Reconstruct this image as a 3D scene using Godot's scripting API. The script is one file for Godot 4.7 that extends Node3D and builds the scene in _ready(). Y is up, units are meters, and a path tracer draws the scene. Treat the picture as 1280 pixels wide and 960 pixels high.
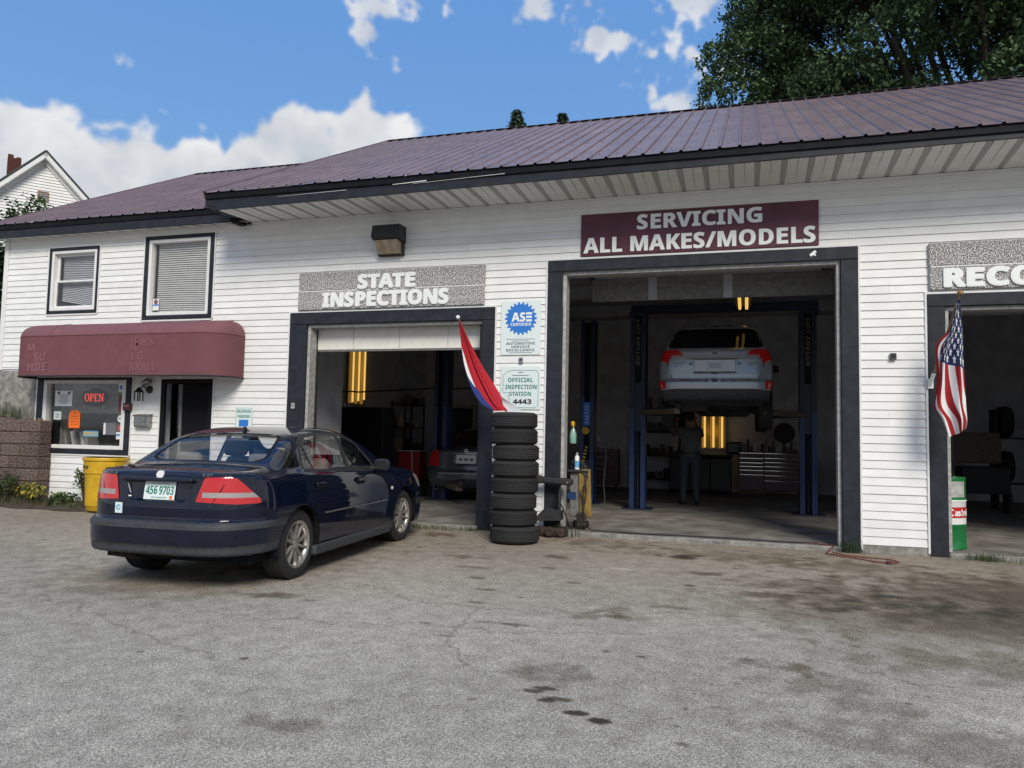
extends Node3D
# A small service garage seen from its parking lot. x runs along the front wall, y is up, z comes out of the wall; metres.

class Geo:
	var v := PackedVector3Array()
	var n := PackedVector3Array()
	var t := PackedVector2Array()
	func tri(a: Vector3, b: Vector3, c: Vector3, na: Vector3, nb: Vector3, nc: Vector3, ua := Vector2.ZERO, ub := Vector2.ZERO, uc := Vector2.ZERO) -> void:
		if (b - a).cross(c - a).dot(na + nb + nc) > 0.0:
			v.append(a); v.append(c); v.append(b); n.append(na); n.append(nc); n.append(nb); t.append(ua); t.append(uc); t.append(ub)
		else:
			v.append(a); v.append(b); v.append(c); n.append(na); n.append(nb); n.append(nc); t.append(ua); t.append(ub); t.append(uc)
	func flat(a: Vector3, b: Vector3, c: Vector3, out := Vector3.ZERO) -> void:
		var m := (b - a).cross(c - a).normalized()
		if m.dot(out) < 0.0: m = -m
		tri(a, b, c, m, m, m)
	func quad(a: Vector3, b: Vector3, c: Vector3, d: Vector3, out := Vector3.ZERO) -> void:
		var m := (c - a).cross(d - b).normalized()
		if m.dot(out) < 0.0: m = -m
		tri(a, b, c, m, m, m, Vector2(0, 0), Vector2(1, 0), Vector2(1, 1)); tri(a, c, d, m, m, m, Vector2(0, 0), Vector2(1, 1), Vector2(0, 1))
	func quadn(a: Vector3, b: Vector3, c: Vector3, d: Vector3, na: Vector3, nb: Vector3, nc: Vector3, nd: Vector3) -> void:
		tri(a, b, c, na, nb, nc); tri(a, c, d, na, nc, nd)
	func box(c: Vector3, s: Vector3, r := 0.0, b := Basis()) -> Geo:
		var h := s * 0.5
		r = minf(r, minf(h.x, minf(h.y, h.z)) * 0.98)
		if r <= 0.0:
			for ax in 3:
				for sg in [-1.0, 1.0]:
					var e := [Vector3.ZERO, Vector3.ZERO, Vector3.ZERO]
					e[0][ax] = sg * h[ax]; e[1][(ax + 1) % 3] = h[(ax + 1) % 3]; e[2][(ax + 2) % 3] = h[(ax + 2) % 3]
					quad(c + b * (e[0] - e[1] - e[2]), c + b * (e[0] + e[1] - e[2]), c + b * (e[0] + e[1] + e[2]), c + b * (e[0] - e[1] + e[2]), b * e[0])
			return self
		var g := h - Vector3(r, r, r)
		for ax in 3:
			var i := (ax + 1) % 3
			var j := (ax + 2) % 3
			for sg in [-1.0, 1.0]:
				var q := []
				for k in [[-1, -1], [1, -1], [1, 1], [-1, 1]]:
					var p := Vector3.ZERO
					p[ax] = sg * h[ax]; p[i] = k[0] * g[i]; p[j] = k[1] * g[j]
					q.append(c + b * p)
				var o := Vector3.ZERO
				o[ax] = sg
				quad(q[0], q[1], q[2], q[3], b * o)
				for s2 in [-1.0, 1.0]:   # chamfer along axis j between faces ax and i
					var p0 := Vector3.ZERO
					var p1 := Vector3.ZERO
					p0[ax] = sg * h[ax]; p0[i] = s2 * g[i]; p1[ax] = sg * g[ax]; p1[i] = s2 * h[i]
					var w := Vector3.ZERO
					w[j] = g[j]
					var o2 := Vector3.ZERO
					o2[ax] = sg; o2[i] = s2
					quad(c + b * (p0 - w), c + b * (p0 + w), c + b * (p1 + w), c + b * (p1 - w), b * o2)
		for sx in [-1.0, 1.0]:
			for sy in [-1.0, 1.0]:
				for sz in [-1.0, 1.0]:
					flat(c + b * Vector3(sx * h.x, sy * g.y, sz * g.z), c + b * Vector3(sx * g.x, sy * h.y, sz * g.z), c + b * Vector3(sx * g.x, sy * g.y, sz * h.z), b * Vector3(sx, sy, sz))
		return self
	func bx(x0: float, x1: float, y0: float, y1: float, z0: float, z1: float, r := 0.0) -> Geo:
		return box(Vector3((x0 + x1) / 2, (y0 + y1) / 2, (z0 + z1) / 2), Vector3(absf(x1 - x0), absf(y1 - y0), absf(z1 - z0)), r)
	static func frame(d: Vector3) -> Basis:
		var w := d.normalized()
		var a := Vector3.UP if absf(w.y) < 0.95 else Vector3.RIGHT
		var u := a.cross(w).normalized()
		return Basis(u, w, u.cross(w))
	func cyl(a: Vector3, e: Vector3, r0: float, r1 := -1.0, seg := 12, caps := true) -> Geo:
		if r1 < 0.0: r1 = r0
		var f := frame(e - a)
		var sl := (r0 - r1) / maxf((e - a).length(), 1e-6)
		for i in seg:
			var p := TAU * i / seg
			var q := TAU * (i + 1) / seg
			var d0 := f.x * cos(p) + f.z * sin(p)
			var d1 := f.x * cos(q) + f.z * sin(q)
			var n0 := (d0 + f.y * sl).normalized()
			var n1 := (d1 + f.y * sl).normalized()
			quadn(a + d0 * r0, a + d1 * r0, e + d1 * r1, e + d0 * r1, n0, n1, n1, n0)
			if caps:
				if r0 > 0.0: flat(a, a + d0 * r0, a + d1 * r0, -f.y)
				if r1 > 0.0: flat(e, e + d0 * r1, e + d1 * r1, f.y)
		return self
	func tube(p: Array, r: float, seg := 8) -> Geo:
		var rings := []
		var u := Vector3.ZERO
		for i in p.size():
			var d: Vector3 = (p[mini(i + 1, p.size() - 1)] - p[maxi(i - 1, 0)]).normalized()
			if i == 0: u = frame(d).x
			u = (u - d * u.dot(d)).normalized()
			rings.append([u, d.cross(u)])
		for i in p.size() - 1:
			for k in seg:
				var a0 := TAU * k / seg
				var a1 := TAU * (k + 1) / seg
				var n0: Vector3 = rings[i][0] * cos(a0) + rings[i][1] * sin(a0)
				var n1: Vector3 = rings[i][0] * cos(a1) + rings[i][1] * sin(a1)
				var m0: Vector3 = rings[i + 1][0] * cos(a0) + rings[i + 1][1] * sin(a0)
				var m1: Vector3 = rings[i + 1][0] * cos(a1) + rings[i + 1][1] * sin(a1)
				quadn(p[i] + n0 * r, p[i] + n1 * r, p[i + 1] + m1 * r, p[i + 1] + m0 * r, n0, n1, m1, m0)
		return self
	func lathe(o: Vector3, b: Basis, prof: Array, seg := 32, smooth := 0.7) -> Geo:   # prof: [radius, height along b.y]
		var k := prof.size()
		var sn := []
		for i in k - 1:
			var d := Vector2(prof[i + 1][0] - prof[i][0], prof[i + 1][1] - prof[i][1])
			sn.append(Vector2(d.y, -d.x).normalized())
		for i in k - 1:
			var na: Vector2 = sn[i]
			var nb: Vector2 = sn[i]
			if i > 0 and sn[i].dot(sn[i - 1]) > smooth: na = (sn[i] + sn[i - 1]).normalized()
			if i < k - 2 and sn[i].dot(sn[i + 1]) > smooth: nb = (sn[i] + sn[i + 1]).normalized()
			for j in seg:
				var p := TAU * j / seg
				var q := TAU * (j + 1) / seg
				var d0 := b.x * cos(p) + b.z * sin(p)
				var d1 := b.x * cos(q) + b.z * sin(q)
				quadn(o + d0 * prof[i][0] + b.y * prof[i][1], o + d1 * prof[i][0] + b.y * prof[i][1], o + d1 * prof[i + 1][0] + b.y * prof[i + 1][1], o + d0 * prof[i + 1][0] + b.y * prof[i + 1][1],
					d0 * na.x + b.y * na.y, d1 * na.x + b.y * na.y, d1 * nb.x + b.y * nb.y, d0 * nb.x + b.y * nb.y)
		return self
	func rbox(c: Vector3, s: Vector3, r: float, b := Basis(), seg := 16) -> Geo:   # box with round edges and smooth normals
		var h := s * 0.5 - Vector3(r, r, r)
		h = h.max(Vector3.ZERO)
		var rows := []
		for i in seg / 2 + 2:
			var ii := i if i <= seg / 4 else i - 1
			var la := PI * (ii / (seg / 2.0) - 0.5)
			var sy := -1.0 if i <= seg / 4 else 1.0
			var row := []
			for j in seg + 4:
				var qd := mini(j / (seg / 4 + 1), 3)
				var lo := TAU * (j - qd) / seg
				var m := Vector3(cos(la) * cos(lo), sin(la), cos(la) * sin(lo))
				var sg := Vector3(1.0 if qd in [0, 3] else -1.0, sy, 1.0 if qd in [0, 1] else -1.0)
				row.append([c + b * (m * r + sg * h), b * m])
			rows.append(row)
		for i in rows.size() - 1:
			for j in seg + 4:
				var p = rows[i][j]
				var q = rows[i][(j + 1) % (seg + 4)]
				var w = rows[i + 1][(j + 1) % (seg + 4)]
				var x = rows[i + 1][j]
				quadn(p[0], q[0], w[0], x[0], p[1], q[1], w[1], x[1])
		return self
	func prism(poly: PackedVector2Array, xf: Transform3D, depth: float) -> Geo:   # poly in the x-y plane of xf, extruded along +z of xf
		var ix := Geometry2D.triangulate_polygon(poly)
		var zz := xf.basis.z.normalized()
		for i in range(0, ix.size(), 3):
			var a := poly[ix[i]]
			var e := poly[ix[i + 1]]
			var g := poly[ix[i + 2]]
			flat(xf * Vector3(a.x, a.y, depth), xf * Vector3(e.x, e.y, depth), xf * Vector3(g.x, g.y, depth), zz)
			flat(xf * Vector3(a.x, a.y, 0), xf * Vector3(e.x, e.y, 0), xf * Vector3(g.x, g.y, 0), -zz)
		var area := 0.0
		for i in poly.size():
			area += poly[i].cross(poly[(i + 1) % poly.size()])
		for i in poly.size():
			var a := poly[i]
			var e := poly[(i + 1) % poly.size()]
			var o := Vector2(e.y - a.y, a.x - e.x) * signf(area)
			quad(xf * Vector3(a.x, a.y, 0), xf * Vector3(e.x, e.y, 0), xf * Vector3(e.x, e.y, depth), xf * Vector3(a.x, a.y, depth), xf.basis * Vector3(o.x, o.y, 0))
		return self
	func grid(rows: Array, uvs := []) -> Geo:   # rows of points, normals averaged
		var R := rows.size()
		var C: int = rows[0].size()
		var nn := []
		for i in R:
			var l := []
			for j in C:
				var du: Vector3 = rows[i][mini(j + 1, C - 1)] - rows[i][maxi(j - 1, 0)]
				var dv: Vector3 = rows[mini(i + 1, R - 1)][j] - rows[maxi(i - 1, 0)][j]
				l.append(du.cross(dv).normalized())
			nn.append(l)
		for i in R - 1:
			for j in C - 1:
				var ua := Vector2(float(j) / (C - 1), float(i) / (R - 1))
				var ub := Vector2(float(j + 1) / (C - 1), float(i) / (R - 1))
				var uc := Vector2(float(j + 1) / (C - 1), float(i + 1) / (R - 1))
				var ud := Vector2(float(j) / (C - 1), float(i + 1) / (R - 1))
				if uvs.size():
					ua = uvs[i][j]; ub = uvs[i][j + 1]; uc = uvs[i + 1][j + 1]; ud = uvs[i + 1][j]
				tri(rows[i][j], rows[i][j + 1], rows[i + 1][j + 1], nn[i][j], nn[i][j + 1], nn[i + 1][j + 1], ua, ub, uc)
				tri(rows[i][j], rows[i + 1][j + 1], rows[i + 1][j], nn[i][j], nn[i + 1][j + 1], nn[i + 1][j], ua, uc, ud)
		return self
	func add(g: Geo, xf := Transform3D()) -> Geo:
		for i in g.v.size():
			v.append(xf * g.v[i]); n.append((xf.basis * g.n[i]).normalized()); t.append(g.t[i])
		return self
	func mesh(off := Vector3.ZERO) -> ArrayMesh:
		var a := []
		a.resize(Mesh.ARRAY_MAX)
		var w := v.duplicate()
		if off != Vector3.ZERO:
			for i in w.size(): w[i] -= off
		a[Mesh.ARRAY_VERTEX] = w; a[Mesh.ARRAY_NORMAL] = n; a[Mesh.ARRAY_TEX_UV] = t
		var m := ArrayMesh.new()
		if w.size(): m.add_surface_from_arrays(Mesh.PRIMITIVE_TRIANGLES, a)
		return m

var M := {}
var rng := RandomNumberGenerator.new()
var taken := {}

func numbered(s: String) -> String:
	var k: int = taken.get(s, 0)
	taken[s] = k + 1
	return s if k == 0 else "%s_%03d" % [s, k]

func tag(o: Node, label := "", category := "", group := "", kind := "") -> Node:
	if label: o.set_meta("label", label)
	if category: o.set_meta("category", category)
	if group: o.set_meta("group", group)
	if kind: o.set_meta("kind", kind)
	return o

func thing(called: String, label: String, category: String, at: Vector3, turn := 0.0, group := "") -> Node3D:
	var o := Node3D.new()
	o.name = numbered(called)
	add_child(o)
	o.position = at
	o.rotation.y = turn
	tag(o, label, category, group)
	return o

func origin_of(p: Node) -> Vector3:
	var o := Vector3.ZERO
	while p is Node3D and p != self:
		o += p.position
		p = p.get_parent()
	return o

func put(parent: Node, called: String, g, m: Material, xf := Transform3D()) -> MeshInstance3D:   # local geometry
	var o := MeshInstance3D.new()
	o.name = called
	parent.add_child(o, true)
	o.mesh = g if g is Mesh else g.mesh()
	o.material_override = m
	o.transform = xf
	return o

func wput(parent: Node, called: String, g: Geo, m: Material) -> MeshInstance3D:   # geometry given in the world's axes under an unturned parent
	return put(parent, called, g.mesh(origin_of(parent)), m)

func solo(called: String, g: Geo, m: Material, label: String, category: String, group := "") -> MeshInstance3D:
	var b := AABB(g.v[0], Vector3.ZERO)
	for p in g.v: b = b.expand(p)
	var at := Vector3(b.get_center().x, b.position.y, b.get_center().z)
	var o := put(self, numbered(called), g.mesh(at), m, Transform3D(Basis(), at))
	tag(o, label, category, group)
	return o

func land(called: String, g: Geo, m: Material) -> MeshInstance3D:
	var o := put(self, numbered(called), g, m)
	o.set_meta("kind", "structure")
	return o

func dup(o: Node3D, at: Vector3, turn: float, label: String) -> Node3D:
	var c: Node3D = o.duplicate()
	c.name = numbered(str(o.name).rstrip("0123456789_"))
	add_child(c)
	c.position = at
	c.rotation.y = turn
	c.set_meta("label", label)
	return c

var fonts := {}
func font(fam: String, bold: bool) -> Font:
	var key := "%s%s" % [fam, bold]
	if not fonts.has(key):
		var f := SystemFont.new()
		f.font_names = PackedStringArray([fam])
		f.font_weight = 700 if bold else 400
		fonts[key] = f
	return fonts[key]

func words(parent: Node, txt: String, at: Vector3, w: float, h: float, m: Material, deep := 0.004, fat := 0.0, fam := "Droid Sans", bold := true, b := Basis(), called := "lettering") -> MeshInstance3D:   # fitted to w by h, centred on at, in the parent's axes
	var tm := TextMesh.new()
	tm.text = txt
	tm.font = font(fam, bold)
	tm.font_size = 64
	tm.pixel_size = 0.01
	tm.depth = 1.0
	tm.curve_step = 1.0
	var bb := tm.get_aabb()
	var o := MeshInstance3D.new()
	o.name = called
	parent.add_child(o, true)
	o.mesh = tm
	if fat > 0.0:   # heavier strokes: the letters laid over themselves, each copy a hair lower than the last
		var am := ArrayMesh.new()
		for k in 9:
			var ar := tm.surface_get_arrays(0)
			var v: PackedVector3Array = ar[Mesh.ARRAY_VERTEX]
			var d := Vector2.ZERO if k == 0 else Vector2.from_angle(TAU * k / 8.0) * fat * 0.012
			for i in v.size(): v[i] = Vector3(v[i].x + d.x, v[i].y + d.y, v[i].z - 0.02 * k)
			ar[Mesh.ARRAY_VERTEX] = v
			for sl in range(Mesh.ARRAY_COLOR, Mesh.ARRAY_INDEX): if sl != Mesh.ARRAY_TEX_UV: ar[sl] = null
			ar[Mesh.ARRAY_TANGENT] = null
			am.add_surface_from_arrays(Mesh.PRIMITIVE_TRIANGLES, ar)
		o.mesh = am
		bb = am.get_aabb()
	o.material_override = m
	var sx := w / bb.size.x
	var sy := h / bb.size.y
	var c := bb.get_center()
	o.transform = Transform3D(b * Basis.from_scale(Vector3(sx, sy, deep)), at - b * Vector3(c.x * sx, c.y * sy, -deep * 0.5))
	return o

func pbr(col: Color, rough := 0.6, metal := 0.0, spec := 0.5) -> StandardMaterial3D:   # col is a linear base colour
	var m := StandardMaterial3D.new()
	m.albedo_color = col.linear_to_srgb()
	m.roughness = rough
	m.metallic = metal
	m.metallic_specular = spec
	return m

func L(r: float, g: float, b: float) -> Color:
	return Color(r, g, b)

func noise_tex(size: int, freq: float, oct: int, lo: Color, hi: Color, type := FastNoiseLite.TYPE_SIMPLEX_SMOOTH, sd := 1, mid := -1.0) -> NoiseTexture2D:
	var fn := FastNoiseLite.new()
	fn.noise_type = type
	fn.frequency = freq
	fn.fractal_octaves = oct
	fn.seed = sd
	var tx := NoiseTexture2D.new()
	tx.width = size
	tx.height = size
	tx.seamless = true
	tx.noise = fn
	var gr := Gradient.new()
	gr.set_color(0, lo)
	gr.set_color(1, hi)
	if mid >= 0.0:
		gr.set_offset(0, mid * 0.6)
		gr.set_offset(1, mid)
	tx.color_ramp = gr
	return tx

func normal_tex(size: int, freq: float, oct: int, strength: float, type := FastNoiseLite.TYPE_SIMPLEX_SMOOTH, sd := 3) -> NoiseTexture2D:
	var tx := noise_tex(size, freq, oct, Color.BLACK, Color.WHITE, type, sd)
	tx.color_ramp = null
	tx.as_normal_map = true
	tx.bump_strength = strength
	return tx

func tri_map(m: StandardMaterial3D, alb: Texture2D, nor: Texture2D, scale: float, nscale := 1.0, world := true) -> StandardMaterial3D:
	m.uv1_triplanar = true
	m.uv1_world_triplanar = world
	m.uv1_scale = Vector3.ONE * scale
	if alb: m.albedo_texture = alb
	if nor:
		m.normal_enabled = true
		m.normal_texture = nor
		m.normal_scale = nscale
	return m

func glow(col: Color, e: float) -> StandardMaterial3D:
	var m := pbr(L(0.3, 0.25, 0.12), 0.4)
	m.emission_enabled = true
	m.emission = col
	m.emission_energy_multiplier = e
	return m

func pane(alpha: float, col := Color(0.02, 0.025, 0.03)) -> StandardMaterial3D:
	var m := StandardMaterial3D.new()
	m.albedo_color = Color(col.r, col.g, col.b, alpha)
	m.transparency = BaseMaterial3D.TRANSPARENCY_ALPHA
	m.roughness = 0.02
	m.cull_mode = BaseMaterial3D.CULL_DISABLED
	return m

func g2(v: float) -> Color:
	return Color(v, v, v)

func materials() -> void:
	var dirt := noise_tex(512, 0.012, 4, Color(0.95, 0.95, 0.94), Color(1, 1, 1), FastNoiseLite.TYPE_SIMPLEX_SMOOTH, 5)
	var vinyl := normal_tex(256, 0.05, 3, 1.0)
	for k in 3:
		M["siding%d" % k] = tri_map(pbr(L(0.80, 0.81, 0.805) * (1.0 - 0.025 * k), 0.55, 0.0, 0.35), dirt, vinyl, 0.35 + 0.07 * k, 0.12)
	M.white_trim = tri_map(pbr(L(0.74, 0.75, 0.75), 0.5), dirt, null, 0.6)
	M.soffit = tri_map(pbr(L(0.80, 0.80, 0.77), 0.6), dirt, null, 0.5)
	M.vent = tri_map(pbr(L(0.66, 0.66, 0.64), 0.7), noise_tex(256, 0.25, 1, g2(0.7), g2(1.0), FastNoiseLite.TYPE_CELLULAR), null, 6.0)
	var scuff := noise_tex(512, 0.02, 5, g2(0.72), g2(1.0), FastNoiseLite.TYPE_SIMPLEX_SMOOTH, 9)
	M.navy = tri_map(pbr(L(0.027, 0.032, 0.042), 0.5, 0.0, 0.35), scuff, normal_tex(256, 0.008, 2, 4.0), 0.6, 0.25)
	M.fascia = tri_map(pbr(L(0.024, 0.029, 0.039), 0.5, 0.0, 0.35), scuff, normal_tex(256, 0.008, 2, 4.0), 0.5, 0.2)
	M.drip = tri_map(pbr(L(0.010, 0.012, 0.016), 0.6, 0.0, 0.25), scuff, null, 0.5)
	var rd := noise_tex(512, 0.01, 5, Color(0.72, 0.74, 0.76), Color(1, 1, 1), FastNoiseLite.TYPE_SIMPLEX_SMOOTH, 12)
	for k in 3:
		M["roof%d" % k] = tri_map(pbr(L(0.275, 0.188, 0.188) * (1.0 - 0.02 * k), 0.36, 0.2, 0.5), rd, normal_tex(256, 0.006, 2, 3.0), 0.25 + 0.05 * k, 0.12)
	M.roof_plain = pbr(L(0.15, 0.1, 0.11), 0.5)
	M.screw = pbr(L(0.16, 0.10, 0.10), 0.5)
	M.concrete = tri_map(pbr(L(0.36, 0.35, 0.32), 0.9), noise_tex(512, 0.015, 5, g2(0.62), g2(1.0), FastNoiseLite.TYPE_SIMPLEX, 21), normal_tex(512, 0.08, 4, 3.0), 0.7, 0.5)
	var fl := noise_tex(1024, 0.006, 5, Color(0.66, 0.64, 0.62), Color(1, 1, 1), FastNoiseLite.TYPE_SIMPLEX, 22)
	M.floor = tri_map(pbr(L(0.30, 0.285, 0.26), 0.75), fl, normal_tex(512, 0.08, 4, 2.0), 0.22, 0.4)
	M.inner = tri_map(pbr(L(0.44, 0.46, 0.50), 0.9), noise_tex(512, 0.01, 5, g2(0.85), g2(1.0), FastNoiseLite.TYPE_SIMPLEX, 23), null, 0.3)
	M.inner_pale = tri_map(pbr(L(0.60, 0.62, 0.67), 0.9), noise_tex(512, 0.01, 5, g2(0.85), g2(1.0), FastNoiseLite.TYPE_SIMPLEX, 24), null, 0.3)
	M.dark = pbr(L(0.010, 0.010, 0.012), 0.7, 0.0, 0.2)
	M.black = pbr(L(0.018, 0.018, 0.02), 0.5)
	M.soot = tri_map(pbr(L(0.03, 0.03, 0.033), 0.8), scuff, null, 1.0)
	M.grey = tri_map(pbr(L(0.2, 0.2, 0.2), 0.6), scuff, null, 1.0)
	M.pale = tri_map(pbr(L(0.5, 0.5, 0.48), 0.6), scuff, null, 1.0)
	M.steel = tri_map(pbr(L(0.42, 0.42, 0.42), 0.38, 0.9), scuff, null, 2.0)
	M.chrome = pbr(L(0.75, 0.75, 0.75), 0.12, 1.0)
	M.rust = tri_map(pbr(L(0.085, 0.055, 0.042), 0.9), noise_tex(256, 0.05, 4, g2(0.4), g2(1.0)), normal_tex(256, 0.06, 4, 4.0), 2.0)
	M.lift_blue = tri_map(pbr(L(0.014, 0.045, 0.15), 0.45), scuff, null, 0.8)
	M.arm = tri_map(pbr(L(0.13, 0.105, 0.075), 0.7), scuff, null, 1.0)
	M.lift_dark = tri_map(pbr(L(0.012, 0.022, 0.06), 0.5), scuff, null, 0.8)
	M.maroon = tri_map(pbr(L(0.105, 0.016, 0.032), 0.45), noise_tex(512, 0.008, 4, g2(0.82), g2(1.0)), null, 0.5)
	M.sign_white = tri_map(pbr(L(0.72, 0.74, 0.74), 0.5), dirt, null, 1.0)
	M.paint_white = pbr(L(0.76, 0.79, 0.78), 0.5)
	M.pebble = tri_map(pbr(L(0.62, 0.61, 0.60), 0.95), noise_tex(512, 0.11, 2, Color(0.45, 0.44, 0.45), Color(1, 1, 1), FastNoiseLite.TYPE_CELLULAR, 31, 0.5), normal_tex(512, 0.11, 2, 9.0, FastNoiseLite.TYPE_CELLULAR, 31), 1.05, 1.0)
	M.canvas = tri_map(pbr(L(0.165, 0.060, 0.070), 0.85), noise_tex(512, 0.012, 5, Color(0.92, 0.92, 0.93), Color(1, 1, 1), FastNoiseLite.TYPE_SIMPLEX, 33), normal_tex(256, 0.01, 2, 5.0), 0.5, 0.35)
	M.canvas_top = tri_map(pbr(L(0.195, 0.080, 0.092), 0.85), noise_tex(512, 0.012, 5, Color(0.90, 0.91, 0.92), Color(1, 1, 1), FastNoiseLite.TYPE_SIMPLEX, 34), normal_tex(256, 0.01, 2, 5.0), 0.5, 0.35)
	M.ghost = pbr(L(0.215, 0.09, 0.103), 0.9)
	M.ghost2 = pbr(L(0.19, 0.074, 0.086), 0.9)
	M.block = tri_map(pbr(L(0.25, 0.185, 0.155), 0.95), noise_tex(512, 0.03, 5, g2(0.55), g2(1.0), FastNoiseLite.TYPE_SIMPLEX, 41), normal_tex(512, 0.03, 5, 14.0, FastNoiseLite.TYPE_SIMPLEX, 42), 1.3, 1.0)
	M.block1 = tri_map(pbr(L(0.19, 0.135, 0.115), 0.95), noise_tex(512, 0.03, 5, g2(0.55), g2(1.0), FastNoiseLite.TYPE_SIMPLEX, 43), normal_tex(512, 0.03, 5, 14.0, FastNoiseLite.TYPE_SIMPLEX, 44), 1.1, 1.0)
	M.yellow = tri_map(pbr(L(0.66, 0.40, 0.012), 0.45), noise_tex(256, 0.02, 4, g2(0.82), g2(1.0)), null, 0.8)
	M.yellow_dull = tri_map(pbr(L(0.30, 0.19, 0.04), 0.6), scuff, null, 0.8)
	M.orange = pbr(L(0.85, 0.16, 0.015), 0.6)
	M.red = pbr(L(0.42, 0.014, 0.018), 0.5)
	M.red_dark = tri_map(pbr(L(0.075, 0.014, 0.018), 0.45), scuff, null, 1.0)
	M.maroon_dark = tri_map(pbr(L(0.05, 0.018, 0.024), 0.4), scuff, null, 1.0)
	M.green = tri_map(pbr(L(0.012, 0.21, 0.055), 0.4), scuff, null, 0.8)
	M.sign_blue = pbr(L(0.02, 0.17, 0.56), 0.5)
	M.ink_green = pbr(L(0.01, 0.17, 0.13), 0.6)
	M.ink = pbr(L(0.012, 0.013, 0.016), 0.6)
	M.ink_grey = pbr(L(0.13, 0.14, 0.16), 0.6)
	M.sign_teal = pbr(L(0.66, 0.75, 0.74), 0.5)
	M.sky_blue = pbr(L(0.1, 0.36, 0.62), 0.5)
	M.rubber = tri_map(pbr(L(0.021, 0.021, 0.022), 0.82), noise_tex(256, 0.04, 4, g2(0.6), g2(1.0)), normal_tex(256, 0.1, 3, 2.0), 3.0, 0.4)
	M.rubber_grey = tri_map(pbr(L(0.034, 0.034, 0.035), 0.88), noise_tex(256, 0.04, 4, g2(0.55), g2(1.0), FastNoiseLite.TYPE_SIMPLEX, 7), normal_tex(256, 0.1, 3, 2.0), 3.0, 0.4)
	M.glass = pane(0.10)
	M.glass_store = pane(0.12, Color(0.2, 0.22, 0.2))
	M.glass_car = pane(0.16, Color(0.03, 0.06, 0.06))
	M.glass_dark = pane(0.86, Color(0.015, 0.017, 0.02))
	var paint := pbr(L(0.004, 0.0075, 0.022), 0.3, 0.0, 0.12)
	paint.clearcoat_enabled = true
	paint.clearcoat = 1.0
	paint.clearcoat_roughness = 0.03
	M.paint_navy = tri_map(paint, noise_tex(512, 0.01, 5, g2(0.8), g2(1.0), FastNoiseLite.TYPE_SIMPLEX, 51), null, 0.7, 1.0, false)
	M.bumper = pbr(L(0.013, 0.016, 0.028), 0.45)
	M.cladding = tri_map(pbr(L(0.045, 0.05, 0.058), 0.62), scuff, null, 1.5, 1.0, false)
	var silver := pbr(L(0.27, 0.292, 0.315), 0.33, 0.5)
	silver.clearcoat_enabled = true
	silver.clearcoat = 1.0
	silver.clearcoat_roughness = 0.05
	M.paint_silver = silver
	var slate := pbr(L(0.05, 0.06, 0.075), 0.35, 0.4)
	slate.clearcoat_enabled = true
	slate.clearcoat = 1.0
	slate.clearcoat_roughness = 0.05
	M.paint_slate = slate
	var lens := pbr(L(0.46, 0.011, 0.013), 0.2, 0.0, 0.4)
	lens.clearcoat_enabled = true
	lens.clearcoat = 1.0
	lens.clearcoat_roughness = 0.03
	M.lens_red = lens
	var clear := pbr(L(0.36, 0.31, 0.30), 0.15, 0.35)
	clear.clearcoat_enabled = true
	clear.clearcoat = 1.0
	M.lens_clear = clear
	M.alloy = tri_map(pbr(L(0.55, 0.53, 0.49), 0.32, 0.75), noise_tex(256, 0.03, 4, g2(0.75), g2(1.0)), null, 2.0, 1.0, false)
	M.mirror = pbr(L(0.02, 0.022, 0.025), 0.3, 0.0, 0.3)
	M.door_white = tri_map(pbr(L(0.76, 0.745, 0.69), 0.5), dirt, null, 0.8)
	M.seat = pbr(L(0.16, 0.16, 0.145), 0.9)
	M.seat_dark = pbr(L(0.03, 0.032, 0.035), 0.9)
	M.lining = pbr(L(0.2, 0.2, 0.19), 0.9)
	M.skin = pbr(L(0.3, 0.17, 0.12), 0.6)
	M.cloth_dark = pbr(L(0.05, 0.037, 0.042), 0.95)
	M.denim = pbr(L(0.02, 0.026, 0.04), 0.95)
	M.hair = pbr(L(0.02, 0.015, 0.012), 0.8)
	M.bark = tri_map(pbr(L(0.07, 0.055, 0.042), 0.95), noise_tex(256, 0.05, 4, g2(0.5), g2(1.0)), null, 1.0)
	M.earth = tri_map(pbr(L(0.11, 0.085, 0.06), 0.95), noise_tex(512, 0.03, 5, g2(0.5), g2(1.0)), null, 0.5)
	M.brick = tri_map(pbr(L(0.15, 0.05, 0.035), 0.95), noise_tex(256, 0.05, 4, g2(0.55), g2(1.0)), null, 2.0)
	M.mortar = pbr(L(0.3, 0.28, 0.25), 0.95)
	M.shingle = pbr(L(0.05, 0.055, 0.062), 0.9)
	M.wood = tri_map(pbr(L(0.36, 0.22, 0.1), 0.6), noise_tex(256, 0.05, 4, g2(0.65), g2(1.0)), null, 2.0)
	M.bottle = pane(0.55, Color(0.62, 0.78, 0.74))
	M.liquid = pbr(L(0.03, 0.35, 0.2), 0.2)
	M.amber = glow(Color(1.0, 0.80, 0.42), 0.42)
	M.amber_dim = glow(Color(0.9, 0.66, 0.28), 0.10)
	M.neon = glow(Color(1.0, 0.12, 0.08), 0.55)
	M.gold = pbr(L(0.42, 0.30, 0.09), 0.35, 0.7)

# ---------- sky, ground ----------
func fbm(sd: int, f: float, o: int) -> FastNoiseLite:
	var n := FastNoiseLite.new()
	n.noise_type = FastNoiseLite.TYPE_SIMPLEX_SMOOTH
	n.seed = sd
	n.frequency = f
	n.fractal_octaves = o
	return n

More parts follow.
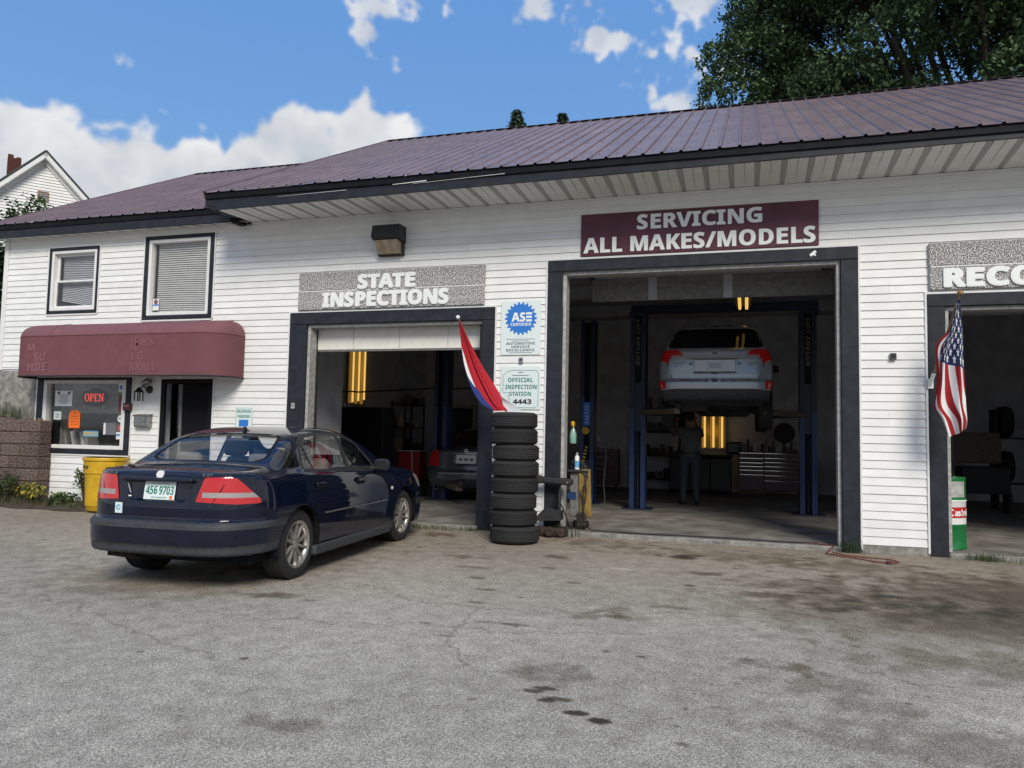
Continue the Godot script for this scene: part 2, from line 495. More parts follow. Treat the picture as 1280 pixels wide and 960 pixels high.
func sky_image() -> Image:
	# fair-weather cumulus: a bank whose tops follow a skyline round the horizon, and small torn puffs above; az 0 is -z, az grows towards +x
	var w := 3072
	var h := 1536
	var px := PackedFloat32Array()
	px.resize(w * h * 3)
	var n1 := fbm(4, 1.0, 6)
	var n2 := fbm(9, 1.0, 5)
	var n3 := fbm(14, 1.0, 3)
	var tops := [[-60.0, 19.5], [-51.6, 19.1], [-49.0, 19.3], [-46.7, 18.5], [-44.9, 18.9], [-42.5, 20.4], [-39.9, 20.2], [-38.3, 19.6], [-37.3, 20.6], [-35.7, 22.4], [-32.9, 22.5], [-30.6, 22.4], [-28.6, 23.6], [-27.1, 22.5], [-24.7, 21.9], [-21.6, 20.6], [-18.6, 18.0], [-8.0, 16.0], [4.0, 17.0]]
	var puffs := [[-28.8, 27.8, 1.1, 0.7], [-27.2, 26.4, 1.2, 0.8], [-28.0, 29.6, 2.6, 1.0], [-24.0, 29.8, 1.6, 0.9], [-13.9, 30.1, 2.4, 1.2], [-11.1, 30.3, 2.4, 1.0], [-9.9, 27.8, 1.7, 0.9], [-6.4, 27.7, 1.9, 0.8], [-2.7, 29.7, 3.6, 1.9], [-0.2, 28.8, 3.0, 2.0], [-3.9, 24.6, 2.5, 1.9], [-2.4, 26.0, 1.9, 1.5], [-44.6, 23.5, 0.9, 0.35], [-20.0, 34.0, 5.0, 2.0], [6.0, 31.0, 6.0, 3.0]]
	for y in h / 2 + 2:
		var el := 90.0 - (y + 0.5) * 180.0 / h
		var sy := sin(deg_to_rad(el))
		var cy := cos(deg_to_rad(el))
		var s := clampf(1.0 - sy, 0.0, 1.0)
		var blue := Color(0.10, 0.27, 0.66).lerp(Color(0.26, 0.50, 0.83), pow(s, 2.0)).lerp(Color(0.56, 0.71, 0.86), pow(s, 8.0))
		var x := -1
		while x < w - 1:
			x += 1
			var az := (x + 0.5) * 360.0 / w
			if az > 180.0: az -= 360.0
			var fine := el < 42.0 and az > -62.0 and az < 26.0   # the part that is seen sharp; elsewhere every third pixel is worked out
			if not fine and (x % 3 or y % 3):
				var from := ((y - y % 3) * w + x - x % 3) * 3
				var to := (y * w + x) * 3
				px[to] = px[from]; px[to + 1] = px[from + 1]; px[to + 2] = px[from + 2]
				continue
			var ra := deg_to_rad(az)
			var dir := Vector3(sin(ra) * cy, sy, -cos(ra) * cy)
			var big := n1.get_noise_3dv(dir * 5.5)
			var top := 18.0 + 9.0 * n2.get_noise_2d(sin(ra) * 1.2, cos(ra) * 1.2)
			if az > -60.0 and az < 4.0:
				for i in tops.size() - 1:
					if az <= tops[i + 1][0]:
						top = lerpf(tops[i][1], tops[i + 1][1], (az - tops[i][0]) / (tops[i + 1][0] - tops[i][0]))
						break
			var puff := 1.0 - 2.2 * absf(n3.get_noise_3dv(dir * 9.0))   # billows: rounded lumps with sharp creases
			var d := clampf((top - el) / 1.5 + 0.9 * big + 1.1 * puff - 0.35 + 0.8 * n1.get_noise_3dv(dir * 30.0), -1.0, 3.0)
			if az > -56.0 and az < 12.0 and el < 36.0:
				if el > 20.0:
					for p in puffs:
						var ex: float = (az - p[0]) * cy / p[2]
						var ey: float = (el - p[1]) / p[3]
						var q := ex * ex + ey * ey
						if q < 4.0:
							d = maxf(d, minf(0.62, 0.50 - q * 0.42 + 1.7 * n1.get_noise_3dv(dir * 16.0) + 0.7 * n1.get_noise_3dv(dir * 48.0)))
			else:
				d = maxf(d, (n2.get_noise_3dv(dir * Vector3(2.4, 4.0, 2.4)) - 0.02) * 4.5 + 0.9 * big)
			var c := blue
			if d > 0.0:
				var a := smoothstep(0.0, 0.8, d)
				var sh := 0.5 + 0.5 * clampf(1.5 * n1.get_noise_3dv(dir * 7.5 + Vector3(0.05, 0.16, 0.0)) + 0.75 * (puff - 0.4) + 0.30 - 0.24 * d, -1.0, 1.0)
				c = blue.lerp(Color(0.50, 0.54, 0.60).lerp(Color(0.90, 0.90, 0.89), sh), a * 0.96)
			var k := (y * w + x) * 3
			px[k] = c.r; px[k + 1] = c.g; px[k + 2] = c.b
	var low := [0.30, 0.29, 0.27]
	for y in range(h / 2 + 2, h):
		for x2 in w:
			var k := (y * w + x2) * 3
			px[k] = low[0]; px[k + 1] = low[1]; px[k + 2] = low[2]
	return Image.create_from_data(w, h, false, Image.FORMAT_RGBF, px.to_byte_array())

func asphalt() -> StandardMaterial3D:
	# 26 m of worn lot: stains [x, z, radius x, radius z, darkening, raggedness]
	var S := 1400
	var side := 26.0
	var x0 := -15.0
	var z0 := -8.0
	var nz := fbm(3, 0.05, 4)
	var tone := fbm(8, 0.28, 4)
	var fine := fbm(18, 4.5, 3)
	var a := PackedFloat32Array()
	a.resize(S * S)
	for j in S:
		for i in S:
			var x := x0 + side * i / S
			var z := z0 + side * j / S
			a[j * S + i] = 1.0 + 0.17 * tone.get_noise_2d(x, z) + 0.22 * fine.get_noise_2d(x, z)
	var spots := [[-0.97, 6.40, 0.05, 0.035, 0.75, 0.2], [-0.9, 6.36, 0.08, 0.03, 0.7, 0.3], [-1.08, 6.28, 0.06, 0.03, 0.7, 0.3], [-1.02, 6.22, 0.07, 0.03, 0.75, 0.3], [-0.8, 6.52, 0.075, 0.04, 0.85, 0.2], [-0.66, 6.58, 0.07, 0.04, 0.85, 0.2], [-1.05, 5.94, 0.24, 0.2, 0.4, 0.5], [-1.07, 4.5, 0.28, 0.12, 0.4, 0.7], [-0.95, 4.3, 0.1, 0.2, 0.35, 0.7], [-0.6, 4.0, 0.3, 0.06, 0.4, 0.6], [-0.42, 2.30, 0.2, 0.12, 0.55, 0.3], [-0.72, 1.34, 0.26, 0.14, 0.7, 0.4], [-0.55, 1.15, 0.2, 0.09, 0.5, 0.4], [0.19, 5.39, 0.22, 0.12, 0.5, 0.6], [0.36, 5.65, 0.3, 0.16, 0.35, 0.6], [0.62, 5.9, 0.26, 0.14, 0.3, 0.6], [-1.58, 4.97, 0.2, 0.045, 0.6, 0.4], [-1.9, 5.43, 0.1, 0.04, 0.6, 0.3], [-2.05, 4.4, 0.09, 0.05, 0.5, 0.3], [-1.5, 3.3, 0.09, 0.05, 0.5, 0.3], [-2.02, 7.12, 0.2, 0.1, 0.35, 0.6], [-3.58, 4.78, 0.28, 0.1, 0.45, 0.7], [-2.6, 2.9, 0.24, 0.08, 0.4, 0.7], [-3.9, 0.7, 0.3, 0.2, 0.5, 0.5], [-2.9, 2.3, 0.22, 0.1, 0.45, 0.5], [-2.0, 1.9, 0.16, 0.1, 0.5, 0.4], [-1.9, 2.6, 0.1, 0.06, 0.5, 0.4], [-2.4, 3.4, 0.1, 0.06, 0.5, 0.4], [-2.1, 3.9, 0.12, 0.06, 0.5, 0.4], [1.9, 3.3, 1.9, 1.5, 0.30, 0.12], [3.0, 2.6, 2.4, 1.6, 0.30, 0.12], [1.6, 3.5, 0.9, 0.6, 0.26, 0.2], [0.6, 3.4, 0.5, 1.6, 0.14, 0.2], [1.75, 3.7, 1.3, 0.7, 0.22, 0.35], [2.6, 2.2, 1.6, 0.9, 0.34, 0.4], [1.5, 4.9, 1.0, 0.35, 0.36, 0.5], [0.9, 3.2, 0.9, 0.4, 0.3, 0.6], [0.5, 2.6, 0.9, 0.5, 0.2, 0.6], [0.1, 3.6, 0.5, 0.9, 0.2, 0.7], [-0.2, 1.0, 1.6, 0.4, 0.28, 0.6], [1.1, 1.3, 1.2, 0.5, 0.26, 0.5], [-1.9, 0.5, 0.8, 0.3, 0.3, 0.5], [0.9, 6.4, 0.8, 0.3, 0.3, 0.6], [-0.5, 3.0, 0.06, 0.04, 0.7, 0.2], [-5.0, 4.6, 1.1, 0.8, 0.25, 0.5], [-4.6, 2.6, 0.9, 1.6, 0.25, 0.5], [-8.0, 4.0, 1.5, 0.8, 0.15, 0.6]]
	for k in 240:
		spots.append([rng.randf_range(-9, 4), rng.randf_range(0.4, 8.5), rng.randf_range(0.012, 0.04), rng.randf_range(0.010, 0.028), rng.randf_range(0.25, 0.7), 0.4])
	spots.append_array([[-1.22, 2.42, 0.12, 0.1, -0.6, 0.7], [-1.88, 1.45, 0.3, 0.05, -0.3, 0.7], [0.0, 4.4, 1.2, 0.5, -0.12, 0.5], [2.0, 4.4, 0.8, 0.2, -0.15, 0.6], [1.0, 5.9, 0.5, 0.16, -0.14, 0.6], [-2.5, 5.5, 3.0, 1.5, -0.05, 0.5]])
	for s in spots:
		var kk: float = 1.0 + 0.0076 * s[1]
		s[0] *= kk
		s[1] = 10.24 - (10.24 - s[1]) * kk
		var rx: float = s[2] * 1.9
		var rz: float = s[3] * 1.9
		for j in range(maxi(0, int((s[1] - rz - z0) / side * S)), mini(S, int((s[1] + rz - z0) / side * S) + 2)):
			for i in range(maxi(0, int((s[0] - rx - x0) / side * S)), mini(S, int((s[0] + rx - x0) / side * S) + 2)):
				var x := x0 + side * i / S
				var z := z0 + side * j / S
				var q: float = sqrt(pow((x - s[0]) / s[2], 2) + pow((z - s[1]) / s[3], 2)) + s[5] * 2.2 * nz.get_noise_2d(x * 60.0, z * 60.0)
				var m := 1.0 - (smoothstep(0.70, 1.0, q) if s[2] < 0.1 else smoothstep(0.35, 1.25, q))
				a[j * S + i] *= 1.0 - s[4] * m
	var cracks := [[[-5.6, 5.2], [-4.9, 5.5], [-4.2, 5.72], [-3.6, 6.05], [-3.0, 6.2]], [[-4.0, 5.3], [-3.0, 5.25], [-2.2, 5.0], [-1.6, 4.98], [-0.4, 4.6]], [[-3.4, 3.9], [-2.6, 4.3], [-1.9, 4.35], [-0.8, 4.1], [0.4, 3.9]], [[0.4, 5.0], [1.2, 5.3], [2.0, 5.2]], [[-2.0, 4.4], [-2.0, 5.2], [-1.7, 5.8]]]
	var hit := {}
	for cr in cracks:
		for k in cr.size() - 1:
			var p := Vector2(cr[k][0], cr[k][1])
			var e := Vector2(cr[k + 1][0], cr[k + 1][1])
			for m in 140:
				var c := p.lerp(e, m / 140.0)
				c += Vector2(nz.get_noise_2d(c.x * 40.0, c.y * 40.0), nz.get_noise_2d(c.x * 40.0 + 90.0, c.y * 40.0)) * 0.16
				var i := int((c.x - x0) / side * S)
				var j := int((c.y - z0) / side * S)
				if not hit.has(j * S + i): a[j * S + i] *= 0.72
				hit[j * S + i] = true
	var by := PackedByteArray()
	by.resize(S * S * 3)
	for k in S * S:
		var z := z0 + side * (k / S) / S
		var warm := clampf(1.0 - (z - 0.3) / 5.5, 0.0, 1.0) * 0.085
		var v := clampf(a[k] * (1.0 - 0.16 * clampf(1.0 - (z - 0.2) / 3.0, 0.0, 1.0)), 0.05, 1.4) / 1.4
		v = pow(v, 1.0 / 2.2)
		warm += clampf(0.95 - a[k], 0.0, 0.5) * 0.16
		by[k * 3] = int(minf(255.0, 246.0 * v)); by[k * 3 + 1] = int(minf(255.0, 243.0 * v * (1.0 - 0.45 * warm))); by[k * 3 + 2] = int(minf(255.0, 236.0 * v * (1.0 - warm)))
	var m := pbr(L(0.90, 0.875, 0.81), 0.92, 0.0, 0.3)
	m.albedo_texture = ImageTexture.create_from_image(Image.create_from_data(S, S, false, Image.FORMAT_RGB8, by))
	m.detail_enabled = true
	m.detail_blend_mode = BaseMaterial3D.BLEND_MODE_MUL
	m.detail_uv_layer = BaseMaterial3D.DETAIL_UV_2
	var grit := noise_tex(1024, 0.40, 2, g2(0.52), g2(1.0), FastNoiseLite.TYPE_VALUE, 71)
	grit.color_ramp.set_offset(0, 0.22)
	grit.color_ramp.set_offset(1, 0.80)
	m.detail_albedo = grit
	m.uv2_scale = Vector3.ONE
	return m

func ground() -> void:
	land("ground", Geo.new().bx(-300, 300, -3.0, -0.02, -300, -0.08), M.earth)
	land("ground", Geo.new().bx(-300, 300, -3.0, -0.75, -0.08, 300), M.earth)
	var am := asphalt()
	var v := PackedVector3Array()
	var n := PackedVector3Array()
	var t := PackedVector2Array()
	var t2 := PackedVector2Array()
	var ix := PackedInt32Array()
	var xs := [-145.0, -93.0, -41.0, -28.0, -15.0, -8.0, -2.0, 4.0, 11.0, 24.0, 37.0, 63.0, 115.0]
	var zs := [-0.1, 3.0, 6.0, 9.0, 12.0, 18.0, 44.0, 70.0]
	for z in zs:
		for x in xs:
			v.append(Vector3(x, -0.01 * z, z)); n.append(Vector3(0, 1, 0.01).normalized())   # the lot falls away from the building
			t.append(Vector2((x + 15.0) / 26.0, (z + 8.0) / 26.0)); t2.append(Vector2(x, z) / 1.7)
	for j in zs.size() - 1:
		for i in xs.size() - 1:
			var k := j * xs.size() + i
			ix.append_array([k, k + 1, k + xs.size() + 1, k, k + xs.size() + 1, k + xs.size()])
	var a := []
	a.resize(Mesh.ARRAY_MAX)
	a[Mesh.ARRAY_VERTEX] = v; a[Mesh.ARRAY_NORMAL] = n; a[Mesh.ARRAY_TEX_UV] = t; a[Mesh.ARRAY_TEX_UV2] = t2; a[Mesh.ARRAY_INDEX] = ix
	var m := ArrayMesh.new()
	m.add_surface_from_arrays(Mesh.PRIMITIVE_TRIANGLES, a)
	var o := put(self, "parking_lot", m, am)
	o.set_meta("kind", "structure")

# ---------- the garage ----------
const HOLES := [[-11.53, -10.45, 3.24, 4.39], [-9.51, -8.15, 3.09, 4.48], [-11.62, -9.63, 0.87, 2.15], [-9.05, -8.06, -1.0, 2.12], [-6.70, -3.39, -1.0, 3.13], [-2.63, 1.32, -1.0, 3.75], [2.08, 5.62, -1.0, 3.12]]
const EAVE := 4.60

func spans(y0: float, y1: float, x0: float, x1: float, holes: Array, gap := 0.0) -> Array:
	var out := [[x0, x1]]
	for h in holes:
		if h[2] < y1 - 0.02 and h[3] > y0 + 0.02:
			var nx := []
			for s in out:
				if h[0] - gap > s[0]: nx.append([s[0], minf(s[1], h[0] - gap)])
				if h[1] + gap < s[1]: nx.append([maxf(s[0], h[1] + gap), s[1]])
			out = nx.filter(func(s): return s[1] - s[0] > 0.01)
	return out

func wall_geo(x0: float, x1: float, y0: float, y1: float, z0: float, z1: float, holes: Array) -> Geo:
	var g := Geo.new()
	var ys := [y0, y1]
	for h in holes:
		for k in [2, 3]:
			if h[k] > y0 and h[k] < y1: ys.append(h[k])
	ys.sort()
	for i in ys.size() - 1:
		if ys[i + 1] - ys[i] > 0.001:
			for s in spans(ys[i] - 0.03, ys[i + 1] + 0.03, x0, x1, holes.filter(func(h): return h[2] < ys[i + 1] - 0.001 and h[3] > ys[i] + 0.001)):
				g.bx(s[0], s[1], ys[i], ys[i + 1], z0, z1)
	return g

func frame_boards(parent: Node, h: Array, inner: Array, z: float, proud: float, m: Material, sill := false) -> void:   # h outer, inner opening: x0 x1 y0 y1
	var y0: float = inner[2] if sill else 0.012
	var fr := Node3D.new()
	fr.name = "door_surround" if not sill else "window_surround"
	parent.add_child(fr, true)
	var b := 0.006
	wput(fr, "frame_board", Geo.new().bx(h[0], h[1], inner[3], h[3], z - 0.02, z + proud, b), m)
	wput(fr, "frame_board", Geo.new().bx(h[0], inner[0], y0, inner[3] - 0.003, z - 0.02, z + proud - 0.002, b), m)
	wput(fr, "frame_board", Geo.new().bx(inner[1], h[1], y0, inner[3] - 0.003, z - 0.02, z + proud - 0.002, b), m)
	if sill: wput(fr, "frame_board", Geo.new().bx(h[0], h[1], h[2], inner[2] - 0.003, z - 0.02, z + proud, b), m)

func channel(parent: Node, h: Array, sill: bool) -> void:   # thin white trim round an opening
	var g := Geo.new()
	var y0: float = h[2] if sill else 0.03
	g.bx(h[0] - 0.026, h[0] - 0.002, y0, h[3] + 0.026, 0, 0.03)
	g.bx(h[1] + 0.002, h[1] + 0.026, y0, h[3] + 0.026, 0, 0.03)
	g.bx(h[0] - 0.002, h[1] + 0.002, h[3] + 0.002, h[3] + 0.026, 0, 0.03)
	if sill: g.bx(h[0] - 0.002, h[1] + 0.002, h[2] - 0.026, h[2] - 0.002, 0, 0.03)
	wput(parent, "trim_channel", g, M.white_trim)

func clapboards(wall: Node) -> void:
	var rows := 44
	var lap := 0.1016
	var base := 0.10
	var holes := HOLES.duplicate()
	holes.append([-13.0, -11.62, -1.0, 2.28])
	for k in rows:
		var yr := base + k * lap
		var segs := spans(yr, minf(yr + lap, EAVE), -12.46, 6.9, holes, 0.02).map(func(s): return [s[0], s[1], yr, minf(yr + lap, EAVE)])
		for h in holes:   # courses notched round an opening
			if h[3] > yr + 0.02 and h[3] + 0.026 < yr + lap - 0.004: segs.append([h[0] - 0.02, h[1] + 0.02, h[3] + 0.026, minf(yr + lap, EAVE)])
			if h[2] > yr + 0.03 and h[2] < yr + lap - 0.02: segs.append([h[0] - 0.02, h[1] + 0.02, yr, h[2] - 0.026])
		for s in segs:
			var x: float = s[0]
			var y: float = s[2]
			var y1: float = s[3]
			var off := fposmod(float(int(k / 2) * 1.37), 3.66)
			while x < s[1] - 0.01:
				var e := minf(s[1], (floorf((x + 40.0 + off + 0.02) / 3.66) + 1.0) * 3.66 - 40.0 - off)
				if s[1] - e < 0.25: e = s[1]
				var g := Geo.new()
				var j := rng.randf_range(-0.0015, 0.0015)
				var dip := rng.randf_range(-0.002, 0.002)
				var zb := 0.020 + j
				var zt := 0.006 + j
				var a := Vector3(x, y + dip, zb)
				var b := Vector3(e - 0.0015, y - dip, zb)
				var c := Vector3(e - 0.0015, y1 + 0.004, zt)
				var d := Vector3(x, y1 + 0.004, zt)
				g.quad(a, b, c, d, Vector3(0, 0.1, 1))
				g.quad(a, b, Vector3(b.x, b.y + 0.003, 0.001), Vector3(a.x, a.y + 0.003, 0.001), Vector3.DOWN)
				g.flat(a, d, Vector3(x, y + 0.05, 0.0), Vector3.LEFT)
				g.flat(b, c, Vector3(e - 0.0015, y + 0.05, 0.0), Vector3.RIGHT)
				wput(wall, "clapboard", g, M["siding%d" % rng.randi_range(0, 2)])
				x = e

func roof(b: Node, x0: float, x1: float, eave: Vector2, ridge: Vector2, called: String, first: float) -> void:   # eave, ridge: (y, z)
	var rf := Node3D.new()
	rf.name = called
	b.add_child(rf, true)
	var up := Vector3(0, ridge.x - eave.x, ridge.y - eave.y)
	var len := up.length()
	up /= len
	var nrm := Vector3.RIGHT.cross(up)
	if nrm.y < 0: nrm = -nrm
	var o := Vector3(0, eave.x, eave.y)
	var p := first
	var k := 0
	while p < x1:
		var q := minf(p + 0.914, x1)
		var s := maxf(p, x0)
		var g := Geo.new()
		var lift := 0.0012 * (k % 3)
		var rx := p
		var prev := s
		while rx < q - 0.05:
			if rx >= s - 0.001 and rx + 0.05 < q:
				for w in [[prev, 0.0, rx, 0.0], [rx, 0.0, rx + 0.013, 0.02], [rx + 0.013, 0.02, rx + 0.035, 0.02], [rx + 0.035, 0.02, rx + 0.048, 0.0]]:
					if w[2] - w[0] > 0.001:
						var a: Vector3 = o + Vector3.RIGHT * w[0] + nrm * (w[1] + lift)
						var c: Vector3 = o + Vector3.RIGHT * w[2] + nrm * (w[3] + lift)
						g.quad(a, c, c + up * len, a + up * len, nrm)
				prev = rx + 0.048
			rx += 0.2286
		var a2 := o + Vector3.RIGHT * prev + nrm * lift
		var c2 := o + Vector3.RIGHT * (q - 0.002) + nrm * lift
		g.quad(a2, c2, c2 + up * len, a2 + up * len, nrm)
		wput(rf, "roof_panel", g, M["roof%d" % rng.randi_range(0, 2)])
		k += 1
		p += 0.914
	# screws along three lines
	var sc := Geo.new()
	for f in [0.06, 0.30, 0.53, 0.76, 0.96]:
		var x := first + 0.075
		while x < x1 - 0.1:
			if x > x0: sc.box(o + Vector3.RIGHT * (x + 0.03) + up * (len * f) + nrm * 0.005, Vector3(0.014, 0.014, 0.008), 0.0, Basis(Vector3.RIGHT, nrm, Vector3.RIGHT.cross(nrm)))
			x += 0.2286
	tag(wput(rf, "roof_screws", sc, M.screw), "", "", "", "stuff")
	# ribs seen end-on stand open over the drip edge; the ridge cap with dark foam closures
	var bk := Vector3(0, ridge.x, ridge.y)
	var back := Geo.new()
	back.quad(bk + Vector3(x0, 0, 0), bk + Vector3(x1, 0, 0), Vector3(x1, eave.x, 2 * ridge.y - eave.y), Vector3(x0, eave.x, 2 * ridge.y - eave.y), Vector3(0, 1, -1))
	wput(rf, "rear_slope", back, M.roof_plain)
	var cap := Geo.new()
	var cl := x0
	while cl < x1:
		var ce := minf(cl + 3.05, x1)
		cap.quad(bk + Vector3(cl, 0.035, 0), bk + Vector3(ce - 0.01, 0.035, 0), bk + Vector3(ce - 0.01, 0.03, 0) - up * 0.16 + nrm * 0.008, bk + Vector3(cl, 0.03, 0) - up * 0.16 + nrm * 0.008, nrm)
		cap.quad(bk + Vector3(cl, 0.035, 0), bk + Vector3(ce - 0.01, 0.035, 0), bk + Vector3(ce - 0.01, -0.06, -0.16), bk + Vector3(cl, -0.06, -0.16), Vector3(0, 1, -1))
		cl = ce
	wput(rf, "ridge_cap", cap, M.roof1)
	var clo := Geo.new()
	var x := first + 0.05
	while x < x1 - 0.2:
		if x > x0: clo.box(bk + Vector3(x + 0.1, 0.02, 0.0) - up * 0.162 + nrm * 0.012, Vector3(0.17, 0.022, 0.012), 0.0, Basis(Vector3.RIGHT, nrm, Vector3.RIGHT.cross(nrm)))
		x += 0.2286
	tag(wput(rf, "ridge_closure", clo, M.dark), "", "", "", "stuff")
	# rake edge
	wput(rf, "rake_trim", Geo.new().box(o + Vector3(x0 - 0.012, 0, 0) + up * len * 0.5 - nrm * 0.03, Vector3(0.02, 0.12, len), 0.0, Basis(Vector3.RIGHT, nrm, Vector3.RIGHT.cross(nrm))), M.roof1)

func soffit(b: Node, x0: float, x1: float, zf0: float, yl: float, yr: float, called: String, wx0: float) -> void:
	var sf := Node3D.new()
	sf.name = called
	b.add_child(sf, true)
	var x := x0
	var k := 0
	while x < x1 - 0.02:
		var e := minf(x + 0.305, x1)
		var g := Geo.new()
		for f in 3:
			var a: float = x + (e - x) * [0.0, 0.40, 0.78][f]
			var c: float = x + (e - x) * [0.40, 0.78, 1.0][f] - 0.007
			var ya := lerpf(yl, yr, (a - x0) / (x1 - x0))
			var yc := lerpf(yl, yr, (c - x0) / (x1 - x0))
			if f == 2:
				var vg := Geo.new()
				vg.quad(Vector3(a, EAVE + 0.003, 0.0), Vector3(c, EAVE + 0.003, 0.0), Vector3(c, yc + 0.003, zf0), Vector3(a, ya + 0.003, zf0), Vector3.DOWN)
				wput(sf, "vent_strip", vg, M.vent)
			else:
				g.quad(Vector3(a, EAVE, 0.0), Vector3(c, EAVE, 0.0), Vector3(c, yc, zf0), Vector3(a, ya, zf0), Vector3.DOWN)
			g.quad(Vector3(c, EAVE, 0.0), Vector3(c + 0.007, EAVE, 0.0), Vector3(c + 0.007, yc + 0.010, zf0), Vector3(c, yc + 0.010, zf0), Vector3.DOWN)
		wput(sf, "soffit_panel", g, M.soffit)
		x = e
		k += 1
	wput(sf, "soffit_channel", Geo.new().bx(wx0, x1, EAVE - 0.035, EAVE - 0.004, 0.0, 0.032, 0.003), M.white_trim)

func blinds(parent: Node, x0: float, x1: float, y0: float, y1: float, z: float, step: float, sag: float, tilt: float, m: Material) -> void:
	var g := Geo.new()
	var y := y0
	while y < y1:
		var f := (y - y0) / (y1 - y0)
		var rows := [[], []]
		for i in 9:
			var u := i / 8.0
			var yy := y + sag * (1.0 - f) * sin(u * PI * 1.1) * u + tilt * (u - 0.5) * (1.0 - f)
			rows[0].append(Vector3(lerpf(x0, x1, u), yy, z + 0.008)); rows[1].append(Vector3(lerpf(x0, x1, u), yy + step * 0.72, z - 0.006))
		g.grid(rows)
		y += step
	tag(wput(parent, "blind_slats", g, m), "", "", "", "stuff")

func garage() -> Node3D:
	var b := thing("garage_building", "long white clapboard garage with dark red metal roof and three open bays", "building", Vector3(-2.8, 0, -4.9))
	var gw := wall_geo(-12.54, 6.9, 0.0, EAVE + 0.14, -0.22, 0.0, [HOLES[0], HOLES[1], HOLES[2], HOLES[3], [-6.41, -3.58, -1.0, 2.95], [-2.42, 1.12, -1.0, 3.59], [2.27, 5.42, -1.0, 2.97]])
	var wall := wput(b, "front_wall", gw, M.inner_pale)
	clapboards(wall)
	wput(b, "corner_post", Geo.new().bx(-12.555, -12.462, 2.28, EAVE - 0.036, -0.08, 0.034, 0.006), M.white_trim)
	wput(b, "side_wall", Geo.new().bx(-12.54, -12.32, 0.0, EAVE + 0.1, -10.0, -0.222), M.siding1)
	wput(b, "side_wall", Geo.new().bx(6.68, 6.9, 0.0, EAVE + 0.1, -10.0, -0.222), M.siding1)
	wput(b, "rear_wall", Geo.new().bx(-12.318, 6.678, 0.0, EAVE + 0.1, -10.0, -9.8), M.inner_pale)
	wput(b, "gable_wall", Geo.new().prism(PackedVector2Array([Vector2(-0.2, EAVE + 0.1), Vector2(10, EAVE + 0.1), Vector2(5, 7.4)]), Transform3D(Basis(Vector3(0, 0, -1), Vector3.UP, Vector3.RIGHT), Vector3(-12.5, 0, 0)), 0.1), M.siding1)
	wput(b, "gable_wall", Geo.new().prism(PackedVector2Array([Vector2(-0.2, EAVE + 0.1), Vector2(10, EAVE + 0.1), Vector2(5, 7.6)]), Transform3D(Basis(Vector3(0, 0, -1), Vector3.UP, Vector3.RIGHT), Vector3(6.7, 0, 0)), 0.1), M.siding1)
	wput(b, "shop_ceiling", Geo.new().bx(-12.3, 6.66, 4.42, 4.52, -9.79, -0.23), M.inner)
	wput(b, "partition_wall", Geo.new().bx(-8.9, -8.7, 0.052, 4.41, -9.79, -2.2), M.inner_pale)
	wput(b, "partition_wall", Geo.new().bx(-7.2, -7.02, 0.052, 4.41, -2.0, -0.225), M.inner_pale)
	wput(b, "partition_wall", Geo.new().bx(-8.9, -7.021, 0.052, 4.41, -2.2, -2.001), M.inner_pale)
	var fl := land("shop_floor", Geo.new().bx(-12.3, 6.66, -0.2, 0.05, -9.79, -0.02, 0.0), M.floor)
	fl.name = "shop_floor"
	for s in [[-6.41, -3.58], [-2.42, 1.12], [2.27, 5.42]]:
		land("threshold", Geo.new().bx(s[0], s[1], -0.1, 0.056, -0.019, 0.06, 0.012), M.concrete)
	# footing below the siding
	for s in [[-9.63, -9.06], [-8.05, -6.71], [-3.38, -2.64], [1.33, 2.07]]:
		wput(b, "footing", Geo.new().bx(s[0], s[1] - 0.002, -0.05, 0.098, -0.1, 0.012, 0.004), M.concrete)
	wput(b, "foundation_wall", Geo.new().bx(-14.6, -11.625, -0.05, 2.275, -0.1, 0.02, 0.01), M.concrete)
	wput(b, "foundation_wall", Geo.new().bx(-11.62, -9.632, -0.05, 0.098, -0.1, 0.012, 0.004), M.concrete)
	# eaves
	soffit(b, -7.46, 7.0, 0.88, 4.555, 4.70, "main_soffit", -7.55)
	soffit(b, -12.66, -7.47, 0.235, 4.565, 4.565, "office_soffit", -12.46)
	var fa := Node3D.new()
	fa.name = "eave_trim"
	b.add_child(fa, true)
	var fg := Geo.new()
	for q in [[-7.5, 4.545, 7.0, 4.69]]:
		fg.quad(Vector3(q[0], q[1], 0.905), Vector3(q[2], q[3], 0.905), Vector3(q[2], 4.79, 0.905), Vector3(q[0], 4.79, 0.905), Vector3.BACK)
		fg.quad(Vector3(q[0], q[1], 0.905), Vector3(q[2], q[3], 0.905), Vector3(q[2], q[3], 0.87), Vector3(q[0], q[1], 0.87), Vector3.DOWN)
		fg.quad(Vector3(q[0], q[1], 0.905), Vector3(q[0], 4.79, 0.905), Vector3(q[0], 4.79, 0.80), Vector3(q[0], q[1], 0.80), Vector3.LEFT)
	wput(fa, "fascia_board", fg, M.fascia)
	wput(fa, "drip_edge", Geo.new().bx(-7.64, 7.0, 4.705, 4.80, 0.907, 0.93, 0.006), M.drip)
	var loose := Geo.new()   # pale torn strip where the drip edge has lifted off the fascia
	for q in [[-6.4, 4.655, -5.3, 4.668, 0.006], [-4.6, 4.69, -4.1, 4.70, 0.014], [-4.3, 4.68, -3.0, 4.712, 0.007]]:
		loose.quad(Vector3(q[0], q[1], 0.934), Vector3(q[2], q[3], 0.934), Vector3(q[2], q[3] + q[4], 0.936), Vector3(q[0], q[1] + q[4] * 0.4, 0.936), Vector3.BACK)
	wput(fa, "torn_strip", loose, M.white_trim)
	wput(fa, "rake_end", Geo.new().bx(-7.65, -7.502, 4.60, 4.80, 0.3, 0.905, 0.004), M.fascia)
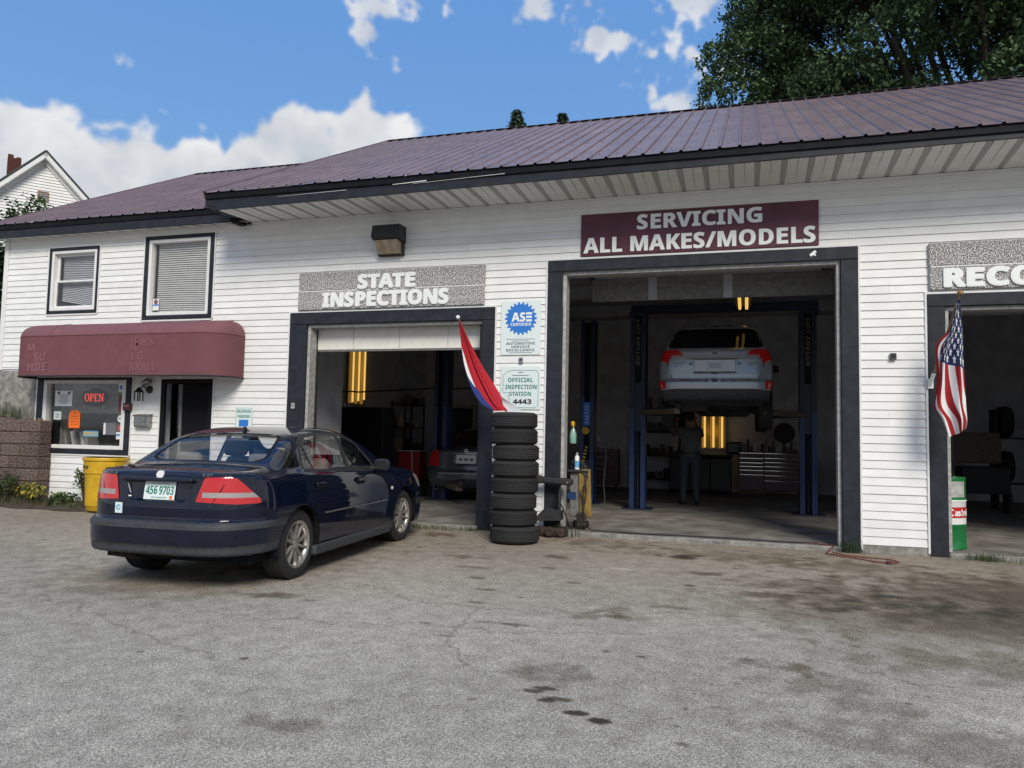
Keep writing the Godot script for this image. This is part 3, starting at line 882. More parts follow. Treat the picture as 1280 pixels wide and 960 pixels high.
	wput(fa, "fascia_board", Geo.new().bx(-12.72, -7.7, 4.555, 4.69, 0.236, 0.262, 0.004), M.fascia)
	wput(fa, "drip_edge", Geo.new().bx(-12.74, -7.55, 4.692, 4.79, 0.236, 0.275, 0.006), M.drip)
	wput(fa, "fascia_return", Geo.new().bx(-7.7, -7.56, 4.55, 4.66, 0.02, 0.234, 0.004), M.drip)
	roof(b, -7.64, 7.05, Vector2(4.795, 0.955), Vector2(7.84, -5.0), "main_roof", -7.64)
	roof(b, -12.74, -7.5, Vector2(4.79, 0.30), Vector2(7.50, -5.0), "office_roof", -12.74)
	# bay surrounds, jambs, overhead doors
	var bays := [[HOLES[4], [-6.41, -3.58, 0.0, 2.95]], [HOLES[5], [-2.42, 1.12, 0.0, 3.59]], [HOLES[6], [2.27, 5.42, 0.0, 2.97]]]
	for q in bays:
		frame_boards(b, q[0], q[1], 0.0, 0.045, M.navy)
		channel(b, q[0], false)
		var i: Array = q[1]
		var jm := Geo.new()
		jm.bx(i[0] + 0.001, i[0] + 0.045, 0.058, i[3] - 0.05, -0.2, -0.012, 0.004)
		if i[0] > -6.0: jm.bx(i[1] - 0.045, i[1] - 0.001, 0.058, i[3] - 0.05, -0.2, -0.012, 0.004)
		else: wput(b, "door_jamb", Geo.new().bx(i[1] - 0.045, i[1] - 0.001, 0.058, i[3] - 0.05, -0.2, -0.012, 0.004), M.navy)
		jm.bx(i[0] + 0.001, i[1] - 0.001, i[3] - 0.048, i[3] - 0.002, -0.2, -0.012, 0.004)
		wput(b, "door_jamb", jm, M.pale)
		var tr := Geo.new()
		for x in [i[0] + 0.0, i[1] - 0.0]:
			tr.bx(x - 0.03, x + 0.03, 0.06, i[3] + 0.1, -0.30, -0.225)
			tr.bx(x - 0.03, x + 0.03, i[3] + 0.28, i[3] + 0.33, -3.6, -0.4)
		wput(b, "door_track", tr, M.steel)
	var d1 := Node3D.new()
	d1.name = "overhead_door"
	b.add_child(d1, true)
	for k in 2:
		wput(d1, "door_section", Geo.new().bx(-6.37, -3.6, 2.585 + k * 0.41, 2.985 + k * 0.41, -0.28, -0.235, 0.006), M.door_white)
	wput(d1, "bottom_seal", Geo.new().bx(-6.37, -3.6, 2.555, 2.583, -0.275, -0.24, 0.004), M.grey)
	var rail := Geo.new()
	for x in [-5.75, -4.98, -4.2]: rail.bx(x - 0.004, x + 0.004, 2.6, 2.98, -0.2349, -0.232)
	wput(d1, "door_stile", rail, M.pale)
	for k in 4: wput(d1, "door_section", Geo.new().bx(-6.37, -3.6, 3.32, 3.36, -0.9 - k * 0.5, -0.42 - k * 0.5, 0.006), M.white_trim)
	var d2 := Node3D.new()
	d2.name = "overhead_door"
	b.add_child(d2, true)
	wput(d2, "door_section", Geo.new().box(Vector3(-0.53, 3.49, -0.92), Vector3(3.32, 0.33, 0.045), 0.006, Basis(Vector3.RIGHT, 0.12)), M.grey)
	for x in [-1.3, -0.25]: wput(d2, "door_stile", Geo.new().box(Vector3(x, 3.49, -0.893), Vector3(0.12, 0.325, 0.004), 0.0, Basis(Vector3.RIGHT, 0.12)), M.inner)
	for k in 5: wput(d2, "door_section", Geo.new().bx(-2.3, 1.06, 3.86, 3.90, -1.5 - k * 0.52, -1.0 - k * 0.52, 0.006), M.inner)
	var d3 := Node3D.new()
	d3.name = "overhead_door"
	b.add_child(d3, true)
	for k in 5: wput(d3, "door_section", Geo.new().bx(2.32, 5.38, 3.30, 3.34, -0.9 - k * 0.52, -0.4 - k * 0.52, 0.006), M.inner)
	for z in [-2.6, -5.2, -7.6]: wput(b, "ceiling_beam", Geo.new().bx(-8.68, 6.66, 4.15, 4.415, z - 0.1, z + 0.1, 0.01), M.inner)
	# office windows
	window_unit(b, [-11.53, -10.45, 3.24, 4.39], [-11.475, -10.505, 3.295, 4.335], true)
	window_unit(b, [-9.51, -8.15, 3.09, 4.48], [-9.43, -8.23, 3.16, 4.42], false)
	# shop window and its display shelf
	var s := Node3D.new()
	s.name = "shop_window"
	b.add_child(s, true)
	frame_boards(s, [-11.62, -9.63, 0.87, 2.15], [-11.49, -9.745, 0.955, 2.11], 0.0, 0.04, M.navy, true)
	channel(s, [-11.62, -9.63, 0.87, 2.15], true)
	var wf := Geo.new()
	wf.bx(-11.488, -11.41, 0.957, 2.108, -0.1, 0.03, 0.005).bx(-9.825, -9.747, 0.957, 2.108, -0.1, 0.03, 0.005).bx(-11.408, -9.827, 0.957, 1.02, -0.1, 0.03, 0.005).bx(-11.408, -9.827, 2.05, 2.108, -0.1, 0.03, 0.005)
	wput(s, "window_frame", wf, M.white_trim)
	wput(s, "window_pane", Geo.new().bx(-11.41, -9.825, 1.02, 2.05, -0.052, -0.048), M.glass_store)
	var room := Geo.new()
	room.bx(-11.9, -9.3, 0.80, 0.90, -1.3, -0.225).bx(-11.9, -11.8, 0.9, 2.4, -2.3, -0.225).bx(-9.4, -9.3, 0.06, 2.4, -2.3, -0.225).bx(-11.8, -9.3, 2.4, 2.5, -2.3, -0.225)
	wput(b, "office_room", room, M.grey)
	wput(b, "office_room_wall", Geo.new().bx(-11.9, -9.3, 0.9, 2.4, -2.4, -2.3), M.inner_pale)
	wput(b, "display_back", Geo.new().bx(-11.35, -9.83, 1.56, 2.2, -0.42, -0.40).bx(-11.35, -11.33, 0.91, 2.2, -0.398, -0.23), M.pale)
	wput(b, "counter", Geo.new().bx(-11.1, -9.42, 0.06, 1.5, -1.6, -1.5), M.dark)
	# entry: an open dark doorway with a pale pull bar
	var ed := Node3D.new()
	ed.name = "entry_door"
	b.add_child(ed, true)
	frame_boards(ed, [-9.05, -8.06, 0.0, 2.12], [-8.97, -8.14, 0.0, 2.05], 0.0, 0.03, M.drip)
	channel(ed, [-9.05, -8.06, 0.0, 2.12], false)
	wput(ed, "door_leaf", Geo.new().bx(-8.74, -8.142, 0.03, 2.045, -0.16, -0.12, 0.006), M.dark)
	wput(ed, "door_edge", Geo.new().bx(-8.79, -8.745, 0.03, 2.045, -0.15, -0.10, 0.006), M.grey)
	wput(ed, "side_light", Geo.new().bx(-8.968, -8.8, 0.03, 2.045, -0.14, -0.13), M.glass_dark)
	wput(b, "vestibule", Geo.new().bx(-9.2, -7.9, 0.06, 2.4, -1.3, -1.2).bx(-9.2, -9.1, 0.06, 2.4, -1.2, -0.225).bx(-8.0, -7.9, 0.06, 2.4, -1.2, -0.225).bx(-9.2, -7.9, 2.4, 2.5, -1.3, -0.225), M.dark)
	# rooms behind the upper windows
	wput(b, "upper_room", Geo.new().bx(-12.3, -7.3, 2.7, 2.8, -2.0, -0.225).bx(-12.3, -7.3, 4.3, 4.4, -2.0, -0.5).bx(-12.3, -7.3, 2.8, 4.4, -2.1, -2.0), M.inner)
	return b

func window_unit(b: Node, h: Array, i: Array, sash: bool) -> void:
	var w := Node3D.new()
	w.name = "office_window"
	b.add_child(w, true)
	frame_boards(w, h, i, 0.0, 0.035, M.navy, true)
	channel(w, h, true)
	var g := Geo.new()
	var t := 0.05 if sash else 0.055
	g.bx(i[0] + 0.001, i[0] + t, i[2] + 0.001, i[3] - 0.001, -0.09, 0.03, 0.006).bx(i[1] - t, i[1] - 0.001, i[2] + 0.001, i[3] - 0.001, -0.09, 0.03, 0.006)
	g.bx(i[0] + t, i[1] - t, i[2] + 0.001, i[2] + t, -0.09, 0.028, 0.006).bx(i[0] + t, i[1] - t, i[3] - t, i[3] - 0.001, -0.09, 0.028, 0.006)
	wput(w, "window_frame", g, M.white_trim)
	var mid: float = (i[2] + i[3]) * 0.5 - 0.005
	if sash:
		for k in 2:
			var y0: float = i[2] + t if k == 0 else mid - 0.015
			var y1: float = mid + 0.02 if k == 0 else i[3] - t
			var z := -0.02 if k == 0 else -0.055
			var sg := Geo.new()
			sg.bx(i[0] + t, i[0] + t + 0.04, y0, y1, z - 0.03, z, 0.004).bx(i[1] - t - 0.04, i[1] - t, y0, y1, z - 0.03, z, 0.004)
			sg.bx(i[0] + t + 0.04, i[1] - t - 0.04, y0, y0 + 0.04, z - 0.03, z, 0.004).bx(i[0] + t + 0.04, i[1] - t - 0.04, y1 - 0.035, y1, z - 0.03, z, 0.004)
			wput(w, "sash", sg, M.white_trim)
			wput(w, "window_pane", Geo.new().bx(i[0] + t + 0.04, i[1] - t - 0.04, y0 + 0.04, y1 - 0.035, z - 0.018, z - 0.014), M.glass)
		blinds(w, i[0] + 0.12, i[1] - 0.06, i[2] + 0.12, i[3] - 0.06, -0.12, 0.032, 0.02, -0.16, M.inner_pale)
	else:
		wput(w, "window_pane", Geo.new().bx(i[0] + t, i[1] - t, i[2] + t, i[3] - t, -0.052, -0.048), M.glass)
		blinds(w, i[0] + 0.11, i[1] - 0.055, i[2] + 0.06, i[3] - 0.06, -0.085, 0.036, 0.02, -0.03, M.white_trim)
		# alarm-company sticker low in the corner
		var st := wput(w, "alarm_sticker", Geo.new().bx(i[0] + 0.065, i[0] + 0.185, i[2] + 0.10, i[2] + 0.29, -0.047, -0.045), M.sign_white)
		var so := origin_of(st)
		wput(st, "sticker_band", Geo.new().bx(i[0] + 0.068, i[0] + 0.182, i[2] + 0.175, i[2] + 0.20, -0.0448, -0.044), M.sign_blue)
		wput(st, "sticker_disc", Geo.new().cyl(Vector3(i[0] + 0.125, i[2] + 0.24, -0.0448), Vector3(i[0] + 0.125, i[2] + 0.24, -0.043), 0.04, 0.04, 16), M.ghost)

# ---------- cars: half a body shell found on a smooth joint of its top, sides and ends, then cut into panels ----------
static func lut(pts: Array, lo: float, hi: float) -> PackedFloat32Array:   # smooth curve through points, sampled each centimetre
	var out := PackedFloat32Array()
	var n := int((hi - lo) * 100.0) + 2
	var k := 0
	for i in n:
		var x := lo + i * 0.01
		while k < pts.size() - 2 and x > pts[k + 1][0]: k += 1
		var x0: float = pts[k][0]
		var x1: float = pts[k + 1][0]
		var t := clampf((x - x0) / (x1 - x0), 0.0, 1.0)
		var p: float = pts[maxi(k - 1, 0)][1]
		var q: float = pts[mini(k + 2, pts.size() - 1)][1]
		var xp: float = pts[maxi(k - 1, 0)][0]
		var xq: float = pts[mini(k + 2, pts.size() - 1)][0]
		var a: float = pts[k][1]
		var b: float = pts[k + 1][1]
		var ma := (b - p) / maxf(x1 - xp, 1e-4) * (x1 - x0)
		var mb := (q - a) / maxf(xq - x0, 1e-4) * (x1 - x0)
		var d := b - a
		if d * ma <= 0.0: ma = 0.0
		else: ma = signf(d) * minf(absf(ma), 3.0 * absf(d))
		if d * mb <= 0.0: mb = 0.0
		else: mb = signf(d) * minf(absf(mb), 3.0 * absf(d))
		var t2 := t * t
		var t3 := t2 * t
		out.append(a * (2 * t3 - 3 * t2 + 1) + ma * (t3 - 2 * t2 + t) + b * (3 * t2 - 2 * t3) + mb * (t3 - t2))
	return out

class Shape:
	var top: PackedFloat32Array
	var bot: PackedFloat32Array
	var wide: PackedFloat32Array
	var belt: PackedFloat32Array
	var rear: PackedFloat32Array
	var nose: PackedFloat32Array
	var tuck: PackedFloat32Array
	var length := 4.6
	var crown := 0.05
	var rc := Vector2(0.10, 0.14)
	var fc := Vector2(0.22, 0.16)
	var dents := []   # [x half width, y0, y1, depth, taper]
	var six := false
	var k_side := 0.12
	var k_rear := 0.05
	func at(a: PackedFloat32Array, x: float, lo := 0.0) -> float:
		var u := clampf((x - lo) * 100.0, 0.0, a.size() - 1.001)
		var i := int(u)
		return a[i] + (a[i + 1] - a[i]) * (u - i)
	func f(x: float, y: float, s: float) -> float:   # negative inside; s grows from the rear bumper to the nose
		var x2 := x * x
		var d := y - at(top, s) + crown * x2
		var e := x - at(wide, s) + at(tuck, y - at(belt, s), -1.0)
		var h := k_side - absf(d - e)
		d = maxf(d, e) + (h * h * 0.25 / k_side if h > 0.0 else 0.0)
		e = at(rear, y) + rc.x * x2 + rc.y * x2 * x2 * (x2 if six else 1.0) - s
		if s < 0.6:
			for q in dents:
				if absf(x) < q[0] + 0.05 and y > q[1] - 0.03 and y < q[2] + 0.03:
					var w: float = q[0] - q[4] * (q[2] - y)
					e += q[3] * (1.0 - smoothstep(w - 0.012, w + 0.012, absf(x))) * smoothstep(q[1] - 0.012, q[1] + 0.012, y) * (1.0 - smoothstep(q[2] - 0.01, q[2] + 0.01, y))
		var kr := k_rear
		h = kr - absf(d - e)
		d = maxf(d, e) + (h * h * 0.25 / kr if h > 0.0 else 0.0)
		e = s - at(nose, y) + fc.x * x2 + fc.y * x2 * x2
		h = 0.1 - absf(d - e)
		d = maxf(d, e) + (h * h * 2.5 if h > 0.0 else 0.0)
		e = at(bot, s) - y
		h = 0.04 - absf(d - e)
		return maxf(d, e) + (h * h * 6.25 if h > 0.0 else 0.0)
	func hit(o: Vector3, dr: Vector3) -> Vector3:   # o, dr in (x, y, s)
		var lo := 0.0
		var hi := 1.9
		for i in 15:
			var m := (lo + hi) * 0.5
			if f(o.x + dr.x * m, o.y + dr.y * m, o.z + dr.z * m) < 0.0: lo = m
			else: hi = m
		return o + dr * lo
	func grad(p: Vector3) -> Vector3:
		var q := f(p.x, p.y, p.z)
		var e := 0.004
		return Vector3(f(p.x + e, p.y, p.z) - q, f(p.x, p.y + e, p.z) - q, f(p.x, p.y, p.z + e) - q).normalized()
	func shell(rings: int, fan_r: int, mid: int, fan_f: int, sr: float, sf: float, yc: float) -> Soup:
		var so := Soup.new()
		var total := fan_r + mid + fan_f + 1
		for i in total:
			for j in rings + 1:
				var a := PI * (float(j) / rings - 0.5)
				var rad := Vector3(cos(a), sin(a), 0.0)
				var o := Vector3(0, yc, sr)
				var d := rad
				if i < fan_r:
					var p := maxf(0.002, PI * 0.5 * i / fan_r)
					d = rad * sin(p) + Vector3(0, 0, -cos(p))
				elif i <= fan_r + mid:
					o.z = lerpf(sr, sf, float(i - fan_r) / mid)
				else:
					o.z = sf
					var p := maxf(0.002, PI * 0.5 * (1.0 - float(i - fan_r - mid) / fan_f))
					d = rad * sin(p) + Vector3(0, 0, cos(p))
				var q := hit(o, d)
				so.v.append(q)
				var g := grad(Vector3(maxf(q.x, 0.0), q.y, q.z))
				if j == 0 or j == rings: g.x = 0.0
				so.n.append(g.normalized())
		for i in total - 1:
			for j in rings:
				var k := i * (rings + 1) + j
				so.ix.append_array([k, k + 1, k + rings + 2, k, k + rings + 2, k + rings + 1])
		return so

class Soup:
	static var squash := 1.0   # lowers what is above the belt line
	var v := PackedVector3Array()   # (x, y, s)
	var n := PackedVector3Array()
	var ix := PackedInt32Array()
	func cut(fn: Callable) -> Array:   # [inside where fn < 0, outside]
		var a := Soup.new()
		var b := Soup.new()
		var val := PackedFloat32Array()
		val.resize(v.size())
		var any := false
		for i in v.size():
			val[i] = fn.call(v[i])
			any = any or val[i] < 0.0
		if not any: return [a, self]
		var ma := {}
		var mb := {}
		for t in range(0, ix.size(), 3):
			var p := ix[t]
			var q := ix[t + 1]
			var r := ix[t + 2]
			var k := int(val[p] < 0.0) + int(val[q] < 0.0) + int(val[r] < 0.0)
			if k == 3:
				for w in [p, q, r]: a.ix.append(_copy(a, ma, w))
			elif k == 0:
				for w in [p, q, r]: b.ix.append(_copy(b, mb, w))
			else:
				var inside := []
				var outside := []
				var c := [p, q, r]
				for e in 3:
					var w: int = c[e]
					var x: int = c[(e + 1) % 3]
					if val[w] < 0.0: inside.append([w, w, 0.0])
					else: outside.append([w, w, 0.0])
					if (val[w] < 0.0) != (val[x] < 0.0):
						var m := [w, x, val[w] / (val[w] - val[x])]
						inside.append(m)
						outside.append(m)
				_fan(a, ma, inside)
				_fan(b, mb, outside)
		return [a, b]
	func _copy(to: Soup, m: Dictionary, w: int) -> int:
		if not m.has(w):
			m[w] = to.v.size()
			to.v.append(v[w]); to.n.append(n[w])
		return m[w]
	func _fan(to: Soup, m: Dictionary, ps: Array) -> void:
		var id := []
		for e in ps:
			if e[0] == e[1]: id.append(_copy(to, m, e[0]))
			else:
				id.append(to.v.size())
				to.v.append(v[e[0]].lerp(v[e[1]], e[2])); to.n.append(n[e[0]].lerp(n[e[1]], e[2]).normalized())
		for k in range(1, id.size() - 1): to.ix.append_array([id[0], id[k], id[k + 1]])
	func moved(d: float) -> Soup:
		var o := Soup.new()
		o.n = n; o.ix = ix
		for i in v.size(): o.v.append(v[i] + n[i] * d)
		return o
	func geo(length: float, side: int, flip := false) -> Geo:   # side 1: right half, -1: left, 0: both; car's own axes: x right, z back, its middle at z 0
		var g := Geo.new()
		for sg in ([1.0, -1.0] if side == 0 else [float(side)]):
			for t in range(0, ix.size(), 3):
				var p := []
				var q := []
				for e in 3:
					var w := v[ix[t + e]]
					var m := n[ix[t + e]]
					p.append(Vector3(w.x * sg, w.y if w.y < 0.95 else 0.95 + (w.y - 0.95) * squash, length * 0.5 - w.z))
					q.append(Vector3(m.x * sg, m.y, -m.z) * (-1.0 if flip else 1.0))
				g.tri(p[0], p[1], p[2], q[0], q[1], q[2], Vector2(p[0].z, p[0].y), Vector2(p[1].z, p[1].y), Vector2(p[2].z, p[2].y))
		return g

static func sd_poly(p: Vector2, poly: PackedVector2Array, r := 0.0) -> float:
	var d := 1e9
	var inside := false
	var k := poly.size() - 1
	for i in poly.size():
		var a := poly[i]
		var b := poly[k]
		var e := b - a
		var w := p - a
		d = minf(d, (w - e * clampf(w.dot(e) / e.length_squared(), 0.0, 1.0)).length_squared())
		if (a.y > p.y) != (b.y > p.y) and p.x < (b.x - a.x) * (p.y - a.y) / (b.y - a.y) + a.x: inside = not inside
		k = i
	d = sqrt(d)
	return (-d if inside else d) - r

static func V(a: Array) -> PackedVector2Array:
	var o := PackedVector2Array()
	for p in a: o.append(Vector2(p[0], p[1]))
	return o

static func side_poly(poly: PackedVector2Array, r := 0.0, xmin := 0.3) -> Callable:   # (s, y) seen from the side
	var lo := poly[0]
	var hi := poly[0]
	for p in poly:
		lo = lo.min(p)
		hi = hi.max(p)
	return func(p: Vector3) -> float:
		if p.x < xmin or p.z < lo.x - 0.12 or p.z > hi.x + 0.12 or p.y < lo.y - 0.12 or p.y > hi.y + 0.12: return 0.1
		return sd_poly(Vector2(p.z, p.y), poly, r)

static func band(f: Callable, w: float) -> Callable:
	return func(p: Vector3) -> float: return absf(f.call(p)) - w

func wheel(parent: Node, at: Vector3, r: float, w: float, rim: float, side: float, turn := 0.0, spokes := 10, called := "wheel") -> Node3D:
	var o := Node3D.new()
	o.name = called
	parent.add_child(o, true)
	o.position = at
	o.rotation.y = turn
	var b := Basis(Vector3(0, 1, 0), Vector3(side, 0, 0), Vector3(0, 0, 1))
	var h := w * 0.5
	var pr := [[rim - 0.01, -h * 0.9], [rim + 0.03, -h], [r - 0.035, -h * 0.98], [r - 0.008, -h * 0.78]]
	for k in 5:
		var c := lerpf(-0.66, 0.66, k / 4.0) * h
		pr.append_array([[r, c - h * 0.12], [r, c + h * 0.12]])
		if k < 4: pr.append_array([[r - 0.008, c + h * 0.15], [r - 0.008, c + h * 0.18]])
	pr.append_array([[r - 0.008, h * 0.78], [r - 0.035, h * 0.98], [rim + 0.05, h], [rim + 0.02, h * 0.99], [rim + 0.004, h * 0.93], [rim - 0.012, h * 0.86]])
	put(o, "tyre", Geo.new().lathe(Vector3.ZERO, b, pr, 40, 0.6), M.rubber)
	put(o, "brake_disc", Geo.new().cyl(Vector3(side * -0.02, 0, 0), Vector3(side * 0.01, 0, 0), rim * 0.72, rim * 0.72, 24), M.grey)
	put(o, "rim_barrel", Geo.new().lathe(Vector3.ZERO, b, [[rim * 0.97, -h * 0.85], [rim * 0.88, -h * 0.3], [rim * 0.90, h * 0.5], [rim * 0.93, h * 0.80], [rim + 0.006, h * 0.90], [rim + 0.006, h * 0.93], [rim * 0.95, h * 0.93], [rim * 0.9, h * 0.80]], 36, 0.5), M.alloy)
	var g := Geo.new()
	for k in spokes:
		var a := TAU * k / spokes + (0.035 if k % 2 else -0.035)
		var d := Vector3(0, cos(a), sin(a))
		var tn := Vector3(0, -sin(a), cos(a))
		var wa := rim * 0.07
		var wb := rim * 0.06
		var x0 := side * h * 0.72
		var x1 := side * h * 0.86
		var p0 := d * rim * 0.16 + Vector3(x0, 0, 0)
		var p1 := d * rim * 0.94 + Vector3(x1, 0, 0)
		var dp := Vector3(side * -0.03, 0, 0)
		g.quad(p0 - tn * wa * 0.75, p0 + tn * wa * 0.75, p1 + tn * wb * 0.75, p1 - tn * wb * 0.75, Vector3(side, 0, 0))
		g.quad(p0 - tn * wa * 0.75, p1 - tn * wb * 0.75, p1 - tn * wb * 1.2 + dp, p0 - tn * wa * 1.2 + dp, -tn)
		g.quad(p0 + tn * wa * 0.75, p1 + tn * wb * 0.75, p1 + tn * wb * 1.2 + dp, p0 + tn * wa * 1.2 + dp, tn)
	put(o, "spokes", g, M.alloy)
	put(o, "hub_cap", Geo.new().lathe(Vector3.ZERO, b, [[rim * 0.20, h * 0.62], [rim * 0.19, h * 0.78], [rim * 0.12, h * 0.82], [0.0, h * 0.82]], 20, 0.5), M.alloy)
	var nuts := Geo.new()
	for k in 5:
		var a := TAU * k / 5.0
		nuts.cyl(Vector3(side * h * 0.7, cos(a) * rim * 0.26, sin(a) * rim * 0.26), Vector3(side * h * 0.80, cos(a) * rim * 0.26, sin(a) * rim * 0.26), rim * 0.045, rim * 0.04, 6)
	put(o, "wheel_nuts", nuts, M.grey)
	return o

func wheel_well(parent: Node, at: Vector3, r: float, side: float) -> void:
	var g := Geo.new()
	for k in 20:
		var a0 := PI * (k / 20.0) - 0.15
		var a1 := PI * ((k + 1) / 20.0) - 0.15
		a1 = a1 if k < 19 else PI + 0.15
		var d0 := Vector3(0, sin(a0), cos(a0)) * r
		var d1 := Vector3(0, sin(a1), cos(a1)) * r
		var x0 := Vector3(side * 0.07, 0, 0)
		var x1 := Vector3(-side * 0.3, 0, 0)
		g.quad(at + d0 + x0, at + d1 + x0, at + d1 + x1, at + d0 + x1, -d0)
		g.flat(at + x1, at + d0 + x1, at + d1 + x1, Vector3(side, 0, 0))
	put(parent, "wheel_well", g, M.dark)

func plate(parent: Node, at: Vector3, b: Basis, w: float, h: float) -> Node3D:
	var o := put(parent, "number_plate", Geo.new().rbox(Vector3.ZERO, Vector3(w, h, 0.006), 0.003, Basis(), 8), M.sign_teal, Transform3D(b, at))
	return o

func seat(parent: Node, at: Vector3, w: float, m: Material, head := true) -> void:
	var o := Node3D.new()
	o.name = "seat"
	parent.add_child(o, true)
	o.position = at
	put(o, "cushion", Geo.new().rbox(Vector3(0, 0, 0), Vector3(w, 0.18, 0.52), 0.07), m)
	put(o, "backrest", Geo.new().rbox(Vector3(0, 0.33, 0.27), Vector3(w * 0.94, 0.62, 0.15), 0.07, Basis(Vector3.RIGHT, -0.28)), m)
	if head:
		put(o, "headrest", Geo.new().rbox(Vector3(0, 0.735, 0.40), Vector3(minf(w * 0.52, 0.29), 0.19, 0.11), 0.05, Basis(Vector3.RIGHT, -0.2)), m)
		var p := Geo.new()
		for x in [-0.06, 0.06]: p.cyl(Vector3(x, 0.58, 0.36), Vector3(x, 0.68, 0.39), 0.007, 0.007, 6)
		put(o, "headrest_post", p, M.steel)

func navy_sedan() -> void:
	var Ln := 4.635
	var sh := Shape.new()
	sh.length = Ln
	sh.top = lut([[-0.1, 0.985], [0.0, 0.995], [0.1, 1.012], [0.3, 1.034], [0.5, 1.050], [0.64, 1.065], [0.75, 1.115], [0.9, 1.196], [1.05, 1.270], [1.2, 1.324], [1.4, 1.364], [1.65, 1.392], [1.95, 1.402], [2.2, 1.386], [2.45, 1.330], [2.7, 1.236], [2.95, 1.118], [3.12, 1.030], [3.3, 0.978], [3.6, 0.945], [4.0, 0.895], [4.25, 0.83], [4.4, 0.74], [4.5, 0.6], [4.9, 0.4]], 0.0, 5.0)
	sh.bot = lut([[0.0, 0.315], [0.62, 0.315], [1.0, 0.25], [1.4, 0.2], [3.2, 0.19], [4.0, 0.2], [4.64, 0.22]], 0.0, 4.8)
	sh.wide = lut([[0.0, 0.835], [0.3, 0.862], [0.8, 0.877], [1.05, 0.885], [1.5, 0.878], [2.5, 0.88], [3.4, 0.876], [3.7, 0.884], [4.0, 0.87], [4.4, 0.82], [4.64, 0.76]], 0.0, 4.8)
	sh.belt = lut([[0.0, 0.965], [0.8, 0.985], [1.2, 0.98], [2.0, 0.945], [2.75, 0.905], [3.3, 0.875], [4.2, 0.79], [4.64, 0.7]], 0.0, 4.8)
	sh.rear = lut([[0.0, 0.10], [0.28, 0.035], [0.33, 0.024], [0.39, 0.018], [0.41, 0.004], [0.5, 0.0], [0.565, 0.003], [0.585, 0.012], [0.602, 0.060], [0.62, 0.066], [0.72, 0.072], [0.84, 0.088], [0.95, 0.106], [0.985, 0.112], [1.02, 0.13], [1.2, 0.3], [1.5, 0.8]], 0.0, 1.6)
	sh.rc = Vector2(0.03, 0.95)
	sh.six = true
	sh.nose = lut([[0.0, 4.28], [0.2, 4.36], [0.4, 4.42], [0.55, 4.41], [0.7, 4.36], [0.8, 4.28], [1.0, 4.0], [1.5, 3.4]], 0.0, 1.6)
	sh.tuck = lut([[-1.0, 0.14], [-0.8, 0.09], [-0.7, 0.032], [-0.55, 0.012], [-0.42, 0.004], [-0.30, 0.0], [-0.18, 0.008], [-0.06, 0.028], [-0.01, 0.045], [0.03, 0.075], [0.10, 0.108], [0.25, 0.175], [0.4, 0.255], [0.55, 0.36], [0.8, 0.6]], -1.0, 1.0)
	sh.dents = [[0.325, 0.765, 0.93, 0.034, 0.35]]
	var so := sh.shell(92, 60, 100, 34, 0.74, 3.7, 0.62)
	var t := thing("parked_car", "dark navy four-door sedan parked nose-in on the lot before the bays", "car", Vector3(-4.886, -0.027, 2.60), 0.052)
	t.rotation.x = 0.010

	var put_s := func(called: String, s: Soup, m: Material, par: Node = t, side := 0, off := 0.0) -> MeshInstance3D:
		return put(par, called, (s.moved(off) if off != 0.0 else s).geo(Ln, side), m)
	var ax := [0.97, 3.52]
	var wr := 0.318
	# openings for the wheels
	for a in ax:
		so = so.cut(func(p: Vector3) -> float: return (Vector2(p.z - a, p.y - wr).length() - 0.362) if p.x > 0.5 else 0.3)[1]
	so = so.cut(func(p: Vector3) -> float: return p.y - 0.235 if p.x < 0.6 and p.z > 0.35 and p.z < 4.1 else 0.1)[1]
	var lining := so.moved(-0.028)
	# lamps
	var lamp := V([[0.385, 0.772], [0.465, 0.945], [0.485, 0.958], [0.70, 0.962], [0.80, 0.952], [0.88, 0.905], [0.99, 0.835], [1.095, 0.772], [1.09, 0.758], [0.80, 0.755]])
	var lf := func(p: Vector3) -> float:
		if p.z > 0.75 or p.y < 0.65 or p.y > 1.1 or p.x < 0.35: return 0.1
		return sd_poly(Vector2(p.x + maxf(0.0, p.z - 0.085), p.y), lamp, 0.008)
	var r := so.cut(lf)
	so = r[1]
	var lam: Soup = r[0]
	# glass
	var gl := so.cut(func(p: Vector3) -> float: return sd_poly(Vector2(p.x, p.z), V([[-1, 0.675], [0.30, 0.68], [0.49, 0.695], [0.585, 0.755], [0.59, 0.80], [0.54, 1.02], [0.49, 1.17], [0.45, 1.215], [-1, 1.235]]), 0.01) if p.y > 1.04 and p.z < 1.6 else 0.1)
	so = gl[1]
	var rear_glass: Soup = gl[0]
	r = rear_glass.cut(func(p: Vector3) -> float: return -sd_poly(Vector2(p.x, p.z), V([[-1, 0.695], [0.30, 0.70], [0.48, 0.715], [0.555, 0.77], [0.56, 0.80], [0.512, 1.02], [0.466, 1.155], [0.43, 1.19], [-1, 1.21]]), 0.01))
	put_s.call("rear_window_frit", r[0], M.dark, t, 0, -0.002)
	put_s.call("rear_window", r[1], M.glass_car, t, 0, -0.003)
	gl = so.cut(func(p: Vector3) -> float: return sd_poly(Vector2(p.x, p.z), V([[-1, 2.27], [0.46, 2.25], [0.53, 2.31], [0.655, 2.74], [0.665, 2.84], [0.40, 3.02], [-1, 3.09]]), 0.01) if p.y > 0.96 and p.z > 2.0 else 0.1)
	so = gl[1]
	put_s.call("windscreen", gl[0], M.glass_car, t, 0, -0.003)
	# bumper with its strip and valance
	var bf := func(p: Vector3) -> float: return maxf(p.y - 0.595, p.z - 0.69)
	r = so.cut(bf)
	so = r[1]
	var bmp: Soup = r[0]
	r = bmp.cut(func(p: Vector3) -> float: return p.y - 0.402)
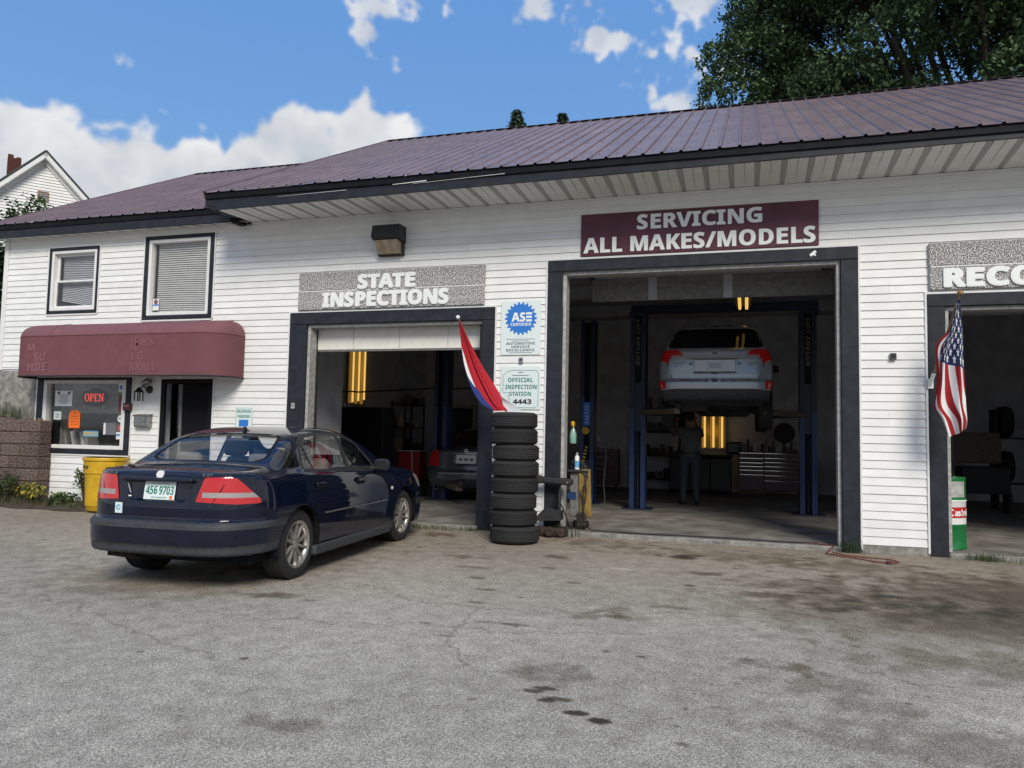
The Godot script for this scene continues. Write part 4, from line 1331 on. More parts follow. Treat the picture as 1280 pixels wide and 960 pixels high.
	var valance: Soup = r[0]
	r = (r[1] as Soup).cut(func(p: Vector3) -> float: return 0.538 - p.y)
	var rb := put_s.call("rear_bumper", r[1], M.paint_navy, t) as MeshInstance3D
	put_s.call("bumper_strip", r[0], M.cladding, rb, 0, 0.004)
	put_s.call("bumper_valance", valance, M.cladding, rb, 0, 0.0)
	r = so.cut(func(p: Vector3) -> float: return maxf(p.y - 0.60, 3.88 - p.z))
	so = r[1]
	var fb := put_s.call("front_bumper", r[0], M.paint_navy, t) as MeshInstance3D
	put(fb, "bumper_strip", Geo.new().rbox(Vector3(0.83, 0.55, -1.74), Vector3(0.02, 0.06, 0.34), 0.01, Basis(Vector3.UP, 0.25)), M.cladding)
	# headlamps
	r = so.cut(func(p: Vector3) -> float: return sd_poly(Vector2(p.z, p.y), V([[3.86, 0.80], [3.98, 0.66], [4.6, 0.62], [4.6, 0.76], [4.1, 0.84]]), 0.01) if p.x > 0.36 else 0.1)
	so = r[1]
	for sd in [1, -1]: put_s.call("headlight", r[0], M.lens_clear, t, sd)
	# doors, side windows
	var seams := []
	var fd := side_poly(V([[2.055, 0.285], [2.055, 1.43], [2.25, 1.375], [2.47, 1.275], [2.80, 0.985], [2.985, 0.90], [2.975, 0.60], [2.93, 0.285]]), 0.0, 0.45)
	var rd := side_poly(V([[2.052, 0.285], [2.052, 1.43], [1.6, 1.385], [1.28, 1.345], [1.08, 1.215], [1.0, 1.03], [0.985, 0.945], [1.08, 0.855], [1.24, 0.745], [1.34, 0.60], [1.375, 0.285]]), 0.0, 0.45)
	for f in [fd, rd]:
		r = so.cut(band(f, 0.0038))
		seams.append(r[0])
		so = r[1]
	var dr := so.cut(fd)
	so = dr[1]
	var front_door: Soup = dr[0]
	dr = so.cut(rd)
	so = dr[1]
	var rear_door: Soup = dr[0]
	var frame_f := side_poly(V([[2.035, 0.955], [2.035, 1.338], [2.2, 1.318], [2.44, 1.228], [2.73, 0.968], [2.74, 0.92]]), 0.012)
	var frame_r := side_poly(V([[2.072, 0.955], [2.072, 1.338], [1.6, 1.338], [1.32, 1.31], [1.15, 1.238], [1.065, 1.10], [1.055, 1.018], [1.085, 1.0]]), 0.012)
	var glass_f := side_poly(V([[2.10, 0.972], [2.10, 1.308], [2.19, 1.296], [2.41, 1.21], [2.65, 0.988], [2.64, 0.95]]), 0.012)
	var glass_r := side_poly(V([[1.995, 0.976], [1.995, 1.308], [1.6, 1.31], [1.34, 1.285], [1.225, 1.235], [1.285, 1.008]]), 0.010)
	var glass_q := side_poly(V([[1.092, 1.02], [1.105, 1.095], [1.155, 1.195], [1.185, 1.222], [1.24, 1.012]]), 0.008)
	var fr := front_door.cut(frame_f)
	var rr := rear_door.cut(frame_r)
	front_door = fr[1]
	rear_door = rr[1]
	var fg := (fr[0] as Soup).cut(glass_f)
	var rg := (rr[0] as Soup).cut(glass_r)
	var qg := (rg[1] as Soup).cut(glass_q)
	for sd in [1, -1]:
		var f := put_s.call("front_door", front_door, M.paint_navy, t, sd) as MeshInstance3D
		put_s.call("window_trim", fg[1], M.black, f, sd, -0.003)
		put_s.call("window", fg[0], M.glass_car, f, sd, -0.007)
		var g := put_s.call("rear_door", rear_door, M.paint_navy, t, sd) as MeshInstance3D
		put_s.call("window_trim", qg[1], M.black, g, sd, -0.003)
		put_s.call("window", rg[0], M.glass_car, g, sd, -0.007)
		put_s.call("quarter_window", qg[0], M.glass_car, g, sd, -0.007)
		var z := func(s: float) -> float: return Ln * 0.5 - s
		for q in [[f, 2.22], [g, 1.31]]:
			put(q[0], "handle_cup", Geo.new().rbox(Vector3(sd * 0.868, 0.835, z.call(q[1])), Vector3(0.02, 0.08, 0.17), 0.009), M.dark)
			put(q[0], "handle", Geo.new().rbox(Vector3(sd * 0.884, 0.845, z.call(q[1])), Vector3(0.018, 0.038, 0.19), 0.009), M.paint_navy)
		put(f, "door_strip", Geo.new().rbox(Vector3(sd * 0.884, 0.562, z.call(2.51)), Vector3(0.012, 0.016, 0.86), 0.005), M.steel)
		put(g, "door_strip", Geo.new().rbox(Vector3(sd * 0.884, 0.567, z.call(1.72)), Vector3(0.012, 0.016, 0.62), 0.005), M.steel)
		# mirror
		var mi := put(t, "door_mirror", Geo.new().rbox(Vector3(sd * 0.93, 0.985, z.call(2.64)), Vector3(0.18, 0.135, 0.12), 0.055), M.bumper)
		put(mi, "mirror_stalk", Geo.new().rbox(Vector3(sd * 0.83, 0.94, z.call(2.66)), Vector3(0.12, 0.05, 0.08), 0.02), M.black)
		put(mi, "mirror_glass", Geo.new().rbox(Vector3(sd * 0.933, 0.985, z.call(2.583)), Vector3(0.145, 0.105, 0.008), 0.004), M.mirror)
		put(t, "sill_skirt", Geo.new().rbox(Vector3(sd * 0.835, 0.222, z.call(2.14)), Vector3(0.10, 0.10, 1.84), 0.03), M.cladding)
		put(t, "side_repeater", Geo.new().rbox(Vector3(sd * 0.872, 0.69, z.call(3.09)), Vector3(0.012, 0.035, 0.05), 0.006), M.sign_white)
		# tail lamp, cut into its red and clear bands, on the wing and on the lid
		var bandf := side_poly(V([[-0.2, 0.80], [-0.2, 0.846], [0.40, 0.842], [0.43, 0.80]]), 0.0, 0.0)
		var parts := lam.cut(bandf)
		r = (parts[1] as Soup).cut(func(p: Vector3) -> float: return absf(p.x - 0.575 - 0.5 * (p.y - 0.86)) - 0.0055 if p.z < 0.5 else 0.1)
		var halves := (r[1] as Soup).cut(func(p: Vector3) -> float: return p.x - 0.575 - 0.5 * (p.y - 0.86) if p.z < 0.5 else 0.1)
		var tl := put_s.call("tail_light", halves[1], M.lens_red, t, sd, 0.006) as MeshInstance3D
		var lid_parts := (halves[0] as Soup).cut(func(p: Vector3) -> float: return p.y - 0.82)
		put_s.call("lid_light", lid_parts[1], M.lens_red, t, sd, 0.006)
		put_s.call("lid_light", lid_parts[0], M.lens_red, t, sd, 0.006)
		put_s.call("lamp_gap", r[0], M.dark, tl, sd, 0.002)
		r = (parts[0] as Soup).cut(func(p: Vector3) -> float: return p.x - 0.425)
		put_s.call("lamp_edge", r[0], M.lens_red, tl, sd, 0.006)
		put_s.call("clear_band", r[1], M.lens_clear, tl, sd, 0.004)
	# C-pillar corner glass, lid and flap seams
	r = so.cut(side_poly(V([[0.775, 1.045], [0.995, 1.035], [0.995, 1.175], [0.945, 1.195], [0.93, 1.185]]), 0.008))
	so = r[1]
	for sd in [1, -1]: put_s.call("corner_window", r[0], M.glass_dark, t, sd, -0.003)
	var lid := V([[-1, 0.672], [0.42, 0.672], [0.48, 0.72], [0.53, 0.845], [0.605, 0.99], [0.625, 1.06], [0.60, 1.18], [0.62, 1.60], [0.54, 1.70], [-1, 1.70]])
	var lidf := func(p: Vector3) -> float: return sd_poly(Vector2(p.x, p.y + p.z), lid) if p.z < 0.75 and p.y > 0.6 else 0.1
	r = so.cut(band(lidf, 0.0045))
	seams.append(r[0])
	so = r[1]
	r = so.cut(lidf)
	so = r[1]
	var lidn := put_s.call("boot_lid", r[0], M.paint_navy, t) as MeshInstance3D
	r = so.cut(band(func(p: Vector3) -> float: return (Vector2(p.z - 0.62, p.y - 0.83).length() - 0.082) if p.x > 0.5 else 0.2, 0.002))
	seams.append(r[0])
	so = r[1]
	put_s.call("body", so, M.paint_navy, t)
	var sg := Geo.new()
	for s in seams: sg.add((s as Soup).geo(Ln, 0))
	put(t, "panel_gaps", sg, M.dark)
	# trim of the inside, seats
	r = lining.cut(func(p: Vector3) -> float: return 0.97 - p.y)
	put(t, "inner_panels", (r[1] as Soup).geo(Ln, 0, true), M.seat_dark)
	var up := r[0] as Soup
	for f in [frame_f, frame_r]: up = up.cut(f)[1]
	up = up.cut(func(p: Vector3) -> float: return (p.z - 1.2) if p.y < 1.42 and p.x < 0.62 else 0.1)[1]
	up = up.cut(func(p: Vector3) -> float: return (2.27 - p.z) if p.x < 0.68 else 0.1)[1]
	up = up.cut(func(p: Vector3) -> float: return p.z - 1.22)[1]
	put(t, "headlining", up.geo(Ln, 0, true), M.lining)
	put(t, "floor_pan", Geo.new().bx(-0.72, 0.72, 0.22, 0.30, -1.75, 1.95), M.dark)
	put(t, "parcel_shelf", Geo.new().rbox(Vector3(0, 0.985, Ln * 0.5 - 0.84), Vector3(1.2, 0.05, 0.5), 0.02), M.seat_dark)
	for sd in [1, -1]: seat(t, Vector3(sd * 0.37, 0.44, 0.16), 0.52, M.seat)
	seat(t, Vector3(0, 0.42, 0.95), 1.25, M.seat, false)
	for sd in [-0.4, 0.4]: put(t, "rear_headrest", Geo.new().rbox(Vector3(sd, 1.075, 1.30), Vector3(0.27, 0.13, 0.11), 0.05), M.seat)
	put(t, "dashboard", Geo.new().rbox(Vector3(0, 0.84, -0.62), Vector3(1.36, 0.24, 0.42), 0.09), M.seat_dark)
	put(t, "steering_wheel", Geo.new().lathe(Vector3(-0.37, 0.90, -0.32), Geo.frame(Vector3(0, 0.45, 0.9)), [[0.175, -0.012], [0.19, -0.012], [0.19, 0.012], [0.175, 0.012], [0.175, -0.012]], 28, 0.0), M.black)
	# wheels
	for i in 2:
		for sd in [1.0, -1.0]:
			var c := Vector3(sd * 0.735, wr, Ln * 0.5 - ax[i])
			wheel_well(t, Vector3(sd * 0.79, wr, c.z), 0.37, sd)
			wheel(t, c, wr, 0.215, 0.214, sd, 0.0 if i == 0 else -0.06)
	# small things of the tail
	var rz := Ln * 0.5
	var tilt := Basis(Vector3.RIGHT, -0.16)
	var pl := plate(lidn, Vector3(0, 0.843, rz - 0.113), tilt, 0.305, 0.152)
	words(pl, "456", Vector3(-0.078, 0.004, 0.0035), 0.112, 0.072, M.ink_green, 0.002, 0.0, "Droid Sans", true, Basis(), "plate_number")
	words(pl, "9703", Vector3(0.068, 0.004, 0.0035), 0.142, 0.072, M.ink_green, 0.002, 0.0, "Droid Sans", true, Basis(), "plate_number")
	words(pl, "LIVE FREE OR DIE", Vector3(0, 0.062, 0.0035), 0.17, 0.012, M.ink_green, 0.001, 0.0, "Droid Sans", false, Basis(), "plate_motto")
	words(pl, "NEW HAMPSHIRE", Vector3(0, -0.058, 0.0035), 0.15, 0.013, M.ink_green, 0.001, 0.0, "Droid Sans", false, Basis(), "plate_state")
	put(pl, "plate_sticker", Geo.new().box(Vector3(0.118, -0.056, 0.0032), Vector3(0.03, 0.03, 0.001)), M.orange)
	put(lidn, "plate_light_bar", Geo.new().rbox(Vector3(0, 0.938, rz - 0.088), Vector3(0.69, 0.034, 0.05), 0.014, tilt), M.paint_navy)
	put(lidn, "recess_lip", Geo.new().box(Vector3(-0.30, 0.85, rz - 0.112), Vector3(0.012, 0.13, 0.012), 0.004, Basis(Vector3.BACK, 0.33)), M.steel)
	put(lidn, "round_emblem", Geo.new().cyl(Vector3(0, 0.975, rz - 0.135), Vector3(0, 0.980, rz - 0.106), 0.037, 0.035, 28), M.sign_white)
	words(lidn, "2.0T", Vector3(0.46, 0.988, rz - 0.118), 0.10, 0.026, M.steel, 0.006, 0.0, "Droid Sans", true, Basis(Vector3.UP, 0.1), "model_badge")
	words(lidn, "9-3", Vector3(-0.47, 0.986, rz - 0.118), 0.085, 0.028, M.steel, 0.006, 0.0, "Droid Sans", true, Basis(Vector3.UP, -0.1), "model_badge")
	var stk := put(lidn, "lid_sticker", Geo.new().box(Vector3(-0.37, 0.69, rz - 0.074), Vector3(0.075, 0.09, 0.004), 0.0, Basis(Vector3.UP, -0.08)), M.sign_teal)
	put(stk, "sticker_ring", Geo.new().lathe(Vector3(-0.37, 0.693, rz - 0.0725), Basis(Vector3.RIGHT, Vector3.BACK, Vector3.DOWN), [[0.013, 0.0], [0.013, 0.002], [0.024, 0.002], [0.024, 0.0]], 20, 0.0), M.sky_blue)
	var fin := Geo.new()
	fin.prism(V([[0.0, 0.0], [0.13, 0.0], [0.105, 0.045], [0.085, 0.052], [0.06, 0.02]]), Transform3D(Basis(Vector3(0, 0, 1), Vector3.UP, Vector3(-1, 0, 0)), Vector3(0.012, 1.343, rz - 1.42)), 0.024)
	put(t, "roof_fin_aerial", fin, M.black)
	put(t, "exhaust_pipe", Geo.new().cyl(Vector3(-0.52, 0.205, rz - 0.5), Vector3(-0.52, 0.285, rz - 0.20), 0.03, 0.03, 14).cyl(Vector3(-0.44, 0.205, rz - 0.5), Vector3(-0.44, 0.285, rz - 0.21), 0.03, 0.03, 14), M.rust)
	put(t, "rear_silencer", Geo.new().rbox(Vector3(-0.3, 0.30, rz - 0.5), Vector3(0.8, 0.14, 0.3), 0.06), M.soot)
	Soup.squash = 1.0

func silver_wagon(at: Vector3) -> void:
	var Ln := 4.78
	var sh := Shape.new()
	sh.length = Ln
	sh.top = lut([[0.0, 1.56], [0.25, 1.58], [0.4, 1.59], [0.6, 1.60], [1.0, 1.615], [2.0, 1.615], [2.5, 1.59], [2.9, 1.48], [3.3, 1.26], [3.55, 1.12], [3.7, 1.07], [4.3, 0.98], [4.6, 0.86], [4.8, 0.7]], 0.0, 5.0)
	sh.bot = lut([[0.0, 0.33], [0.6, 0.31], [1.4, 0.24], [3.2, 0.24], [4.2, 0.28], [4.8, 0.32]], 0.0, 4.9)
	sh.wide = lut([[0.0, 0.885], [0.4, 0.90], [1.0, 0.912], [2.5, 0.91], [3.8, 0.905], [4.4, 0.86], [4.8, 0.8]], 0.0, 4.9)
	sh.belt = lut([[0.0, 1.06], [2.0, 1.02], [3.4, 0.97], [4.8, 0.85]], 0.0, 4.9)
	sh.rear = lut([[0.0, 0.2], [0.32, 0.10], [0.40, 0.035], [0.46, 0.012], [0.52, 0.0], [0.62, 0.004], [0.645, 0.02], [0.66, 0.06], [0.75, 0.07], [0.9, 0.085], [1.06, 0.105], [1.15, 0.12], [1.195, 0.15], [1.26, 0.20], [1.40, 0.31], [1.50, 0.37], [1.58, 0.42], [1.7, 0.5]], 0.0, 1.9)
	sh.rc = Vector2(0.055, 0.075)
	sh.nose = lut([[0.0, 4.6], [0.4, 4.76], [0.7, 4.74], [0.9, 4.6], [1.1, 4.3], [1.7, 3.6]], 0.0, 1.9)
	sh.tuck = lut([[-1.0, 0.14], [-0.75, 0.06], [-0.5, 0.012], [-0.3, 0.0], [-0.12, 0.012], [0.0, 0.035], [0.05, 0.06], [0.2, 0.13], [0.35, 0.2], [0.48, 0.28], [0.7, 0.45]], -1.0, 1.0)
	sh.dents = [[0.40, 0.775, 1.00, 0.03, 0.28]]
	sh.k_side = 0.11
	var so := sh.shell(80, 50, 50, 16, 0.8, 3.9, 0.95)
	var t := thing("lifted_wagon", "silver station wagon raised high on the lift, seen from behind", "car", at, 0.01)
	var put_s := func(called: String, s: Soup, m: Material, par: Node = t, side := 0, off := 0.0) -> MeshInstance3D:
		return put(par, called, (s.moved(off) if off != 0.0 else s).geo(Ln, side), m)
	var ax := [1.02, 3.76]
	for a in ax:
		so = so.cut(func(p: Vector3) -> float: return (Vector2(p.z - a, p.y - 0.34).length() - 0.40) if p.x > 0.5 else 0.3)[1]
	# dark lower cladding
	var r := so.cut(func(p: Vector3) -> float: return p.y - 0.505 + 0.02 * smoothstep(0.6, 0.8, absf(p.x)) if p.z < 0.8 else p.y - 0.45)
	so = r[1]
	put_s.call("lower_cladding", r[0], M.cladding)
	# rear window, taillights
	var gl := so.cut(func(p: Vector3) -> float: return sd_poly(Vector2(p.x, p.y), V([[-1, 1.185], [0.69, 1.185], [0.73, 1.21], [0.63, 1.46], [0.57, 1.505], [-1, 1.52]]), 0.01) if p.z < 0.55 else 0.1)
	so = gl[1]
	put_s.call("rear_window", gl[0], M.glass_dark)
	var lamp := V([[0.46, 1.015], [0.56, 1.125], [0.62, 1.145], [0.76, 1.145], [0.95, 1.12], [1.05, 1.06], [0.99, 0.925], [0.745, 0.925], [0.735, 1.008]])
	r = so.cut(func(p: Vector3) -> float: return sd_poly(Vector2(p.x + maxf(0.0, p.z - 0.14), p.y), lamp, 0.006) if p.z < 0.7 and p.x > 0.4 and p.y > 0.85 else 0.1)
	so = r[1]
	var lam: Soup = r[0]
	var seams := []
	for lid in [V([[-1, 0.655], [0.64, 0.655], [0.69, 0.70], [0.745, 0.85], [0.745, 1.2], [0.63, 1.55], [-1, 1.60]])]:
		var f := func(p: Vector3) -> float: return sd_poly(Vector2(p.x, p.y), lid) if p.z < 0.6 else 0.1
		r = so.cut(band(f, 0.008))
		seams.append(r[0])
		r = (r[1] as Soup).cut(f)
		so = r[1]
	var hatch := put_s.call("tailgate", r[0], M.paint_silver, t) as MeshInstance3D
	r = so.cut(func(p: Vector3) -> float: return maxf(p.y - 0.632, p.z - 0.62))
	so = r[1]
	r = (r[0] as Soup).cut(func(p: Vector3) -> float: return sd_poly(Vector2(p.x + maxf(0.0, p.z - 0.1), p.y), V([[0.785, 0.505], [0.78, 0.625], [0.93, 0.625], [0.93, 0.505]]), 0.006) if p.z < 0.5 else 0.1)
	var refl: Soup = r[0]
	var bm := put_s.call("rear_bumper", r[1], M.paint_silver, t) as MeshInstance3D
	var rz := Ln * 0.5
	for sd in [1, -1]:
		var q := lam.cut(func(p: Vector3) -> float: return maxf(p.y - (1.055 if p.x < 0.735 else 0.965), p.x - 0.69 if p.x < 0.735 else 0.78 - p.x))
		var s2 := (q[1] as Soup).cut(func(p: Vector3) -> float: return absf(p.x - 0.747) - 0.004)
		var tl := put_s.call("tail_light", s2[1], M.lens_red, t, sd, 0.005) as MeshInstance3D
		put_s.call("lamp_gap", s2[0], M.dark, tl, sd)
		put_s.call("clear_band", q[0], M.lens_clear, tl, sd, 0.004)
		put_s.call("reflector", refl, M.lens_red, bm, sd, 0.006)
		put(t, "door_mirror", Geo.new().rbox(Vector3(sd * 1.02, 1.10, rz - 3.25), Vector3(0.22, 0.15, 0.12), 0.055), M.black)
	r = so.cut(side_poly(V([[0.55, 1.10], [0.85, 1.40], [1.2, 1.50], [2.5, 1.50], [3.1, 1.14], [3.1, 1.05]]), 0.01))
	so = r[1]
	for sd in [1, -1]: put_s.call("side_glass", r[0], M.glass_dark, t, sd)
	put_s.call("body", so, M.paint_silver)
	put(t, "roof_spoiler", Geo.new().grid([[Vector3(-0.60, 1.50, rz - 0.50), Vector3(-0.3, 1.565, rz - 0.42), Vector3(0, 1.575, rz - 0.40), Vector3(0.3, 1.565, rz - 0.42), Vector3(0.60, 1.50, rz - 0.50)], [Vector3(-0.62, 1.49, rz - 0.36), Vector3(-0.34, 1.56, rz - 0.27), Vector3(0, 1.552, rz - 0.25), Vector3(0.34, 1.56, rz - 0.27), Vector3(0.62, 1.49, rz - 0.36)]]), M.paint_silver)
	var sg := Geo.new()
	for s in seams: sg.add((s as Soup).geo(Ln, 0))
	put(t, "panel_gaps", sg, M.dark)
	put(hatch, "chrome_strip", Geo.new().rbox(Vector3(0, 1.008, rz - 0.09), Vector3(0.92, 0.022, 0.03), 0.01), M.steel)
	put(hatch, "oval_emblem", Geo.new().lathe(Vector3(0, 1.09, rz - 0.11), Basis(Vector3(1.55, 0, 0), Vector3.BACK, Vector3.UP), [[0.034, 0.0], [0.034, 0.010], [0.042, 0.010], [0.042, 0.0]], 28, 0.0), M.steel)
	put(hatch, "emblem_field", Geo.new().lathe(Vector3(0, 1.09, rz - 0.11), Basis(Vector3(1.55, 0, 0), Vector3.BACK, Vector3.UP), [[0.035, 0.006], [0.0, 0.008]], 24, 0.0), M.ink_grey)
	put(hatch, "number_plate", Geo.new().rbox(Vector3(0, 0.885, rz - 0.098), Vector3(0.64, 0.195, 0.012), 0.006), M.paint_silver)
	var slots := Geo.new()
	for k in 4: slots.box(Vector3(0, 0.85 + k * 0.024, rz - 0.090), Vector3(0.20, 0.007, 0.003))
	for x in [-0.115, 0.115]:
		for y in [0.83, 0.945]: slots.cyl(Vector3(x, y, rz - 0.092), Vector3(x, y, rz - 0.088), 0.008, 0.008, 8)
	put(hatch, "plate_slots", slots, M.ink_grey)
	for sd in [-1, 1]:
		var bl := Geo.new()
		for q in [[0.0, 0.03, 0.20], [-0.045, 0.02, 0.15]]: bl.rbox(Vector3(sd * 0.575, 0.95 + q[0], rz - 0.095), Vector3(q[2], q[1] * 0.8, 0.012), 0.005, Basis(), 8)
		put(hatch, "badge_lettering", bl, M.steel)
	put(t, "underbody", Geo.new().bx(-0.74, 0.74, 0.26, 0.34, -1.9, 2.0).rbox(Vector3(-0.35, 0.24, 1.5), Vector3(0.5, 0.18, 0.8), 0.08).rbox(Vector3(0.1, 0.22, 0.5), Vector3(0.9, 0.2, 0.5), 0.06).cyl(Vector3(-0.62, 0.33, 1.02), Vector3(0.62, 0.33, 1.02), 0.035), M.soot)
	put(t, "exhaust_pipe", Geo.new().tube([Vector3(-0.3, 0.26, -1.2), Vector3(-0.25, 0.24, 0.2), Vector3(-0.1, 0.22, 0.9), Vector3(-0.45, 0.25, 1.4), Vector3(-0.62, 0.32, 2.05)], 0.032, 10), M.rust)
	put(t, "spring_leg", Geo.new().cyl(Vector3(-0.6, 0.25, rz - 1.02), Vector3(-0.55, 0.6, rz - 1.02), 0.05).cyl(Vector3(0.6, 0.25, rz - 1.02), Vector3(0.55, 0.6, rz - 1.02), 0.05), M.soot)
	for i in 2:
		for sd in [1.0, -1.0]:
			wheel_well(t, Vector3(sd * 0.83, 0.36, rz - ax[i]), 0.405, sd)
			wheel(t, Vector3(sd * 0.80, 0.20, rz - ax[i]), 0.335, 0.22, 0.216, sd)

func slate_sedan(at: Vector3, turn: float) -> void:
	var Ln := 4.53
	var sh := Shape.new()
	sh.length = Ln
	sh.top = lut([[0.0, 0.985], [0.15, 1.0], [0.4, 1.015], [0.62, 1.03], [0.9, 1.18], [1.3, 1.36], [1.7, 1.425], [2.2, 1.43], [2.6, 1.39], [3.0, 1.22], [3.35, 1.0], [3.6, 0.93], [4.2, 0.84], [4.5, 0.7], [4.6, 0.6]], 0.0, 4.8)
	sh.bot = lut([[0.0, 0.28], [0.6, 0.22], [3.5, 0.2], [4.6, 0.24]], 0.0, 4.7)
	sh.wide = lut([[0.0, 0.80], [0.5, 0.845], [1.1, 0.864], [3.5, 0.864], [4.2, 0.82], [4.6, 0.74]], 0.0, 4.7)
	sh.belt = lut([[0.0, 0.94], [2.0, 0.92], [4.6, 0.7]], 0.0, 4.7)
	sh.rear = lut([[0.0, 0.2], [0.28, 0.08], [0.36, 0.03], [0.44, 0.0], [0.56, 0.0], [0.585, 0.02], [0.60, 0.07], [0.7, 0.08], [0.9, 0.10], [0.985, 0.105], [1.1, 0.3], [1.5, 0.8]], 0.0, 1.6)
	sh.nose = lut([[0.0, 4.4], [0.4, 4.52], [0.7, 4.48], [0.9, 4.2], [1.5, 3.6]], 0.0, 1.6)
	sh.tuck = lut([[-1.0, 0.14], [-0.65, 0.05], [-0.4, 0.005], [-0.3, 0.0], [-0.1, 0.02], [0.0, 0.045], [0.05, 0.075], [0.25, 0.16], [0.4, 0.24], [0.55, 0.34], [0.8, 0.6]], -1.0, 1.0)
	sh.dents = [[0.24, 0.70, 0.90, 0.03, 0.1]]
	var so := sh.shell(56, 40, 40, 12, 0.74, 3.7, 0.6)
	var t := thing("slate_sedan", "dark grey sedan standing inside the shop behind the state inspections bay", "car", at, turn)
	for a in [1.0, 3.7]:
		so = so.cut(func(p: Vector3) -> float: return (Vector2(p.z - a, p.y - 0.31).length() - 0.36) if p.x > 0.5 else 0.3)[1]
	var lamp := V([[0.545, 0.675], [0.60, 0.80], [0.625, 0.93], [0.68, 0.985], [0.78, 0.93], [0.98, 0.82], [1.0, 0.675]])
	var r := so.cut(func(p: Vector3) -> float: return sd_poly(Vector2(p.x + maxf(0.0, p.z - 0.12), p.y), lamp, 0.006) if p.z < 0.6 and p.x > 0.45 else 0.1)
	so = r[1]
	for sd in [1, -1]: put(t, "tail_light", (r[0] as Soup).moved(0.004).geo(Ln, sd), M.lens_red)
	r = so.cut(func(p: Vector3) -> float: return maxf(p.y - 0.592, p.z - 0.64))
	so = r[1]
	var bm := put(t, "rear_bumper", (r[0] as Soup).geo(Ln, 0), M.paint_slate)
	var rz := Ln * 0.5
	put(bm, "bumper_strip", Geo.new().rbox(Vector3(0, 0.535, rz - 0.004), Vector3(1.0, 0.03, 0.02), 0.008), M.steel)
	r = so.cut(func(p: Vector3) -> float: return sd_poly(Vector2(p.x, p.z), V([[-1, 0.68], [0.5, 0.70], [0.58, 0.78], [0.48, 1.4], [-1, 1.45]]), 0.01) if p.y > 1.0 and p.z < 1.8 else 0.1)
	so = r[1]
	put(t, "rear_window", (r[0] as Soup).geo(Ln, 0), M.glass_dark)
	var lid := V([[-1, 0.68], [0.50, 0.68], [0.555, 0.80], [0.60, 1.02], [0.60, 1.6], [-1, 1.66]])
	var lidf := func(p: Vector3) -> float: return sd_poly(Vector2(p.x, p.y + p.z), lid) if p.z < 0.7 and p.y > 0.58 else 0.1
	r = so.cut(band(lidf, 0.003))
	put(t, "panel_gaps", (r[0] as Soup).geo(Ln, 0), M.dark)
	r = (r[1] as Soup).cut(lidf)
	so = r[1]
	var ln := put(t, "boot_lid", (r[0] as Soup).geo(Ln, 0), M.paint_slate)
	r = so.cut(side_poly(V([[1.0, 0.98], [1.5, 1.33], [2.4, 1.35], [3.1, 0.97]]), 0.01))
	so = r[1]
	for sd in [1, -1]: put(t, "side_glass", (r[0] as Soup).geo(Ln, sd), M.glass_dark)
	put(t, "body", so.geo(Ln, 0), M.paint_slate)
	put(ln, "number_plate", Geo.new().rbox(Vector3(0, 0.805, rz - 0.105), Vector3(0.40, 0.165, 0.012), 0.006), M.sign_white)
	var pg := Geo.new()
	for x in [-0.11, 0.0, 0.11]: pg.box(Vector3(x, 0.80, rz - 0.098), Vector3(0.07, 0.05, 0.003))
	put(ln, "plate_print", pg, M.ink_grey)
	put(ln, "plate_strip", Geo.new().rbox(Vector3(0, 0.915, rz - 0.09), Vector3(0.50, 0.02, 0.03), 0.009), M.chrome)
	put(ln, "star_emblem", Geo.new().lathe(Vector3(0, 0.965, rz - 0.10), Basis(Vector3.RIGHT, Vector3.BACK, Vector3.DOWN), [[0.03, 0.0], [0.03, 0.008], [0.037, 0.008], [0.037, 0.0]], 20, 0.0).box(Vector3(0, 0.98, rz - 0.096), Vector3(0.006, 0.03, 0.005)).box(Vector3(-0.012, 0.958, rz - 0.096), Vector3(0.03, 0.006, 0.005), 0.0, Basis(Vector3.BACK, 0.52)).box(Vector3(0.012, 0.958, rz - 0.096), Vector3(0.03, 0.006, 0.005), 0.0, Basis(Vector3.BACK, -0.52)), M.chrome)
	put(t, "underbody", Geo.new().bx(-0.7, 0.7, 0.22, 0.32, -1.8, 1.9), M.soot)
	put(t, "exhaust_pipe", Geo.new().lathe(Vector3(-0.55, 0.27, rz - 0.05), Basis(Vector3.RIGHT, Vector3.BACK, Vector3.DOWN), [[0.045, -0.3], [0.045, 0.06], [0.036, 0.06], [0.036, -0.2]], 20, 0.0), M.chrome)
	for i in 2:
		for sd in [1.0, -1.0]:
			var c := Vector3(sd * 0.76, 0.31, rz - [1.0, 3.7][i])
			wheel_well(t, Vector3(sd * 0.79, 0.31, c.z), 0.365, sd)
			wheel(t, c, 0.31, 0.2, 0.205, sd)

